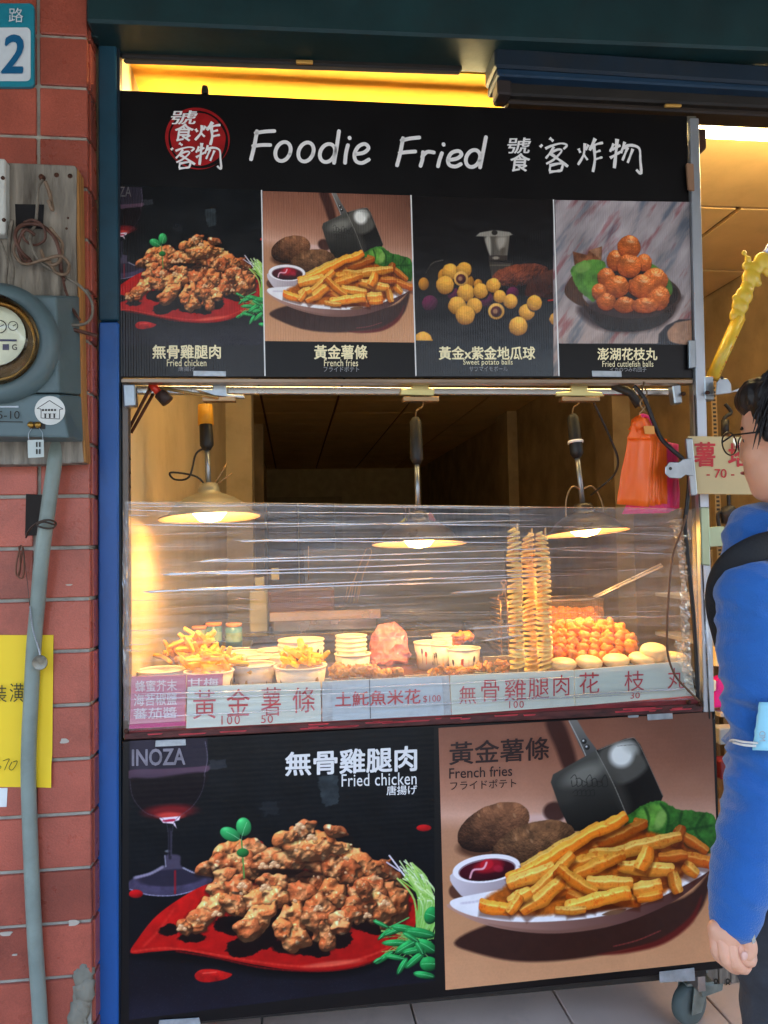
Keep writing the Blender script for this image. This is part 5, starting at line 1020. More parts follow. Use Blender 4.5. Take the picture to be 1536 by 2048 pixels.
# pink crumpled bag on the counter
def blobmesh(shapes, voxel, smooth=6, fac=.5):
    b = MB()
    for s_ in shapes: s_(b)
    me = bpy.data.meshes.new('m'); me.from_pydata(b.v, [], b.f); o = bpy.data.objects.new('m', me); COL.objects.link(o)
    m = o.modifiers.new('r', 'REMESH'); m.mode = 'VOXEL'; m.voxel_size = voxel; m.use_smooth_shade = True
    s2 = o.modifiers.new('s', 'SMOOTH'); s2.factor = fac; s2.iterations = smooth
    dg = bpy.context.evaluated_depsgraph_get(); dg.update(); r = bpy.data.meshes.new_from_object(o.evaluated_get(dg)); bpy.data.objects.remove(o); bpy.data.meshes.remove(me)
    r.polygons.foreach_set('use_smooth', [True] * len(r.polygons)); return r
def put(me, name, m, parent=None, origin=None):
    me.name = name; me.materials.clear(); me.materials.append(m); o = bpy.data.objects.new(name, me); COL.objects.link(o)
    org = Vector(parent['_org']) if parent is not None else Vector(origin or (0, 0, 0)); me.transform(Matrix.Translation(-org))
    if parent is not None: o.parent = parent
    else: o.location = org; o['_org'] = tuple(org)
    return o
def displace(me, fn):
    n = len(me.vertices); no = np.empty(n * 3, np.float32); me.vertex_normals.foreach_get('vector', no); co = np.empty(n * 3, np.float32); me.vertices.foreach_get('co', co); no = no.reshape(-1, 3); co = co.reshape(-1, 3)
    d = np.array([fn(Vector(c)) for c in co.tolist()], np.float32); me.vertices.foreach_set('co', (co + no * d[:, None]).ravel()); me.update()
def crumple(me, amp, sc, seed=0, ridged=True):
    def fn(c):
        q = c * sc + Vector((seed, 0, 0)); d = mnoise.noise(q); d2 = mnoise.noise(q * 2.3); return amp * ((abs(d) * -2 + .7 + abs(d2) * -.9) if ridged else d + .5 * d2)
    displace(me, fn)
m_bag = mat('pink_plastic', (248, 156, 152), .22, var=.2, vscale=14, sss=.4, bump=.6, bscale=30)
g1 = PZ(784, 1330, zc + .001)
bagr = [(.062, 0), (.066, .02), (.064, .05), (.058, .08), (.05, .105), (.036, .122), (.016, .13)]
me = blobmesh([lambda b: b.lathe([(.001, 0)] + bagr + [(.001, .132)], g1 + Vector((0, .045, 0)), 24)], .0022, 3)
me.transform(Matrix.Translation(g1 + Vector((0, .045, 0))) @ Matrix.Diagonal((1.03, .7, 1.02, 1)) @ Matrix.Translation(-(g1 + Vector((0, .045, 0)))))
crumple(me, .0095, 19, 3)
tag(put(me, 'plastic_bag', m_bag, None, g1), 'crumpled pink plastic bag standing in the middle of the counter', 'bag')
# wire baskets
def wire_box(x0, x1, y0, y1, z0, z1, nx, nz, r, ny=6):
    b = MB(); L = lambda p, q, rr=r: b.tube([p, q], rr, 4, cap=False)
    for Y in (y0, y1):
        for i in range(nx + 1): x = x0 + (x1 - x0) * i / nx; L((x, Y, z0), (x, Y, z1))
        for i in range(nz + 1): z = z0 + (z1 - z0) * i / nz; L((x0, Y, z), (x1, Y, z))
    for X in (x0, x1):
        for i in range(ny + 1): y = y0 + (y1 - y0) * i / ny; L((X, y, z0), (X, y, z1))
        for i in range(nz + 1): z = z0 + (z1 - z0) * i / nz; L((X, y0, z), (X, y1, z))
    for i in range(nx + 1): x = x0 + (x1 - x0) * i / nx; L((x, y0, z0), (x, y1, z0))
    return b
yb0 = .50
A0, A1 = P(1098, 1262, yb0), P(1206, 1198, yb0)
o = thing('wire_basket', 'wire frying basket full of orange balls behind the heap, its long handle rising right', 'basket', A0)
wire_box(A0.x, A1.x, yb0, yb0 + .16, A0.z - .02, A1.z, 24, 14, .0008, 20).build('wire_mesh', m_wire, o)
fb = MB()
for Z in (A1.z,): fb.tube([(A0.x, yb0, Z), (A1.x, yb0, Z), (A1.x, yb0 + .16, Z), (A0.x, yb0 + .16, Z)], .003, 6, closed=True)
fb.build('rim_wire', m_wire, o)
h0, h1 = P(1190, 1196, yb0 + .1), P(1326, 1132, yb0 + .05)
MB().tube([h0 + Vector((0, 0, -.03)), h0, h1], .0035, 6).tube([h0 + Vector((0, .015, -.03)), h0 + Vector((0, .012, .004)), h1 + Vector((0, .012, .006))], .0035, 6).build('handle', mat('handle_steel', (214, 190, 160), .3, .8), o)
for i in range(24):
    x = 1108 + (i % 8) * 12 + rg.uniform(-3, 3); y = 1248 - (i // 8) * 11 + rg.uniform(-2, 2); lump(x, y, yb0 + .03 + .03 * (i // 8), .02, m_ball, 'orange fried ball inside the wire basket', 'orange fried balls in the wire basket', 400 + i, 'fried ball', 'fried_ball', (1, 1, .95), .28)
R0, R1 = P(1004, 1310, .3), P(1042, 1200, .3)
o = thing('wire_rack', 'narrow upright wire rack with a hooked handle left of the potato spirals', 'rack', R0)
rk = MB()
for x in np.linspace(R0.x, R1.x, 4): rk.tube([(x, .3, R0.z), (x, .3, R1.z), (x, .34, R1.z + .004), (x, .42, R1.z)], .0015, 5)
for z in np.linspace(R0.z + .01, R1.z, 12): rk.tube([(R0.x, .3, z), (R1.x, .3, z), (R1.x, .42, z), (R0.x, .42, z)], .0009, 4, closed=True)
rk.build('rack_wires', m_wire, o)
q = P(1008, 1192, .3); MB().tube(spline([q + Vector((-.012, 0, -.03)), q + Vector((-.016, 0, 0)), q + Vector((-.004, 0, .004)), q + Vector((-.002, 0, .03)), q + Vector((-.008, 0, .038)), q + Vector((0, 0, .046)), q + Vector((.008, 0, .038)), q + Vector((.002, 0, .03)), q + Vector((.006, 0, -.02)), q + Vector((.01, 0, -.09))], 5), .0016, 5).build('hook_handle', m_wire, o)
# slanted steel edge strip on the counter, and steel pan
a, b = PZ(955, 1262, zc + .02), PZ(1048, 1350, zc + .02)
o = piece('metal_divider', 'perforated dark steel strip slanting across the counter beside the rack', 'divider', MB().prism([a, b, b + Vector((.02, 0, 0)), a + Vector((.02, 0, 0))], (0, 0, -.02)), mat('divider_steel', (96, 84, 70), .35, .7), .002)
for i in range(9):
    q = a.lerp(b, (i + .5) / 9) + Vector((.01, 0, .0005)); MB().lathe([(.0005, .0012), (.003, .001), (.0035, 0)], q, 8).build('rivet', m_stain, o)
p0 = PZ(985, 1290, zc + .001)
o = thing('steel_pan', 'shiny rectangular steel pan behind the printed cups', 'pan', p0)
MB().box((p0.x - .06, p0.y + .05, zc + .001), (p0.x + .12, p0.y + .25, zc + .004)).build('pan_floor', m_stain, o)
for a_, b_ in (((-.064, .046), (-.06, .254)), ((.12, .046), (.124, .254)), ((-.06, .046), (.12, .05)), ((-.06, .25), (.12, .254))): MB().box((p0.x + a_[0], p0.y + a_[1], zc + .001), (p0.x + b_[0], p0.y + b_[1], zc + .07)).build('pan_wall', m_stain, o, bevel=.001)

# ================================================================== back of the kitchen
m_hood = mat('grey_cabinet', (104, 98, 88), .5, .2, var=.15, dirt=.3)
# splash panel / work surface
o = thing('kitchen_worktop', 'steel kitchen worktop running along behind the cart', 'worktop', (.0, 1.2, 0))
wz_ = P(650, 1252, 1.25).z
MB().box((XL + .02, 1.0, wz_ - .03), (.55, 1.7, wz_)).build('top', m_stain, o, bevel=.003); MB().box((XL + .04, 1.02, .12), (.53, 1.68, wz_ - .031)).build('cabinet_front', m_hood, o)
# fryer
f0, f1 = P(545, 1247, 1.05), P(755, 1222, 1.05)
o = thing('deep_fryer', 'steel deep fryer with an open tank on the worktop at the left', 'fryer', (f0.x, 1.05, wz_))
MB().box((f0.x, 1.05, wz_ + .001), (f1.x, 1.5, f1.z)).build('tank', m_stain, o, bevel=.006)
MB().box((f0.x - .012, 1.038, f1.z - .028), (f1.x + .012, 1.049, f1.z + .008)).build('front_rim', mat('fryer_rim', (206, 180, 150), .25, .9), o, bevel=.003)
t0, t1 = P(499, 1248, 1.1), P(535, 1182, 1.1)
MB().box((t0.x, 1.1, wz_ + .001), (t1.x, 1.3, t1.z)).build('control_tower', mat('tower_cream', (196, 184, 130), .5), o, bevel=.004)
MB().box((t0.x + .02, 1.14, t1.z + .001), (t0.x + .055, 1.2, t1.z + .05)).build('tower_cap', mat('tower_cream', (1, 1, 1)), o, bevel=.003)
MB().box((P(542, 1160, 1.1).x, 1.12, t1.z + .04), (P(558, 1160, 1.1).x, 1.16, t1.z + .085)).build('thermostat', mat('tower_cream', (1, 1, 1)), o, bevel=.003)
B0, B1 = P(537, 1232, 1.08), P(668, 1178, 1.08)
o = thing('wire_basket', 'dense wire frying basket resting on the fryer at the left', 'basket', B0)
wire_box(B0.x, B1.x, 1.08, 1.3, B0.z + .002, B1.z, 34, 14, .0012, 14).build('wire_mesh', mat('brown_wire', (150, 104, 64), .4, .6), o)
MB().tube([(B0.x, 1.08, B1.z), (B1.x, 1.08, B1.z), (B1.x, 1.3, B1.z), (B0.x, 1.3, B1.z)], .004, 6, closed=True).build('rim_wire', m_wire, o)
MB().box((B0.x + .01, 1.1, B0.z + .004), (B1.x - .01, 1.29, B1.z - .05)).build('dark_oil', mat('fry_crumbs', (120, 70, 36), .6, bump=.8, bscale=60), o)
# hanging skimmers
for (x0, y0, x1, y1, lb_) in [(735, 1095, 702, 1205, 'wire tongs with a looped grip hanging in front of the dark wall'), (617, 1092, 617, 1160, 'thin metal rod hanging beside the fryer basket')]:
    a, b = P(x0, y0, .95), P(x1, y1, .95); o = thing('kitchen_tongs' if x0 > 700 else 'skewer_rod', lb_, 'tool', b)
    if x0 > 700:
        for dx in (-.012, .014): MB().tube(spline([a + Vector((0, 0, 0)), a + Vector((dx, 0, -.02)), a.lerp(b, .5) + Vector((dx, 0, 0)), b + Vector((dx * 1.6, 0, 0))], 5), .0022, 6).build('wire_arm', m_wire, o)
        for i in range(5): MB().tube([b + Vector((-.024 + i * .01, 0, -.004)), b + Vector((-.008 + i * .01, 0, .07))], .0013, 5).build('tine', m_wire, o)
    else: MB().tube([a, b], .002, 6).build('rod', m_wire, o)
# jars
for (x, yb_, yt_, c, lb_) in [(400, 1292, 1252, (120, 140, 84), 'short green sauce jar with orange lid, left of the three'), (428, 1290, 1245, (70, 120, 110), 'tall teal jar with orange lid, between the other two'), (468, 1291, 1246, (84, 140, 140), 'pale teal jar with orange lid, right of the three')]:
    a, b = P(x, yb_, .62), P(x, yt_, .62); r = .026; o = thing('sauce_jar', lb_, 'jar', (a.x, a.y, a.z)); h = b.z - a.z
    MB().lathe([(.001, 0), (r, .001), (r, h * .78), (r * .85, h * .82), (r * .85, h * .86)], a, 20).build('jar_body', mat('jar_%d' % x, c, .3), o)
    MB().lathe([(r * .9, h * .85), (r * .95, h * .86), (r * .95, h), (.001, h)], a, 20).build('lid', mat('jar_lid', (220, 140, 80), .5), o)
    MB().lathe([(r * 1.01, h * .2), (r * 1.01, h * .6)], a, 20).build('label_band', mat('jar_band', (130, 160, 130), .5), o)
x0 = P(380, 1295, .55); o = piece('shelf_box', 'low steel shelf under the three sauce jars', 'shelf', MB().box((x0.x, .56, zc + .001), (P(500, 1295, .55).x, .74, P(428, 1291, .62).z - .001)), m_stain, .003)
x0 = P(462, 1298, .5); piece('storage_box', 'low translucent food box lid behind the empty cups', 'box', MB().box((x0.x, .48, zc + .001), (x0.x + .2, .55, zc + .055)), mat('box_plastic', (200, 190, 160), .4), .008)
# grey hood panel behind lamps
a, b = P(560, 1190, 1.75), P(1030, 1060, 1.75)
o = thing('exhaust_panel', 'large grey steel panel behind the frying area', 'panel', (a.x, 1.75, wz_))
MB().box((P(610, 1190, 1.75).x, 1.75, .2), (P(1010, 1100, 1.75).x, 1.8, P(800, 1095, 1.75).z)).build('sheet', mat('grey_sheet', (96, 92, 84), .45, .3, dirt=.3), o)
# red & green clips hanging in front of the middle lamp
o = thing('hanging_clips', 'yellow and red plastic clips dangling behind the middle lamp', 'clips', P(835, 1050, .36))
MB().prism([P(796, 1048, .36), P(812, 1034, .36), P(822, 1050, .36), P(808, 1062, .36)], (0, .01, 0)).build('yellow_clip', mat('clip_yellow', (216, 186, 30), .4), o, bevel=.002)
MB().prism([P(818, 1062, .36), P(822, 1048, .36), P(838, 1048, .36), P(836, 1062, .36)], (0, .01, 0)).build('yellow_clip', mat('clip_yellow', (1, 1, 1)), o, bevel=.002)
MB().prism([P(846, 1030, .37), P(862, 1024, .37), P(872, 1040, .37), P(852, 1062, .37)], (0, .01, 0)).build('red_clip', mat('clip_red', (170, 66, 40), .5), o, bevel=.002)
for x in (812, 820, 832): MB().tube([P(x, 1048, .36), P(x - 2, 1010, .36)], .0014, 5).build('string', m_brown, o)

# ================================================================== plastic bags on a hook
m_or = mat('orange_plastic', (250, 104, 24), .38, var=.12, vscale=10, sss=.35, bump=.3, bscale=14, stretch=(4, 4, .6))
m_pk = mat('magenta_plastic', (236, 56, 120), .38, var=.12, vscale=10, sss=.35, bump=.3, bscale=14, stretch=(4, 4, .6))
def bag_sheet(px, Y, m, par, seed):
    tl, tr, br, bl = px; n = 10; vs = []; rg = random.Random(seed)
    for j in range(n + 1):
        for i in range(n + 1):
            u, v = i / n, j / n; x = (tl[0] * (1 - u) + tr[0] * u) * (1 - v) + (bl[0] * (1 - u) + br[0] * u) * v; y = (tl[1] * (1 - u) + tr[1] * u) * (1 - v) + (bl[1] * (1 - u) + br[1] * u) * v
            x += 2.5 * mnoise.noise(Vector((v * 3, seed, 0))) * (1 if i in (0, n) else 0); p = P(x, y, Y); p.y += .006 * mnoise.noise(Vector((u * 3, v * 2, seed))); vs.append(p)
    f = [(j * (n + 1) + i, j * (n + 1) + i + 1, (j + 1) * (n + 1) + i + 1, (j + 1) * (n + 1) + i) for j in range(n) for i in range(n)]
    o = MB().add(vs, f, True).build('bag_sheet', m, par); sd_ = o.modifiers.new('thick', 'SOLIDIFY'); sd_.thickness = .0016; return o
ob = thing('bag_bundle', 'bundle of bright orange plastic carrier bags hanging from a hook at the right', 'bags', P(1280, 1005, -.03))
for k_ in range(7):
    bag_sheet([(1256 + k_ * 3, 872 + (k_ % 3)), (1304 + k_ * 5, 872 + k_), (1298 + k_ * 6, 1014 - (k_ % 2) * 6 - k_), (1234 + k_ * 3, 1008 - k_)], -.035 + k_ * .006, m_or, ob, k_)
for k_ in range(4):
    bag_sheet([(1270 + k_ * 2, 834 + k_ * 2), (1288 + k_ * 3, 836), (1302 + k_ * 5, 878), (1254 + k_ * 3, 878)], -.036 + k_ * .008, m_or, ob, 50 + k_)
MB().ball(P(1276, 850, -.03), .017, 14, 10, .6, 5, (1, .8, 1.2)).build('bag_knot', m_or, ob)
MB().slab(q4([(1288, 852), (1308, 852), (1310, 868), (1290, 868)], -.05), (0, .004, 0)).build('paper_tag', mat('tag_tan', (226, 150, 70), .6), ob)
pb = thing('bag_bundle', 'bundle of magenta pink carrier bags hanging behind the orange ones', 'bags', P(1330, 1020, .01))
for k_ in range(6):
    bag_sheet([(1302 + k_ * 4, 880), (1336 + k_ * 4, 884 + k_), (1338 + k_ * 4, 1026 - k_ * 2), (1244 + k_ * 12, 1028)], .015 + k_ * .007, m_pk, pb, 20 + k_)
MB().tube(spline([P(1292, 880, .02), P(1286, 850, .02), P(1282, 832, .02), P(1296, 838, .02), P(1300, 860, .02)], 5), .012, 8, flat=.5).build('bag_neck', m_pk, pb)
hk = thing('wire_hook', 'twisted wire hook under the rail holding the bags', 'hook', P(1285, 800, -.02))
MB().tube(spline([P(1288, 764, -.01), P(1284, 790, -.02), P(1296, 802, -.02), P(1286, 818, -.02), P(1276, 832, -.025), P(1284, 842, -.03)], 5), .0024, 6).build('hook_wire', m_wire, hk)
MB().tube(spline([P(1282, 770, -.01), P(1294, 786, -.02), P(1280, 806, -.02), P(1292, 826, -.022)], 5), .0018, 6).build('hook_wire', m_wire, hk)
# ================================================================== bulldog clips
def clip(name_label, body, tab, Y, m=None, hole=None, d=.01):
    o = thing('bulldog_clip', name_label, 'clip', P(body[0][0], body[0][1], Y))
    m = m or m_steel
    MB().slab(q4(body, Y), (0, d, 0)).build('jaw', m, o, bevel=.003, seg=2); MB().prism([P(x, y, Y - .001) for x, y in tab], (0, .003, 0)).build('grip_plate', m, o, bevel=.0015)
    if hole: MB().disc(P(hole[0], hole[1], Y - .0016), .0042, (0, -1, 0), 12).build('grip_hole', m_black, o)
    return o
clip('silver bulldog clip gripping the left end of the cardboard sign', [(1372, 876), (1386, 876), (1396, 990), (1382, 992)], [(1384, 916), (1366, 918), (1358, 924), (1338, 924), (1331, 934), (1331, 948), (1340, 956), (1362, 957), (1372, 950), (1388, 952)], -.06, hole=(1341, 937))
clip('silver bulldog clip standing on the post bracket beside the yellow bubble wand', [(1404, 790), (1460, 784), (1480, 776), (1482, 782), (1440, 800), (1404, 804)][:4], [(1432, 790), (1434, 764), (1440, 756), (1456, 757), (1463, 768), (1464, 786)], -.04, hole=(1444, 756))
clip('greenish bulldog clip clamping the film to the right post', [(1401, 1014), (1419, 1014), (1421, 1132), (1403, 1130)], [(1418, 1054), (1448, 1052), (1452, 1058), (1464, 1060), (1468, 1072), (1466, 1084), (1452, 1092), (1420, 1094)], -.05, m=mat('greenish_steel', (150, 160, 132), .35, .7, var=.2), hole=(1459, 1072))
for (q, lb_) in [([(425, 765), (452, 765), (455, 788), (488, 790), (490, 797), (430, 792), (388, 778), (425, 778)], 'silver clip under the rail over the left lamp'), ([(823, 765), (858, 765), (858, 775), (870, 778), (868, 792), (800, 790), (802, 778), (824, 775)], 'yellow lit clip over the middle lamp handle'),
                 ([(1142, 766), (1175, 766), (1176, 782), (1204, 784), (1210, 793), (1112, 792), (1113, 784), (1143, 782)], 'yellow lit clip above the right lamp')]:
    o = thing('bulldog_clip', lb_, 'clip', P(q[0][0], q[0][1], .03)); MB().prism([P(x, y, .03) for x, y in q], (0, .012, 0)).build('clip_body', mat('yellow_lit_clip', (190, 176, 120), .3, .8) if q[0][0] > 600 else m_steel, o, bevel=.002)  # yellow lamp light put into the colour of the right two clips
    x_ = (q[0][0] + q[1][0]) / 2; MB().box(P(x_ - 34, 802, .025), P(x_ + 34, 797, .05)).build('jaw', m_wire, o, bevel=.001)
# cardboard price sign
m_card = mat('cardboard', (204, 178, 128), .5, var=.08, vscale=5, dirt=.2, dirtcol=(160, 120, 70))
o = thing('cardboard_sign', 'tan cardboard sign in red with 70, clipped right of the post', 'sign', P(1390, 985, -.045))
MB().slab(q4([(1376, 872), (1640, 876), (1640, 990), (1388, 988)], -.048), (0, .004, 0)).build('card', m_card, o, bevel=.001)
T('薯', 1387, 884, 1430, 934, m_red, o, -.048, 0, bold=.02); T('塔', 1455, 886, 1500, 934, m_red, o, -.048, 0, bold=.02); T('- 70 -', 1412, 938, 1468, 956, m_red, o, -.048, 0, bold=.01)

# ================================================================== cables
o = tag(MB().tube(spline([P(1268, 772, -.01), P(1290, 800, -.02), P(1318, 870, -.03), P(1345, 900, -.05), P(1372, 926, -.055), P(1378, 960, -.04), P(1374, 1010, -.035), P(1370, 1050, -.035), P(1376, 1120, -.035), P(1386, 1220, -.035), P(1392, 1310, -.035), P(1396, 1400, -.035)], 8), .0055, 8).build('power_cable', m_cord), 'black power cable running down inside the right post', 'cable')
o = tag(MB().tube(spline([P(1373, 1030, -.04), P(1364, 1060, -.04), P(1346, 1110, -.045), P(1338, 1180, -.045), P(1334, 1260, -.045), P(1336, 1310, -.045), P(1350, 1350, -.045), P(1372, 1376, -.045), P(1398, 1402, -.04)], 8), .0028, 8).build('thin_cable', m_brown), 'thin brown cable looping down in front of the film at the right', 'cable')
o = tag(MB().tube(spline([P(1170, 770, .06), P(1192, 815, .08), P(1222, 880, .1), P(1236, 920, .1), P(1228, 950, .12), P(1200, 975, .15), P(1182, 990, .2)], 8), .003, 8).build('lamp_cable', m_cord), 'black lamp cable hanging between the right lamp and the bags', 'cable')
o = tag(MB().tube([P(1226, 770, .05), P(1262, 786, .05), P(1278, 812, .04)], .012, 8).build('taped_cable', m_black), 'black taped cable bundle at the rail beside the bag hook', 'cable')
# rod and straps in the upper left corner of the window
o = thing('support_strap', 'dark diagonal steel straps with a red tipped clamp in the upper left corner', 'bracket', P(300, 790, .05))
MB().tube([P(256, 862, .04), P(302, 772, .04)], .004, 6).build('strap', m_rust, o); MB().tube([P(262, 866, .06), P(312, 778, .06)], .004, 6).build('strap', m_rust, o)
MB().tube([P(302, 768, .03), P(318, 786, .03)], .009, 8).build('red_grip', mat('red_grip', (200, 50, 30), .4), o); MB().tube([P(320, 786, .03), P(336, 804, .03)], .016, 8).build('clamp_knob', mat('dark_clamp', (50, 34, 28), .6), o)
MB().tube([P(320, 776, .02), P(436, 795, .02)], .004, 6).build('rod', mat('brass_rod', (150, 120, 70), .4, .6), o)
o = thing('cup_hook_strip', 'dark saw-toothed hanger strip inside the left post', 'strip', P(252, 960, .03))
for i in range(3): MB().prism([P(249, 890 + i * 28, .02), P(260, 902 + i * 28, .02), P(253, 898 + i * 28, .02), P(262, 920 + i * 28, .02), P(250, 916 + i * 28, .02)], (0, .003, 0)).build('tooth', m_rust, o)

# ================================================================== cling film over the counter opening
m_film = bpy.data.materials.new('cling_film'); m_film.use_nodes = True; nt = m_film.node_tree; N = nt.nodes; L_ = nt.links; N.clear()
out = N.new('ShaderNodeOutputMaterial'); tr = N.new('ShaderNodeBsdfTransparent'); gl = N.new('ShaderNodeBsdfGlossy'); gl.inputs['Roughness'].default_value = .22; df_ = N.new('ShaderNodeBsdfDiffuse'); df_.inputs[0].default_value = (.8, .82, .84, 1)
tl_ = N.new('ShaderNodeBsdfTranslucent'); tl_.inputs[0].default_value = (.9, .86, .76, 1)
tc = N.new('ShaderNodeTexCoord'); mp = N.new('ShaderNodeMapping'); mp.inputs['Scale'].default_value = (1.1, 1, 26); nz = N.new('ShaderNodeTexNoise'); nz.inputs['Scale'].default_value = 2.2; nz.inputs['Detail'].default_value = 6; nz.inputs['Distortion'].default_value = .4
L_.new(tc.outputs['Object'], mp.inputs[0]); L_.new(mp.outputs[0], nz.inputs[0]); bp = N.new('ShaderNodeBump'); bp.inputs['Strength'].default_value = .9; bp.inputs['Distance'].default_value = .012; L_.new(nz.outputs[0], bp.inputs['Height']); L_.new(bp.outputs[0], gl.inputs['Normal'])
a1 = N.new('ShaderNodeMixShader'); a1.inputs[0].default_value = .42; a2 = N.new('ShaderNodeMixShader'); a3 = N.new('ShaderNodeMixShader')
L_.new(df_.outputs[0], a1.inputs[1]); L_.new(tl_.outputs[0], a1.inputs[2]); L_.new(a1.outputs[0], a2.inputs[1]); L_.new(gl.outputs[0], a2.inputs[2]); a2.inputs[0].default_value = .55
mr = N.new('ShaderNodeMapRange'); mr.inputs[1].default_value = .35; mr.inputs[2].default_value = .75; mr.inputs[3].default_value = .09; mr.inputs[4].default_value = .25; L_.new(nz.outputs[0], mr.inputs[0]); L_.new(mr.outputs[0], a3.inputs[0])  # reflected haze put in as a streaky whitish share
L_.new(tr.outputs[0], a3.inputs[1]); L_.new(a2.outputs[0], a3.inputs[2]); L_.new(a3.outputs[0], out.inputs[0])
film = thing('cling_film', 'clear cling film stretched with bright wrinkles across the counter opening', 'film', P(820, 1440, -.03))
FY = -.030
n, mm = 60, 40; vs = []
tlp, trp, brp, blp = P(250, 1003, FY), P(1392, 1018, FY), P(1402, 1398, FY), P(256, 1462, FY)
for j in range(mm + 1):
    for i in range(n + 1):
        u, v = i / n, j / mm; p = (tlp * (1 - u) + trp * u) * (1 - v) + (blp * (1 - u) + brp * u) * v
        p.y += .0016 * mnoise.noise(Vector((u * 2, v * 14, 0))) * min(1, v * 6); vs.append(p)
MB().add(vs, [(j * (n + 1) + i, j * (n + 1) + i + 1, (j + 1) * (n + 1) + i + 1, (j + 1) * (n + 1) + i) for j in range(mm) for i in range(n)], True).build('film_sheet', m_film, film)
# folds: raised wrinkles, their sky glints partly put in as white colour
def mat_fold(name, dens, rough=.25, col=(.92, .95, 1)):
    m = bpy.data.materials.new(name); m.use_nodes = True; nt = m.node_tree; N = nt.nodes; L = nt.links; N.clear(); out = N.new('ShaderNodeOutputMaterial')
    tr = N.new('ShaderNodeBsdfTransparent'); g = N.new('ShaderNodeBsdfGlossy'); g.inputs[1].default_value = rough; g.inputs[0].default_value = (*col, 1); d = N.new('ShaderNodeBsdfDiffuse'); d.inputs[0].default_value = (*col, 1)
    a = N.new('ShaderNodeMixShader'); a.inputs[0].default_value = .3; L.new(g.outputs[0], a.inputs[1]); L.new(d.outputs[0], a.inputs[2]); b = N.new('ShaderNodeMixShader'); b.inputs[0].default_value = dens
    tc = N.new('ShaderNodeTexCoord'); mp = N.new('ShaderNodeMapping'); mp.inputs['Scale'].default_value = (6, 1, 30); nz = N.new('ShaderNodeTexNoise'); nz.inputs['Scale'].default_value = 1.5; L.new(tc.outputs['Object'], mp.inputs[0]); L.new(mp.outputs[0], nz.inputs[0])
    mr = N.new('ShaderNodeMapRange'); mr.inputs[1].default_value = .3; mr.inputs[2].default_value = .65; mr.inputs[3].default_value = dens * .55; mr.inputs[4].default_value = dens; L.new(nz.outputs[0], mr.inputs[0]); L.new(mr.outputs[0], b.inputs[0])
    L.new(tr.outputs[0], b.inputs[1]); L.new(a.outputs[0], b.inputs[2]); L.new(b.outputs[0], out.inputs[0]); return m
m_fold, m_fold2 = mat_fold('film_fold', 1.0), mat_fold('film_soft_fold', .5)
def fold(x0, y0, x1, y1, w0, w1, m=None, sag=0.0):
    n = max(6, int(abs(x1 - x0) / 40)); pts = []; rs = []; pxm = (P(800, 1200, FY) - P(801, 1200, FY)).length
    for i in range(n + 1):
        t = i / n; pts.append(P(x0 + (x1 - x0) * t, y0 + (y1 - y0) * t + sag * 4 * t * (1 - t) + .8 * mnoise.noise(Vector((t * 5, x0, y0))), FY - .0028)); rs.append(max(.25, 2.3 * (w0 + (w1 - w0) * t) * min(1, 6 * t + .05, 6 * (1 - t) + .05)) * pxm * .5)
    MB().tube(pts, rs, 6, cap=False, flat=.5).build('film_fold', m or m_fold, film)
for t in [(252, 1006, 330, 1008, 1.5, 1.5), (255, 1013, 500, 1012, 1.6, 1.3), (330, 1009, 1100, 1015, 1.4, 1.2), (252, 1019, 360, 1024, 2, 1.4), (500, 1024, 1090, 1029, 1.8, 1.2), (255, 1030, 300, 1032, 2.4, 1.2), (300, 1046, 1086, 1049, 2.2, 1.6), (260, 1049, 520, 1054, 2.6, 2), (520, 1054, 1080, 1040, 1.8, 1.4),
          (470, 1081, 1085, 1072, 3.5, 1.8), (470, 1081, 1080, 1086, 3.2, 1.6), (480, 1083, 560, 1080, 5, 3), (385, 1123, 1180, 1094, 3.2, 1.8), (390, 1124, 1180, 1114, 3.6, 1.7), (400, 1123, 460, 1118, 5, 4), (320, 1148, 1090, 1120, 4.2, 1.8), (330, 1148, 1130, 1140, 4, 1.7), (325, 1149, 430, 1145, 7, 5),
          (282, 1183, 1120, 1146, 3.8, 1.8), (282, 1183, 1080, 1160, 4, 1.6), (286, 1184, 380, 1180, 5, 3), (880, 1160, 1150, 1150, 2.2, 1.2), (850, 1049, 1250, 1056, 1.4, 1), (560, 1012, 1080, 1018, 1.1, 1)]: fold(*t)
rgf = random.Random(8)
for i in range(34):
    x0 = 260 + rgf.random() * 900; y0 = 1012 + rgf.random() ** 1.3 * 330; w = 60 + rgf.random() * 420; fold(x0, y0, min(1370, x0 + w), y0 - rgf.uniform(-.01, .05) * w * (1 if y0 > 1060 else 0), .5, .4, m_fold2)
for t in [(900, 1186, 1040, 1176, 5, 4), (930, 1258, 1048, 1250, 5, 4), (960, 1282, 1045, 1270, 4, 3), (255, 1200, 330, 1202, 2, 1), (255, 1262, 330, 1260, 2, 1.2), (252, 1290, 300, 1288, 2, 1), (250, 1300, 280, 1303, 3, 1), (1120, 1100, 1350, 1108, 3, 1.6), (1200, 1064, 1360, 1072, 2, 1.4), (1180, 1234, 1300, 1232, 1.5, 1),
          (1230, 1142, 1300, 1138, 1.5, 1), (620, 1196, 760, 1190, 2, 1.4), (470, 1196, 520, 1200, 1.4, 1), (470, 1214, 510, 1220, 1.4, 1), (262, 1388, 700, 1378, 3, 2), (262, 1398, 820, 1384, 2.4, 2), (255, 1436, 640, 1418, 2.4, 2.2), (640, 1418, 1300, 1388, 2, 2), (700, 1376, 1200, 1352, 2, 1.8), (1120, 1392, 1390, 1376, 5, 4), (900, 1398, 1120, 1394, 2.4, 2), (1000, 1300, 1100, 1298, 1.4, 1), (1250, 1224, 1330, 1222, 1.2, 1), (640, 1170, 760, 1160, 1.2, 1)]: fold(*t, m=m_fold2)
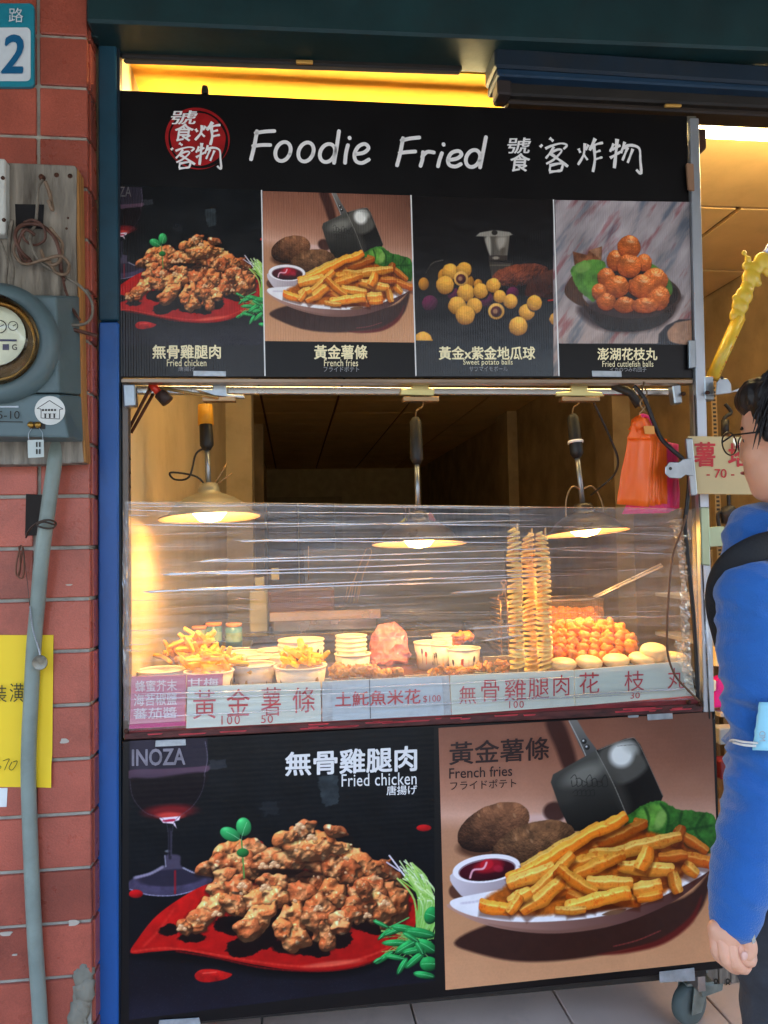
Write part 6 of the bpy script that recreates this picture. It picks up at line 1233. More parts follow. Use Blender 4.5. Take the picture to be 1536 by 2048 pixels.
fold(250, 1003, 1392, 1018, 1.6, 1.4, mat_fold('film_edge_fold', .55, .2, (1, .8, .55)))
# bunched film at both posts
me_b = MB(); rg = random.Random(77)
def bunch(pts, w, seed, m):
    b = MB(); vs = []; rg = random.Random(seed); ps = spline([P(x, y, FY - .006) for x, y in pts], 14); k = 5
    for i, p in enumerate(ps):
        for j in range(k): vs.append(p + Vector((w * ((j / (k - 1)) - .5) * (1 + .7 * mnoise.noise(Vector((i * .3, seed, 0)))), -.012 * mnoise.noise(Vector((i * .55, j * 1.7, seed))) , .006 * mnoise.noise(Vector((i, j, seed + 4))))))
    b.add(vs, [(i * k + j, i * k + j + 1, (i + 1) * k + j + 1, (i + 1) * k + j) for i in range(len(ps) - 1) for j in range(k - 1)]); return b.build('bunched_film', m, film)
mbf = mat_fold('bunched_film', .42, .2, (1, .9, .75))
bunch([(1350, 1050), (1362, 1090), (1368, 1150), (1370, 1230), (1372, 1300), (1382, 1390)], .022, 1, mbf); bunch([(1345, 1045), (1360, 1040), (1372, 1080)], .03, 5, mbf)
bunch([(1362, 1280), (1366, 1320), (1386, 1370)], .03, 2, mbf); bunch([(250, 1020), (250, 1150), (250, 1300), (252, 1440)], .010, 3, mat_fold('post_film', .25, .2)); bunch([(1412, 1040), (1412, 1200), (1418, 1400)], .012, 4, mat_fold('post_film2', .16, .2))
# ================================================================== things on the brick pillar
WY = YF                                  # tile face plane
m_wood = mat('weathered_wood', (134, 126, 114), .85, var=.5, vscale=6, stretch=(6, 6, .7), bump=.9, bscale=24, dirt=.9, dirtcol=(60, 50, 40), dscale=5)
m_woodside = mat('wood_side', (166, 116, 62), .8, var=.4, vscale=8, stretch=(8, 8, .6), bump=.7, bscale=20)
BYF = WY - .045
bd = thing('meter_board', 'thick weathered wooden board carrying the electricity meter', 'board', P(80, 930, WY))
def irregular(y0, y1, xs, jl):
    return [(x, y0 + jl * mnoise.noise(Vector((x * .05, 1, 0)))) for x in xs]
pts = [(-60, 322), (0, 324), (60, 326), (150, 330), (154, 340), (152, 480), (156, 640), (158, 800), (168, 925), (90, 929), (-60, 930)]
MB().prism([P(x, y, BYF) for x, y in pts], (0, .0445, 0)).build('plank', m_wood, bd, bevel=.004, seg=2)
MB().prism([P(x, y, BYF + .0005) for x, y in [(153.5, 336), (157, 340), (160, 480), (161, 640), (164, 800), (172, 924), (167, 925), (158.5, 800), (156, 640), (153, 480)]], (0, .043, 0)).build('split_edge', m_woodside, bd, bevel=.002)
MB().slab(q4([(30, 408), (88, 409), (86, 458), (32, 456)], BYF - .0006), (0, .002, 0)).build('recess_shade_plate', mat('recess_shade', (24, 22, 24), .9), bd)  # flat plate on the plank, its dark colour stands for recess shade
for (x, y, s_) in [(85, 356, 1), (113, 350, .8), (140, 352, .8), (136, 436, .4), (133, 457, .4)]: MB().lathe([(.0005, -.0016), (.006 * s_, -.001), (.007 * s_, 0)], P(x, y, BYF), 10, axis=(0, 1, 0)).build('nail_head', m_rust, bd)
# meter
m_mb = mat('meter_box_grey', (88, 106, 108), .45, var=.12, vscale=8, dirt=.35, dirtcol=(60, 70, 70), dscale=9)
m_mside = mat('meter_box_side', (96, 82, 54), .5, var=.15, dirt=.3)
MF = BYF - .085
mt = thing('electricity_meter', 'grey electricity meter box with round glass dome on the wooden board', 'meter', P(60, 880, MF))
def frust(pf, pb, Y0, Y1): # front polygon px at Y0, back px at Y1 (same count)
    a = [P(x, y, Y0) for x, y in pf]; b = [P(x, y, Y1) for x, y in pb]; n = len(a)
    return MB().add(a + b, [tuple(range(n)), tuple(range(2 * n - 1, n - 1, -1))] + [(i, i + n, (i + 1) % n + n, (i + 1) % n) for i in range(n)])
frust([(-70, 587), (112, 592), (118, 786), (-70, 786)], [(-62, 592), (160, 592), (164, 790), (-62, 790)], MF, BYF).build('housing', m_mb, mt, bevel=.005, seg=2)
frust([(-70, 788), (118, 788), (138, 876), (-70, 872)], [(-62, 790), (164, 792), (168, 884), (-62, 884)], MF - .002, BYF).build('terminal_cover', m_mb, mt, bevel=.005, seg=2)
cc = P(-5, 688, MF); r1 = (P(121, 688, MF) - cc).length
MB().lathe([(r1 * .74, -.030), (r1 * .80, -.034), (r1 * .92, -.026), (r1, -.012), (r1, .01)], cc, 48, axis=(0, 1, 0)).build('dome_ring', m_mb, mt)
MB().lathe([(.001, -.012), (r1 * .74, -.012)], cc, 48, axis=(0, 1, 0)).build('dial_backing', mat('brass_dark', (80, 60, 34), .35, .6), mt)
MB().lathe([(r1 * .745, -.03), (r1 * .745, -.012), (r1 * .6, -.0125)], cc, 48, axis=(0, 1, 0)).build('inner_band', mat('brass_band', (140, 104, 52), .25, .8, var=.3), mt)
m_face = mat('meter_face', (214, 218, 200), .4)
cf = cc + Vector((-.0, -.019, .012)); MB().disc(cf, r1 * .5, (0, -1, 0), 32, h=.002).build('dial_plate', m_face, mt)
for i, (dx, dz, rr) in enumerate([(.012, .018, .014), (.038, .02, .01), (-.01, .018, .012)]):
    c = cf + Vector((dx, -.0028, dz)); mb_ = MB(); mb_.lathe([(rr * .85, -.0004), (rr, -.0004)], c, 20, axis=(0, 1, 0)); mb_.tube([c + Vector((0, -.0006, 0)), c + Vector((rr * .6, -.0006, rr * .3))], .0008, 4); mb_.build('dial', m_black, mt)
MB().box((cf.x - .02, cf.y - .004, cf.z - .012), (cf.x + .045, cf.y - .0025, cf.z - .008)).build('nameplate_bar', mat('navy_print', (40, 44, 90), .5), mt)
MB().box((cf.x - .03, cf.y - .004, cf.z - .044), (cf.x + .004, cf.y - .0025, cf.z - .036)).build('nameplate_bar', mat('navy_print', (1, 1, 1)), mt)
MB().box((cf.x + .018, cf.y - .0036, cf.z - .03), (cf.x + .03, cf.y - .0025, cf.z - .018)).build('nameplate_mark', mat('navy_print', (1, 1, 1)), mt)
for i in range(3): MB().box((cf.x - .03, cf.y - .0036, cf.z - .02 - i * .006), (cf.x + .012, cf.y - .0025, cf.z - .0215 - i * .006)).build('nameplate_line', m_grey, mt)
text('G', [cf + Vector((.036, -.0025, -.018)), cf + Vector((.046, -.0025, -.018)), cf + Vector((.046, -.0025, -.03)), cf + Vector((.036, -.0025, -.03))], m_black, mt, .02)
m_dome = bpy.data.materials.new('meter_glass'); m_dome.use_nodes = True; nt = m_dome.node_tree; nt.nodes.clear()
o_ = nt.nodes.new('ShaderNodeOutputMaterial'); t_ = nt.nodes.new('ShaderNodeBsdfTransparent'); g_ = nt.nodes.new('ShaderNodeBsdfGlossy'); g_.inputs[1].default_value = .06; fr_ = nt.nodes.new('ShaderNodeFresnel'); fr_.inputs[0].default_value = 1.5; mm_ = nt.nodes.new('ShaderNodeMixShader')
nt.links.new(fr_.outputs[0], mm_.inputs[0]); nt.links.new(t_.outputs[0], mm_.inputs[1]); nt.links.new(g_.outputs[0], mm_.inputs[2]); nt.links.new(mm_.outputs[0], o_.inputs[0]); t_.inputs[0].default_value = (.95, .93, .86, 1)
MB().lathe([(r1 * .74, -.03), (r1 * .72, -.06), (r1 * .66, -.078), (r1 * .5, -.09), (.001, -.096)], cc, 40, axis=(0, 1, 0)).build('glass_dome', m_dome, mt)
T('5-10', -4, 822, 40, 838, m_black, mt, MF - .0035, .0, bold=.0)
MB().slab(q4([(-20, 812), (37, 812), (37, 815), (-20, 815)], MF - .0045), (0, .002, 0)).build('name_slot', m_steel, mt); MB().slab(q4([(-20, 842), (45, 843), (45, 844.5), (-20, 843.5)], MF - .0045), (0, .002, 0)).build('name_slot', m_black, mt)
st = P(100, 821, MF - .0035); sr = (P(131, 821, MF) - P(100, 821, MF)).length
stk = MB().disc(st, sr * .98, (0, -1, 0), 28, h=.0006).build('round_sticker', mat('sticker_white', (206, 206, 198), .5), mt)
def pl(pts, w, m, par, Y):
    b = MB(); q = [P(x, y, Y) for x, y in pts]; b.tube(q, w, 4); return b.build('sticker_line', m, par)
YS = MF - .0045
for pts_ in ([(74, 818), (100, 801), (126, 818), (118, 820), (118, 838), (80, 838), (80, 820), (74, 818)],): pl(pts_, .0006, m_black, stk, YS) if False else None
hb_ = MB()
for a_, b_ in (((74, 817), (99, 801)), ((99, 801), (126, 818)), ((126, 818), (119, 819)), ((119, 819), (119, 838)), ((119, 838), (82, 836)), ((82, 836), (82, 818)), ((82, 818), (74, 817))): hb_.tube([P(*a_, YS), P(*b_, YS)], .0006, 4)
for x in (84, 90, 96, 102, 108): hb_.box(P(x, 822, YS), P(x + 4, 818, YS - .0004))
for x in (89, 98, 107): hb_.box(P(x, 836, YS), P(x + 3, 828, YS - .0004)); hb_.box(P(x - 1.5, 828, YS), P(x + 4.5, 827, YS - .0004))
hb_.build('house_icon', m_black, mt)
sc_ = MB()
for x in (62, 76): sc_.lathe([(.0005, -.006), (.006, -.005), (.0065, 0)], P(x, 850, MF - .006), 10, axis=(0, 1, 0))
sc_.build('brass_screws', mat('brass', (170, 130, 60), .3, .8), mt)
MB().slab(q4([(58, 843), (90, 844), (90, 858), (60, 857)], MF - .004), (0, .003, 0)).build('screw_plate', m_black, mt)
MB().tube(spline([P(64, 856, MF - .006), P(57, 868, MF - .006), P(58, 880, MF - .006)], 4), .0008, 5).tube(spline([P(78, 856, MF - .006), P(85, 866, MF - .006), P(85, 880, MF - .006)], 4), .0008, 5).build('seal_wire', m_steel, mt)
tg = tag(MB().slab(q4([(55, 880), (87, 879), (88, 914), (56, 916)], MF - .006), (0, .0015, 0)).build('seal_tag', mat('tag_pale', (188, 196, 190), .5), origin=P(70, 915, MF - .006), bevel=.0005), 'small pale inspection tag hanging by wire below the meter screws', 'tag')
hb_ = MB()
for i in range(4): hb_.box(P(72 + (i % 2) * 6, 908 - (i // 2) * 14, MF - .0075), P(75 + (i % 2) * 6, 898 - (i // 2) * 14, MF - .0079))
tm = hb_.build('tag_print', m_black); tm.parent = tg; tm.location = -Vector(tg['_org'])
# white junction box upper left
wb = tag(MB().box(P(-60, 466, BYF - .03), P(20, 330, BYF - .001)).build('junction_box', mat('aged_white', (196, 196, 188), .5, dirt=.3), origin=P(-20, 466, BYF - .001), bevel=.003), 'white switch cover at the left edge of the wooden board', 'box')
for (x, y) in [(6, 356), (8, 440)]:
    s_ = MB().lathe([(.0005, -.002), (.004, -.0015), (.0045, 0)], P(x, y, BYF - .03), 10, axis=(0, 1, 0)).build('screw', m_rust); s_.parent = wb; s_.location = -Vector(wb['_org'])
# tangled old cables
wires = [[(60, 520), (40, 500), (30, 470), (45, 450), (80, 450), (105, 470), (118, 500), (122, 540), (128, 560)], [(32, 480), (28, 505), (48, 528), (85, 520), (120, 512), (138, 530), (132, 548), (112, 545), (98, 520)],
         [(85, 360), (76, 380), (74, 420), (70, 450), (60, 470), (64, 495), (82, 525), (120, 548), (160, 572), (182, 600), (184, 630), (168, 648), (130, 650), (100, 648)], [(90, 362), (100, 390), (105, 420), (96, 400)], [(70, 470), (50, 460), (36, 490), (46, 520), (62, 522)],
         [(126, 560), (134, 590), (146, 620), (160, 640), (150, 625), (130, 580)], [(100, 648), (120, 658), (150, 660), (194, 672)], [(72, 674), (100, 672), (116, 662), (116, 652)], [(0, 480), (14, 520), (12, 560), (18, 580)], [(24, 440), (18, 500), (26, 540), (20, 584)],
         [(100, 455), (112, 470), (125, 490), (120, 520), (105, 530), (90, 520), (82, 500)], [(48, 445), (66, 440), (86, 452), (90, 478), (70, 490), (50, 480), (44, 462)]]
wo = thing('old_wiring', 'tangle of old brown and grey cables on the wooden board above the meter', 'wiring', P(80, 520, BYF))
wc = [mat('cable_tan', (122, 100, 80), .6, var=.3, vscale=60), mat('cable_redbrown', (86, 54, 42), .6, var=.3, vscale=60), mat('cable_grey', (112, 104, 92), .6, var=.3, vscale=60)]
for i, w_ in enumerate(wires):
    MB().tube(spline([P(x, y, BYF - .012 - .02 * abs(sin(i * 1.7 + j * .9))) for j, (x, y) in enumerate(w_)], 8), [.0042, .0036, .0028][i % 3] if i != 2 else .0032, 7).build('cable', wc[[1, 0, 2, 0, 1, 1, 1, 1, 2, 2, 0, 1][i]], wo)
MB().lathe([(.0005, -.01), (.006, -.009), (.007, 0)], P(85, 357, BYF), 8, axis=(0, 1, 0)).build('hook_nail', m_rust, wo)
# conduit pipe
m_pvc = mat('grey_pvc', (128, 140, 132), .45, var=.15, vscale=12, dirt=.35, dirtcol=(90, 92, 84), dscale=14)
cpt = [(116, 880, -.03), (108, 935, -.045), (96, 1020, -.05), (84, 1110, -.045), (76, 1200, -.03), (68, 1290, -.02), (62, 1400, -.018), (58, 1480, -.018), (57, 1560, -.018), (60, 1660, -.018), (64, 1760, -.018), (70, 1880, -.018), (78, 2000, -.018), (84, 2110, -.018)]
cd_ = thing('conduit_pipe', 'bent grey plastic conduit running down the tiled pillar from the meter', 'pipe', P(80, 2040, WY - .018))
MB().tube(spline([P(x, y, WY + d) for x, y, d in cpt], 8), .0155, 16).build('pipe', m_pvc, cd_)
# wire tie, cotter, chain and medal
ty = thing('wire_tie', 'twisted dark wire tied round the conduit with a loop hanging left', 'wire', P(80, 1050, WY - .07))
MB().tube(spline([P(52, 1075, WY - .03), P(60, 1058, WY - .06), P(78, 1044, WY - .082), P(98, 1040, WY - .085), P(112, 1046, WY - .07), P(106, 1056, WY - .07), P(88, 1056, WY - .08), P(74, 1050, WY - .08), P(88, 1044, WY - .084), P(110, 1050, WY - .07)], 6), .0022, 6).build('wire_loop', mat('dark_wire', (70, 58, 50), .4, .6), ty)
MB().tube(spline([P(42, 1090, WY - .02), P(34, 1120, WY - .02), P(32, 1146, WY - .02), P(38, 1150, WY - .02), P(42, 1120, WY - .02), P(46, 1092, WY - .02)], 5), .0018, 6).tube(spline([P(38, 1092, WY - .024), P(40, 1130, WY - .024), P(36, 1152, WY - .024), P(46, 1154, WY - .024), P(48, 1120, WY - .024), P(46, 1096, WY - .024)], 5), .0018, 6).build('split_pins', mat('rusty_wire', (110, 72, 54), .6, .4), ty)
ho = tag(MB().slab(q4([(52, 988), (92, 990), (88, 1070), (50, 1072)], WY - .002), (0, .003, 0)).build('hole_shade_plate', mat('hole_shade', (40, 34, 30), .9, bump=.8, bscale=40)), 'dark plate standing for the shaded hole chipped into the tiles behind the conduit', 'hole')  # flat plate on the tiles, shade inside the hole put into its colour
ch = thing('key_chain', 'thin chain with a small round coin medal hanging in front of the conduit', 'chain', P(80, 1330, WY - .05))
cps = spline([P(46, 1096, WY - .03), P(54, 1160, WY - .036), P(60, 1215, WY - .045), P(66, 1260, WY - .045), P(78, 1300, WY - .045), P(80, 1312, WY - .045)], 12)
MB().tube(cps[:24], .0007, 4).build('thread', mat('dark_wire', (1, 1, 1)), ch)
for i, p in enumerate(cps[24:]): MB().ball(p, .0022, 6, 4, sc=(1, .6, 1.3)).build('link', m_steel, ch)
MB().lathe([(.0005, -.002), (.0145, -.002), (.0155, -.0026), (.016, 0), (.0155, .001), (.0005, .001)], P(80, 1325, WY - .046), 24, axis=(0, 1, 0)).build('medal', mat('old_coin', (120, 116, 104), .35, .8, var=.3, vscale=60, bump=.5, bscale=90), ch)
# yellow notice
m_yel = mat('yellow_paper', (244, 206, 40), .6, var=.04, vscale=3, bump=.1, bscale=5)
nb = thing('yellow_notice', 'bright yellow paper notice with handwriting taped under the conduit', 'paper', P(50, 1570, WY - .002))
vs = []; n = 14
for j in range(n + 1):
    for i in range(n + 1):
        u, v = i / n, j / n; x = -90 * (1 - u) + (107 - 3 * v) * u; y = (1270 + 304 * v) + (1 - u) * 0; p = P(x, y, WY - .0035); p.y -= .003 * abs(mnoise.noise(Vector((u * 2, v * 3, 0)))) + (.006 * (u - .8) * 5 if u > .8 and v > .8 else 0); vs.append(p)
MB().add(vs, [(j * (n + 1) + i, j * (n + 1) + i + 1, (j + 1) * (n + 1) + i + 1, (j + 1) * (n + 1) + i) for j in range(n) for i in range(n)], True).build('sheet', m_yel, nb)
mi = mat('pencil_ink', (60, 56, 30), .7)
T('潢', 20, 1366, 48, 1404, mi, nb, WY - .009); T('裝', -16, 1370, 14, 1404, mi, nb, WY - .009)
inkY = WY - .0085
for ps in ([(-14, 1520), (-2, 1518), (-6, 1528), (2, 1534), (-6, 1540), (-14, 1538)], [(6, 1522), (18, 1518), (14, 1528), (9, 1540)], [(24, 1524), (18, 1536), (24, 1540), (32, 1530), (34, 1522), (26, 1524)]): MB().tube(spline([P(x, y, inkY) for x, y in ps], 5), .0007, 4).build('handwriting', mi, nb)
tag(MB().slab(q4([(-60, 1577), (15, 1576), (13, 1614), (-60, 1614)], WY - .002), (0, .001, 0)).build('white_paper', mat('paper_white', (226, 228, 226), .6)), 'corner of a white paper sticking out below the yellow notice', 'paper')
# house number plate
np_ = thing('house_number_plate', 'teal and white enamel house number plate with a large 2', 'sign', P(30, 172, WY - .008))
def rrect(x0, y0, x1, y1, r, Y, d):
    pts = []
    for cx_, cy_, a0 in ((x1 - r, y0 + r, -90), (x1 - r, y1 - r, 0), (x0 + r, y1 - r, 90), (x0 + r, y0 + r, 180)):
        for k in range(5): a = R(a0 + k * 22.5); pts.append(P(cx_ + r * cos(a), cy_ + r * sin(a), Y))
    return MB().prism(pts, (0, d, 0))
rrect(-120, 6, 68, 173, 10, WY - .012, .01).build('plate', mat('enamel_teal', (34, 132, 150), .35, var=.08, dirt=.2), np_, bevel=.001)
rrect(-112, 55, 61, 162, 9, WY - .0128, .001).build('white_field', mat('enamel_white', (212, 220, 224), .35), np_)
T('2', 2, 70, 48, 148, mat('enamel_blue', (24, 96, 138), .35), np_, WY - .013, 0, bold=.02, shear=.14); T('路', 18, 17, 47, 46, mat('enamel_white', (1, 1, 1)), np_, WY - .0125, 0, bold=.0)
T('1', -50, 70, -20, 148, mat('enamel_blue', (1, 1, 1)), np_, WY - .013, 0, bold=.03, shear=.12)
# mortar smears on the wall
mbs = MB()
for (x, y, a, b_) in [(146, 1846, 10, 7), (128, 1482, 8, 6), (138, 1170, 6, 2), (12, 1868, 12, 5), (30, 1910, 5, 2), (57, 1757, 3, 4)]:
    c = P(x, y, WY - .0026); pts = [c + Vector((a * .0011 * cos(t) * (1 + .3 * sin(3 * t + x)), 0, b_ * .0011 * sin(t) * (1 + .2 * cos(2 * t)))) for t in [2 * pi * k / 14 for k in range(14)]]; mbs.prism(pts, (0, .002, 0))
tag(mbs.build('mortar_smears', mat('smear_white', (176, 166, 152), .7)), kind='stuff')

# ================================================================== right hand side: bubble wand, shelf, odds and ends
m_wand = mat('yellow_translucent', (214, 180, 60), .32, var=.12, sss=.3, coat=.2)
bwn = thing('bubble_wand', 'yellow plastic bubble wand with knobbly top standing behind the post', 'toy', P(1425, 760, .03))
a, b = P(1424, 756, .03), P(1478, 636, .03)
MB().tube([a, b], .0165, 16).build('tube', m_wand, bwn)
wb_ = [(1474, 632, .022), (1480, 612, .024), (1488, 592, .025), (1494, 576, .020), (1502, 556, .026), (1510, 538, .021), (1526, 524, .027), (1496, 518, .010), (1492, 532, .012), (1488, 506, .008), (1534, 545, .012), (1516, 566, .011), (1470, 596, .010)]
wm_ = blobmesh([(lambda b, x=x, y=y, r=r: b.ball(P(x, y, .03), r, 14, 10, sc=(1, .6, 1))) for x, y, r in wb_], .0028, 4); put(wm_, 'knobbly_top', m_wand, bwn)
MB().tube([P(1532, 508, .03), P(1548, 480, .03)], [.012, .009], 12).build('clear_tip', mat('silvery_cap', (190, 190, 210), .2, .5), bwn)
rg = random.Random(3); mr_ = mat('red_dots', (190, 60, 40), .5)
for i in range(16):
    t = rg.random(); p = a.lerp(b, .05 + .85 * t) + Vector((rg.uniform(-.002, .012), -.0148, 0)); r = rg.uniform(.0012, .0035)
    MB().lathe([(r * .5, 0), (r, 0)], p, 10, axis=(0, 1, 0)).build('dot', mr_, bwn)
# perforated shelf upright and hooks on the right wall
su = thing('shelf_upright', 'slotted metal shelf upright against the brown wall at the right', 'shelf', P(1437, 1200, .9))
ux0, ux1 = P(1430, 1000, .9).x, P(1441, 1000, .9).x
MB().box((ux0, .9, .3), (ux1, .93, 2.0)).build('upright', mat('tan_steel', (150, 122, 80), .5, .3), su)
sb_ = MB()
for i in range(60): sb_.box((ux0 + .005, .8985, 1.0 + i * .0155), (ux1 - .005, .8995, 1.008 + i * .0155))
tag(sb_.build('slots', m_black, su), kind='stuff')
ho_ = thing('hanging_hooks', 'black hooks and straps hanging from the right wall shelf', 'hooks', P(1455, 900, .5))
MB().tube(spline([P(1450, 808, .4), P(1462, 825, .4), P(1448, 838, .4), P(1446, 880, .4)], 6), .006, 8).build('hook', m_cord, ho_)
MB().tube(spline([P(1457, 990, .4), P(1456, 1020, .4), P(1436, 1028, .4), P(1440, 1060, .4)], 6), .006, 8).build('hook', m_cord, ho_)
MB().ball(P(1458, 1030, .4), .028, 10, 8, .3, 3).build('knob', mat('charcoal_plastic', (50, 48, 50), .5), ho_)
MB().tube([P(1450, 840, .4), P(1450, 870, .4)], .012, 8).build('strap', m_cord, ho_)
MB().tube(spline([P(1462, 1050, .4), P(1464, 1100, .4), P(1450, 1110, .4), P(1444, 1160, .4)], 6), .008, 8).build('strap', m_cord, ho_)
# display shelf with lit goods behind the person
sf = thing('display_shelf', 'shelf of brightly lit trinkets between the post and the blue sleeve', 'shelf', P(1450, 1440, .5))
for y in (1200, 1290, 1420): pA, pB = P(1424, y, .55), P(1640, y, .55); MB().box((pA.x, .5, pA.z - .012), (pB.x, .95, pA.z)).build('shelf_board', mat('shelf_white', (200, 190, 180), .5), sf)
MB().box((P(1424, 1300, .97).x, .96, .35), (P(1640, 1300, .97).x, .98, 1.3)).build('backing', m_brownwall, sf)
G = [(1440, 1196, .022, (235, 236, 240), 'white box-shaped packet'), (1444, 1235, .03, (250, 230, 190), 'cream packet tinted like a lit lamp'), (1438, 1262, .016, (220, 40, 130), 'round magenta trinket'), (1446, 1312, .028, (250, 210, 150), 'lower cream packet tinted as if glowing'), (1450, 1385, .04, (220, 20, 140), 'magenta plastic packet'), (1430, 1372, .015, (250, 236, 210), 'small white bottle')]  # glow of the shelf lights put into the cream packets' colour
for i, (x, y, r, c, lb_) in enumerate(G):
    p = P(x, y, .52); oo = MB()
    if i in (2,): oo.ball(p, r, 14, 10)
    else: oo.prism([p + Vector((-r, 0, -r * 1.2)), p + Vector((r, 0, -r * 1.2)), p + Vector((r * .8, 0, r)), p + Vector((0, 0, r * 1.3)), p + Vector((-r * .8, 0, r))], (0, .04, 0))
    tag(oo.build('trinket', mat('trinket_%d' % i, c, .4), origin=p, bevel=.003), lb_ + ' on the display shelf right of the post', 'trinket')
tag(MB().box(P(1440, 1490, .3), P(1560, 1442, .35)).build('grey_box', mat('pale_grey_box', (168, 168, 164), .5), origin=P(1440, 1490, .3), bevel=.003), 'pale grey box beside the elbow of the blue sleeve', 'box')
tag(MB().box(P(1442, 1560, .3), P(1560, 1504, .36)).build('red_box', mat('dark_red_box', (120, 34, 40), .5), origin=P(1442, 1560, .3), bevel=.003), 'dark red box below the pale grey box', 'box')
# crate behind the castor
cr_ = thing('wooden_crate', 'weathered wooden crate with faint dark marks behind the castor', 'crate', P(1440, 2000, .25))
for i in range(4):
    x0 = P(1392 + i * 24, 2000, .25).x; x1 = P(1414 + i * 24, 2000, .25).x; MB().box((x0, .25, FZ + .001), (x1, .27, P(1440, 1930, .25).z)).build('plank', m_wood, cr_, bevel=.002)
for i, x in enumerate((1402, 1426, 1450)): T('8' if i else '5', x, 1956, x + 10, 1976, m_black, cr_, .249, 0, bold=0)
# ================================================================== the person at the right edge
m_skin = mat('skin', (214, 158, 128), .5, var=.06, vscale=12, bump=.12, bscale=120, sss=.25)
m_hair = mat('black_hair', (26, 20, 18), .45, var=.3, vscale=60, stretch=(1, 1, .3), bump=.6, bscale=90)
m_blue_sw = mat('blue_sweatshirt', (28, 90, 160), .85, var=.08, vscale=8, bump=.6, bscale=420, sheen=.3)
m_jean = mat('dark_trousers', (52, 54, 60), .85, var=.2, vscale=30, bump=.3, bscale=200)
SJ = P(1512, 1196, -.66); BC = SJ + Vector((.14, .12, -.03)); HC = P(1590, 876, -.59)
HF = Vector((-.60, .80, 0)).normalized(); HL = Vector((-HF.y, HF.x, 0)); UZ = Vector((0, 0, 1))
BF = Vector((-.6, .8, 0)).normalized(); BL = Vector((-BF.y, BF.x, 0))
def qframe(F, L): return Matrix((F, L, F.cross(L))).transposed().to_quaternion()
qh, qb = qframe(HF, HL), qframe(BF, BL)
def E_(c, q, rx, ry, rz, n=20): return lambda b: b.ball(c, 1.0, n, n // 2 + 2, sc=(rx, ry, rz), q=q)
def C_(pts, rs, n=14):
    def f(b):
        b.tube(pts, rs, n)
        for p, r in zip(pts, rs): b.ball(p, r * .995, 12, 8)
    return f
EL, WR = P(1524, 1480, -.655), P(1469, 1838, -.70)
RS = BC + (BC - SJ) * 1.0 + Vector((0, 0, .02)); RE = RS + Vector((.06, .0, -.27)); RW = RE + Vector((.02, .06, -.24))
hipc = BC + Vector((.0, .01, -.52)); FLR = FZ
HD = lambda dx, dz, Y: P(1460 + dx, 1870 + dz, Y)
hip_l, hip_r = hipc + BL * .09, hipc - BL * .09
kl, kr = Vector((hip_l.x + .01, hip_l.y + .02, FLR + .48)), Vector((hip_r.x + .03, hip_r.y + .02, FLR + .48))
al, ar = Vector((kl.x, kl.y - .01, FLR + .09)), Vector((kr.x, kr.y - .01, FLR + .09))
shapes = [E_(HC + UZ * .025 - HF * .006, qh, .096, .076, .092), E_(HC + HF * .022 - UZ * .045, qh, .066, .06, .072), E_(HC + HF * .045 - UZ * .085, qh, .034, .036, .028),
          E_(HC + HF * .082 - UZ * .012, qh, .018, .011, .026, 12), E_(HC + HF * .089 - UZ * .026, qh, .011, .013, .011, 12), E_(HC + HF * .06 + UZ * .012, qh, .028, .052, .016, 12), E_(HC + HF * .076 - UZ * .058, qh, .01, .022, .007, 12),
          E_(HC + HF * .05 + HL * .034 - UZ * .025, qh, .03, .022, .026, 12), E_(HC + HF * .05 - HL * .034 - UZ * .025, qh, .03, .022, .026, 12),
          C_([HC - UZ * .06 - HF * .018, HC - UZ * .13 - HF * .03, BC + Vector((-.03, .02, .06))], [.052, .052, .062]),
          E_(BC - UZ * .06, qb, .095, .17, .13), E_(BC - UZ * .28, qb, .092, .14, .2), E_(hipc, qb, .095, .145, .12),
          C_([SJ, SJ.lerp(EL, .5), EL], [.045, .036, .03]), C_([EL, EL.lerp(WR, .35), WR], [.03, .03, .0225]),
          C_([RS, RE], [.05, .036]), C_([RE, RW], [.036, .025]), E_(RW + Vector((.0, .01, -.06)), qb, .03, .04, .055),
          C_([hip_l, kl, al], [.085, .055, .04]), C_([hip_r, kr, ar], [.085, .055, .04])]
for e in (1, -1): shapes.append(E_(HC + HL * .075 * e - HF * .012 - UZ * .008, qh, .017, .008, .031, 12)); shapes.append(E_(HC + HL * .080 * e - HF * .018 + UZ * .002, qh, .012, .007, .024, 12))
me = blobmesh(shapes, .0065, 5)
pr_o = thing('person', 'person in blue sweatshirt and glasses, fist hanging beside the lower board', 'person', Vector((hipc.x, hipc.y, FLR)))
put(me, 'body', m_skin, pr_o)
# the near hand: palm, four curled fingers, thumb
hy = -.705
W0 = P(1467, 1838, -.70)
hs = [C_([W0 + Vector((0, 0, .03)), W0], [.0235, .0225]), C_([W0, HD(-8, -6, hy), HD(-6, 12, hy + .002)], [.0235, .0255, .022]), C_([HD(-28, -14, hy), HD(-22, 14, hy)], [.013, .014]), C_([W0, HD(14, 8, hy + .004)], [.021, .022])]
def finger(k0, mid, tip, end, r): return C_(spline([k0, mid, tip, end], 3), [r * 1.12, r * 1.1, r * 1.06, r * 1.04, r * 1.05, r, r * .98, r * .98, r * .92, r * .84][:10], 10)
fingers = [finger(HD(-28, 4, hy), HD(-26, 34, hy - .004), HD(-6, 54, hy + .008), HD(6, 40, hy + .026), .0092),
           finger(HD(-14, 14, hy - .010), HD(-8, 48, hy - .014), HD(12, 66, hy + .0), HD(22, 50, hy + .022), .0098),
           finger(HD(1, 20, hy - .013), HD(9, 54, hy - .018), HD(28, 66, hy - .006), HD(34, 48, hy + .016), .0098),
           finger(HD(15, 18, hy - .010), HD(25, 46, hy - .017), HD(41, 52, hy - .008), HD(42, 34, hy + .010), .0092)]
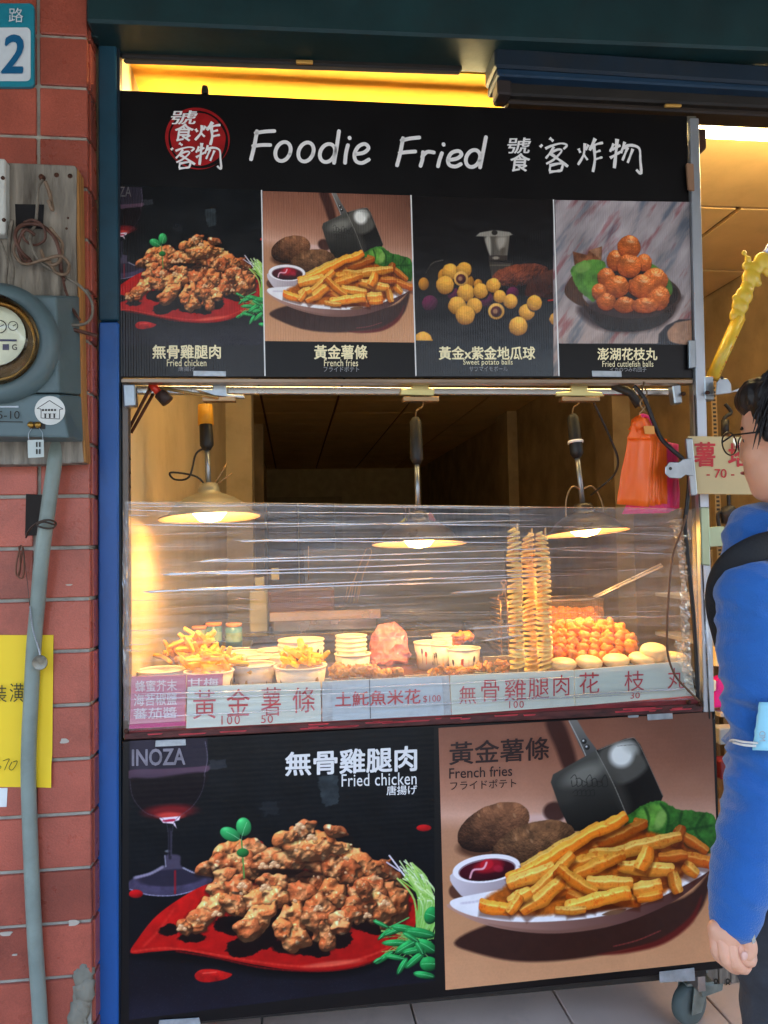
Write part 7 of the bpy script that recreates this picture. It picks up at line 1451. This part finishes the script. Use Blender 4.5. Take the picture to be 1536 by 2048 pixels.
hm = blobmesh(hs + fingers[:0], .0022, 4); put(hm, 'hand', m_skin, pr_o)
hand = pr_o.children[-1]
po = Vector(pr_o['_org'])
def sub(me, name, m, parent):
    me.name = name; me.materials.clear(); me.materials.append(m); o = bpy.data.objects.new(name, me); COL.objects.link(o); me.transform(Matrix.Translation(-po)); o.parent = parent; return o
for f_ in fingers: sub(blobmesh([f_], .0016, 3), 'finger', m_skin, hand)
sub(blobmesh([C_(spline([HD(22, -8, hy - .004), HD(36, 12, hy - .016), HD(40, 30, hy - .018), HD(30, 40, hy - .018)], 3), [.0135, .0132, .0125, .012, .0115, .0112, .011, .0108, .0105, .0095], 10)], .0016, 3), 'thumb', m_skin, hand)
nl = MB().ball(HD(29, 42, hy - .0265), .0055, 10, 6, sc=(1, .35, 1.2)); sub_n = nl.build('thumb_nail', mat('nail', (230, 180, 160), .3), None); sub_n.parent = hand; sub_n.location = -po
# clothes
cs = [E_(BC - UZ * .05, qb, .108, .182, .135), E_(BC - UZ * .28, qb, .105, .155, .22), E_(BC - UZ * .45, qb, .105, .158, .09), E_(BC + UZ * .06, qb, .08, .11, .05), C_([BC + Vector((-.02, .02, .05)), BC + Vector((-.035, .02, .125))], [.078, .064], 18),
      C_([SJ + Vector((.05, .04, .0)), SJ, P(1508, 1300, -.66), P(1518, 1440, -.655), P(1522, 1500, -.655), P(1508, 1600, -.66), P(1490, 1700, -.68), P(1474, 1780, -.695), P(1468, 1816, -.70)], [.066, .062, .056, .048, .047, .048, .047, .041, .033], 18),
      C_([RS, RS.lerp(RE, .5), RE, RW], [.064, .056, .05, .036]), C_([P(1471, 1800, -.697), P(1467, 1830, -.70)], [.037, .034], 18)]
sm = blobmesh(cs, .0042, 5)
def wr_(c_):
    d = mnoise.noise(Vector((c_.x * 9, c_.y * 9, c_.z * 26 + c_.x * 12))); d3 = mnoise.noise(Vector((c_.x * 7, c_.y * 7, c_.z * 5 - c_.x * 8))); near = math.exp(-((c_.z - EL.z) / .07) ** 2)
    d4 = mnoise.noise(Vector((c_.x * 16 + c_.z * 9, c_.y * 16, c_.z * 34))); return (abs(d) * -1.2 + .25) * (.008 + .022 * near) + d3 * .006 - abs(d4) * .005 + .005
displace(sm, wr_)
put(sm, 'sweatshirt', m_blue_sw, pr_o)
cf_ = MB().tube([P(1472, 1786, -.696), P(1470, 1800, -.697), P(1467, 1832, -.70), P(1466.5, 1837, -.70)], [.0385, .0375, .0365, .034], 28, cap=False); cf_.build('cuff', m_blue_sw, pr_o)
pm = blobmesh([E_(hipc, qb, .105, .155, .13), C_([hip_l, kl, al + Vector((0, 0, -.03))], [.1, .07, .058]), C_([hip_r, kr, ar + Vector((0, 0, -.03))], [.1, .07, .058])], .007, 6)
displace(pm, lambda c: .006 * mnoise.noise(Vector((c.x * 10, c.y * 10, c.z * 22))))
put(pm, 'trousers', m_jean, pr_o)
for a_ in (al, ar):
    fo = a_ + BF * .05; MB().ball(Vector((fo.x, fo.y, FLR + .035)), 1, 18, 12, sc=(.13, .045, .038), q=qb).build('shoe', m_rubber, pr_o)
# hair
hr = [E_(HC + UZ * .045 - HF * .02, qh, .098, .089, .088), E_(HC - HF * .055 + UZ * .0, qh, .058, .08, .085), E_(HC + UZ * .075 + HF * .035, qh, .062, .07, .045)]
for e in (1, -1): hr.append(E_(HC + HL * .066 * e + UZ * .03 + HF * .02, qh, .022, .014, .04, 12))
hmesh = blobmesh(hr, .004, 4)
displace(hmesh, lambda c: .006 * mnoise.noise(Vector((c.x * 60, c.y * 60, c.z * 16))))
ho2 = put(hmesh, 'hair', m_hair, pr_o)
rg = random.Random(21); hb2 = MB()
for i in range(900):
    u = rg.uniform(-pi, pi); th = rg.uniform(0, 1.9); d = qh @ Vector((sin(th) * cos(u), sin(th) * sin(u), cos(th)))
    f_ = cos(u) * sin(th)
    if f_ > .55 and th > 1.15: continue
    p = HC + UZ * .045 - HF * .02 + Vector((qh @ Vector((sin(th) * cos(u) * .098, sin(th) * sin(u) * .09, cos(th) * .09)))); dn = (Vector((d.x, d.y, 0)) * .5 + HF * .25 + Vector((0, 0, -1)) * (0.3 + th)).normalized(); L = rg.uniform(.018, .042)
    hb2.tube([p - dn * L * .3, p + dn * L * .4 + d * .003, p + dn * L + d * rg.uniform(-.002, .004)], [.0022, .0018, .0003], 4, cap=False)
tag(hb2.build('hair_strands', m_hair, pr_o), kind='stuff')
# glasses
m_gl = mat('glasses_frame', (40, 34, 32), .35, .5)
gz = HC + UZ * .008
gl_ = MB().tube([gz + HL * .078 + HF * -.01, gz + HL * .076 + HF * .078], .0017, 6).build('glasses', m_gl, pr_o)
for e in (1, -1):
    cc_ = gz + HL * .036 * e + HF * .100 - UZ * .010
    ringp = [cc_ + HL * (.032 * cos(t)) + UZ * (.021 * sin(t)) + HF * (-.006 * abs(cos(t)) * 0) for t in [2 * pi * k / 24 for k in range(24)]]
    MB().tube(ringp, .0014, 6, closed=True).tube([cc_ + HL * .032 * e, gz + HL * .076 * e + HF * .078], .0016, 6).build('rim', m_gl, pr_o).parent = pr_o
    MB().add(ringp, [tuple(range(24))]).build('lens', m_dome, pr_o)
    ee = HC + HL * .03 * e + HF * .066 + UZ * .002; MB().ball(ee, .0105, 12, 8).build('eye', mat('eye_white', (220, 214, 206), .2), pr_o)
    MB().ball(ee + HF * .0075, .0052, 10, 6).build('iris', mat('iris_dark', (30, 20, 14), .2), pr_o)
    MB().tube([ee + HL * .02 + UZ * .018 + HF * .006, ee + UZ * .024 + HF * .012, ee - HL * .018 + UZ * .018 + HF * .008], .0028, 6).build('eyebrow', m_hair, pr_o)
MB().tube([HC + HF * .088 - HL * .018 - UZ * .056, HC + HF * .0925 - UZ * .055, HC + HF * .088 + HL * .018 - UZ * .056], [.002, .0036, .002], 8).build('lips', mat('lips', (176, 96, 84), .45), pr_o)
# strap over the shoulder
sp_ = spline([P(1456, 1300, -.575), P(1438, 1225, -.60), P(1440, 1172, -.625), P(1462, 1130, -.655), P(1502, 1102, -.67), P(1550, 1086, -.64), P(1610, 1082, -.56), P(1660, 1120, -.48)], 6)
MB().tube(sp_, .022, 12, flat=.45).build('shoulder_strap', mat('black_webbing', (20, 20, 22), .8, bump=.4, bscale=200), pr_o)
# bracelet
br = MB(); wq = (P(1440, 1806, -.73) - P(1505, 1850, -.73)).normalized()
for i in range(44):
    t = 2 * pi * i / 44; cb = P(1466, 1832, -.70); ax_ = Vector((-.55, 0, .83)); e1 = Vector((.86, 0, -.52)); p = cb + e1 * (.0335 * cos(t)) + Vector((0, -1, 0)) * (.031 * sin(t)) + Vector((0, 0, -.012 * sin(t)))
    br.ball(p, .0021, 6, 4)
br.build('bracelet', mat('silver_chain', (220, 216, 204), .2, .9), pr_o)
MB().prism([P(1500, 1860, -.735), P(1508, 1856, -.735), P(1512, 1884, -.735), P(1505, 1888, -.735)], (0, .002, 0)).build('bracelet_charm', mat('silver_chain', (1, 1, 1)), pr_o)
# face mask worn on the elbow
fm = thing('face_mask', 'pale blue face mask hanging from its white loop round the sleeve', 'mask', P(1530, 1500, -.74))
vs = []; n = 10
for j in range(n + 1):
    for i in range(n + 1):
        u, v = i / n, j / n; x = 1512 + (1590 - 1512) * u + 10 * (v - .5) * -1.4 - (12 * (1 - u) * (1 - abs(2 * v - 1)) * 0); y = 1404 + 96 * v + u * 2; p = P(x, y, -.722 - .012 * sin(pi * min(1, u * 1.2)) ); p.y += .0012 * sin(v * 24); vs.append(p)
fo_ = MB().add(vs, [(j * (n + 1) + i, j * (n + 1) + i + 1, (j + 1) * (n + 1) + i + 1, (j + 1) * (n + 1) + i) for j in range(n) for i in range(n)], True).build('mask_body', mat('mask_blue', (148, 206, 222), .7, var=.05), fm); sd2 = fo_.modifiers.new('t', 'SOLIDIFY'); sd2.thickness = .002
MB().tube(spline([P(1516, 1486, -.734), P(1490, 1484, -.722), P(1468, 1480, -.70), P(1462, 1482, -.66), P(1474, 1486, -.62)], 6), .0028, 8, flat=.6).tube(spline([P(1512, 1492, -.734), P(1488, 1490, -.722), P(1467, 1485, -.70)], 6), .002, 8).build('ear_loop', mat('elastic_white', (226, 220, 208), .6), fm)
text('MD', [P(1530, 1482, -.7375), P(1530, 1462, -.7375), P(1518, 1462, -.7375), P(1518, 1482, -.7375)], m_grey, fm, .0, off=.001)
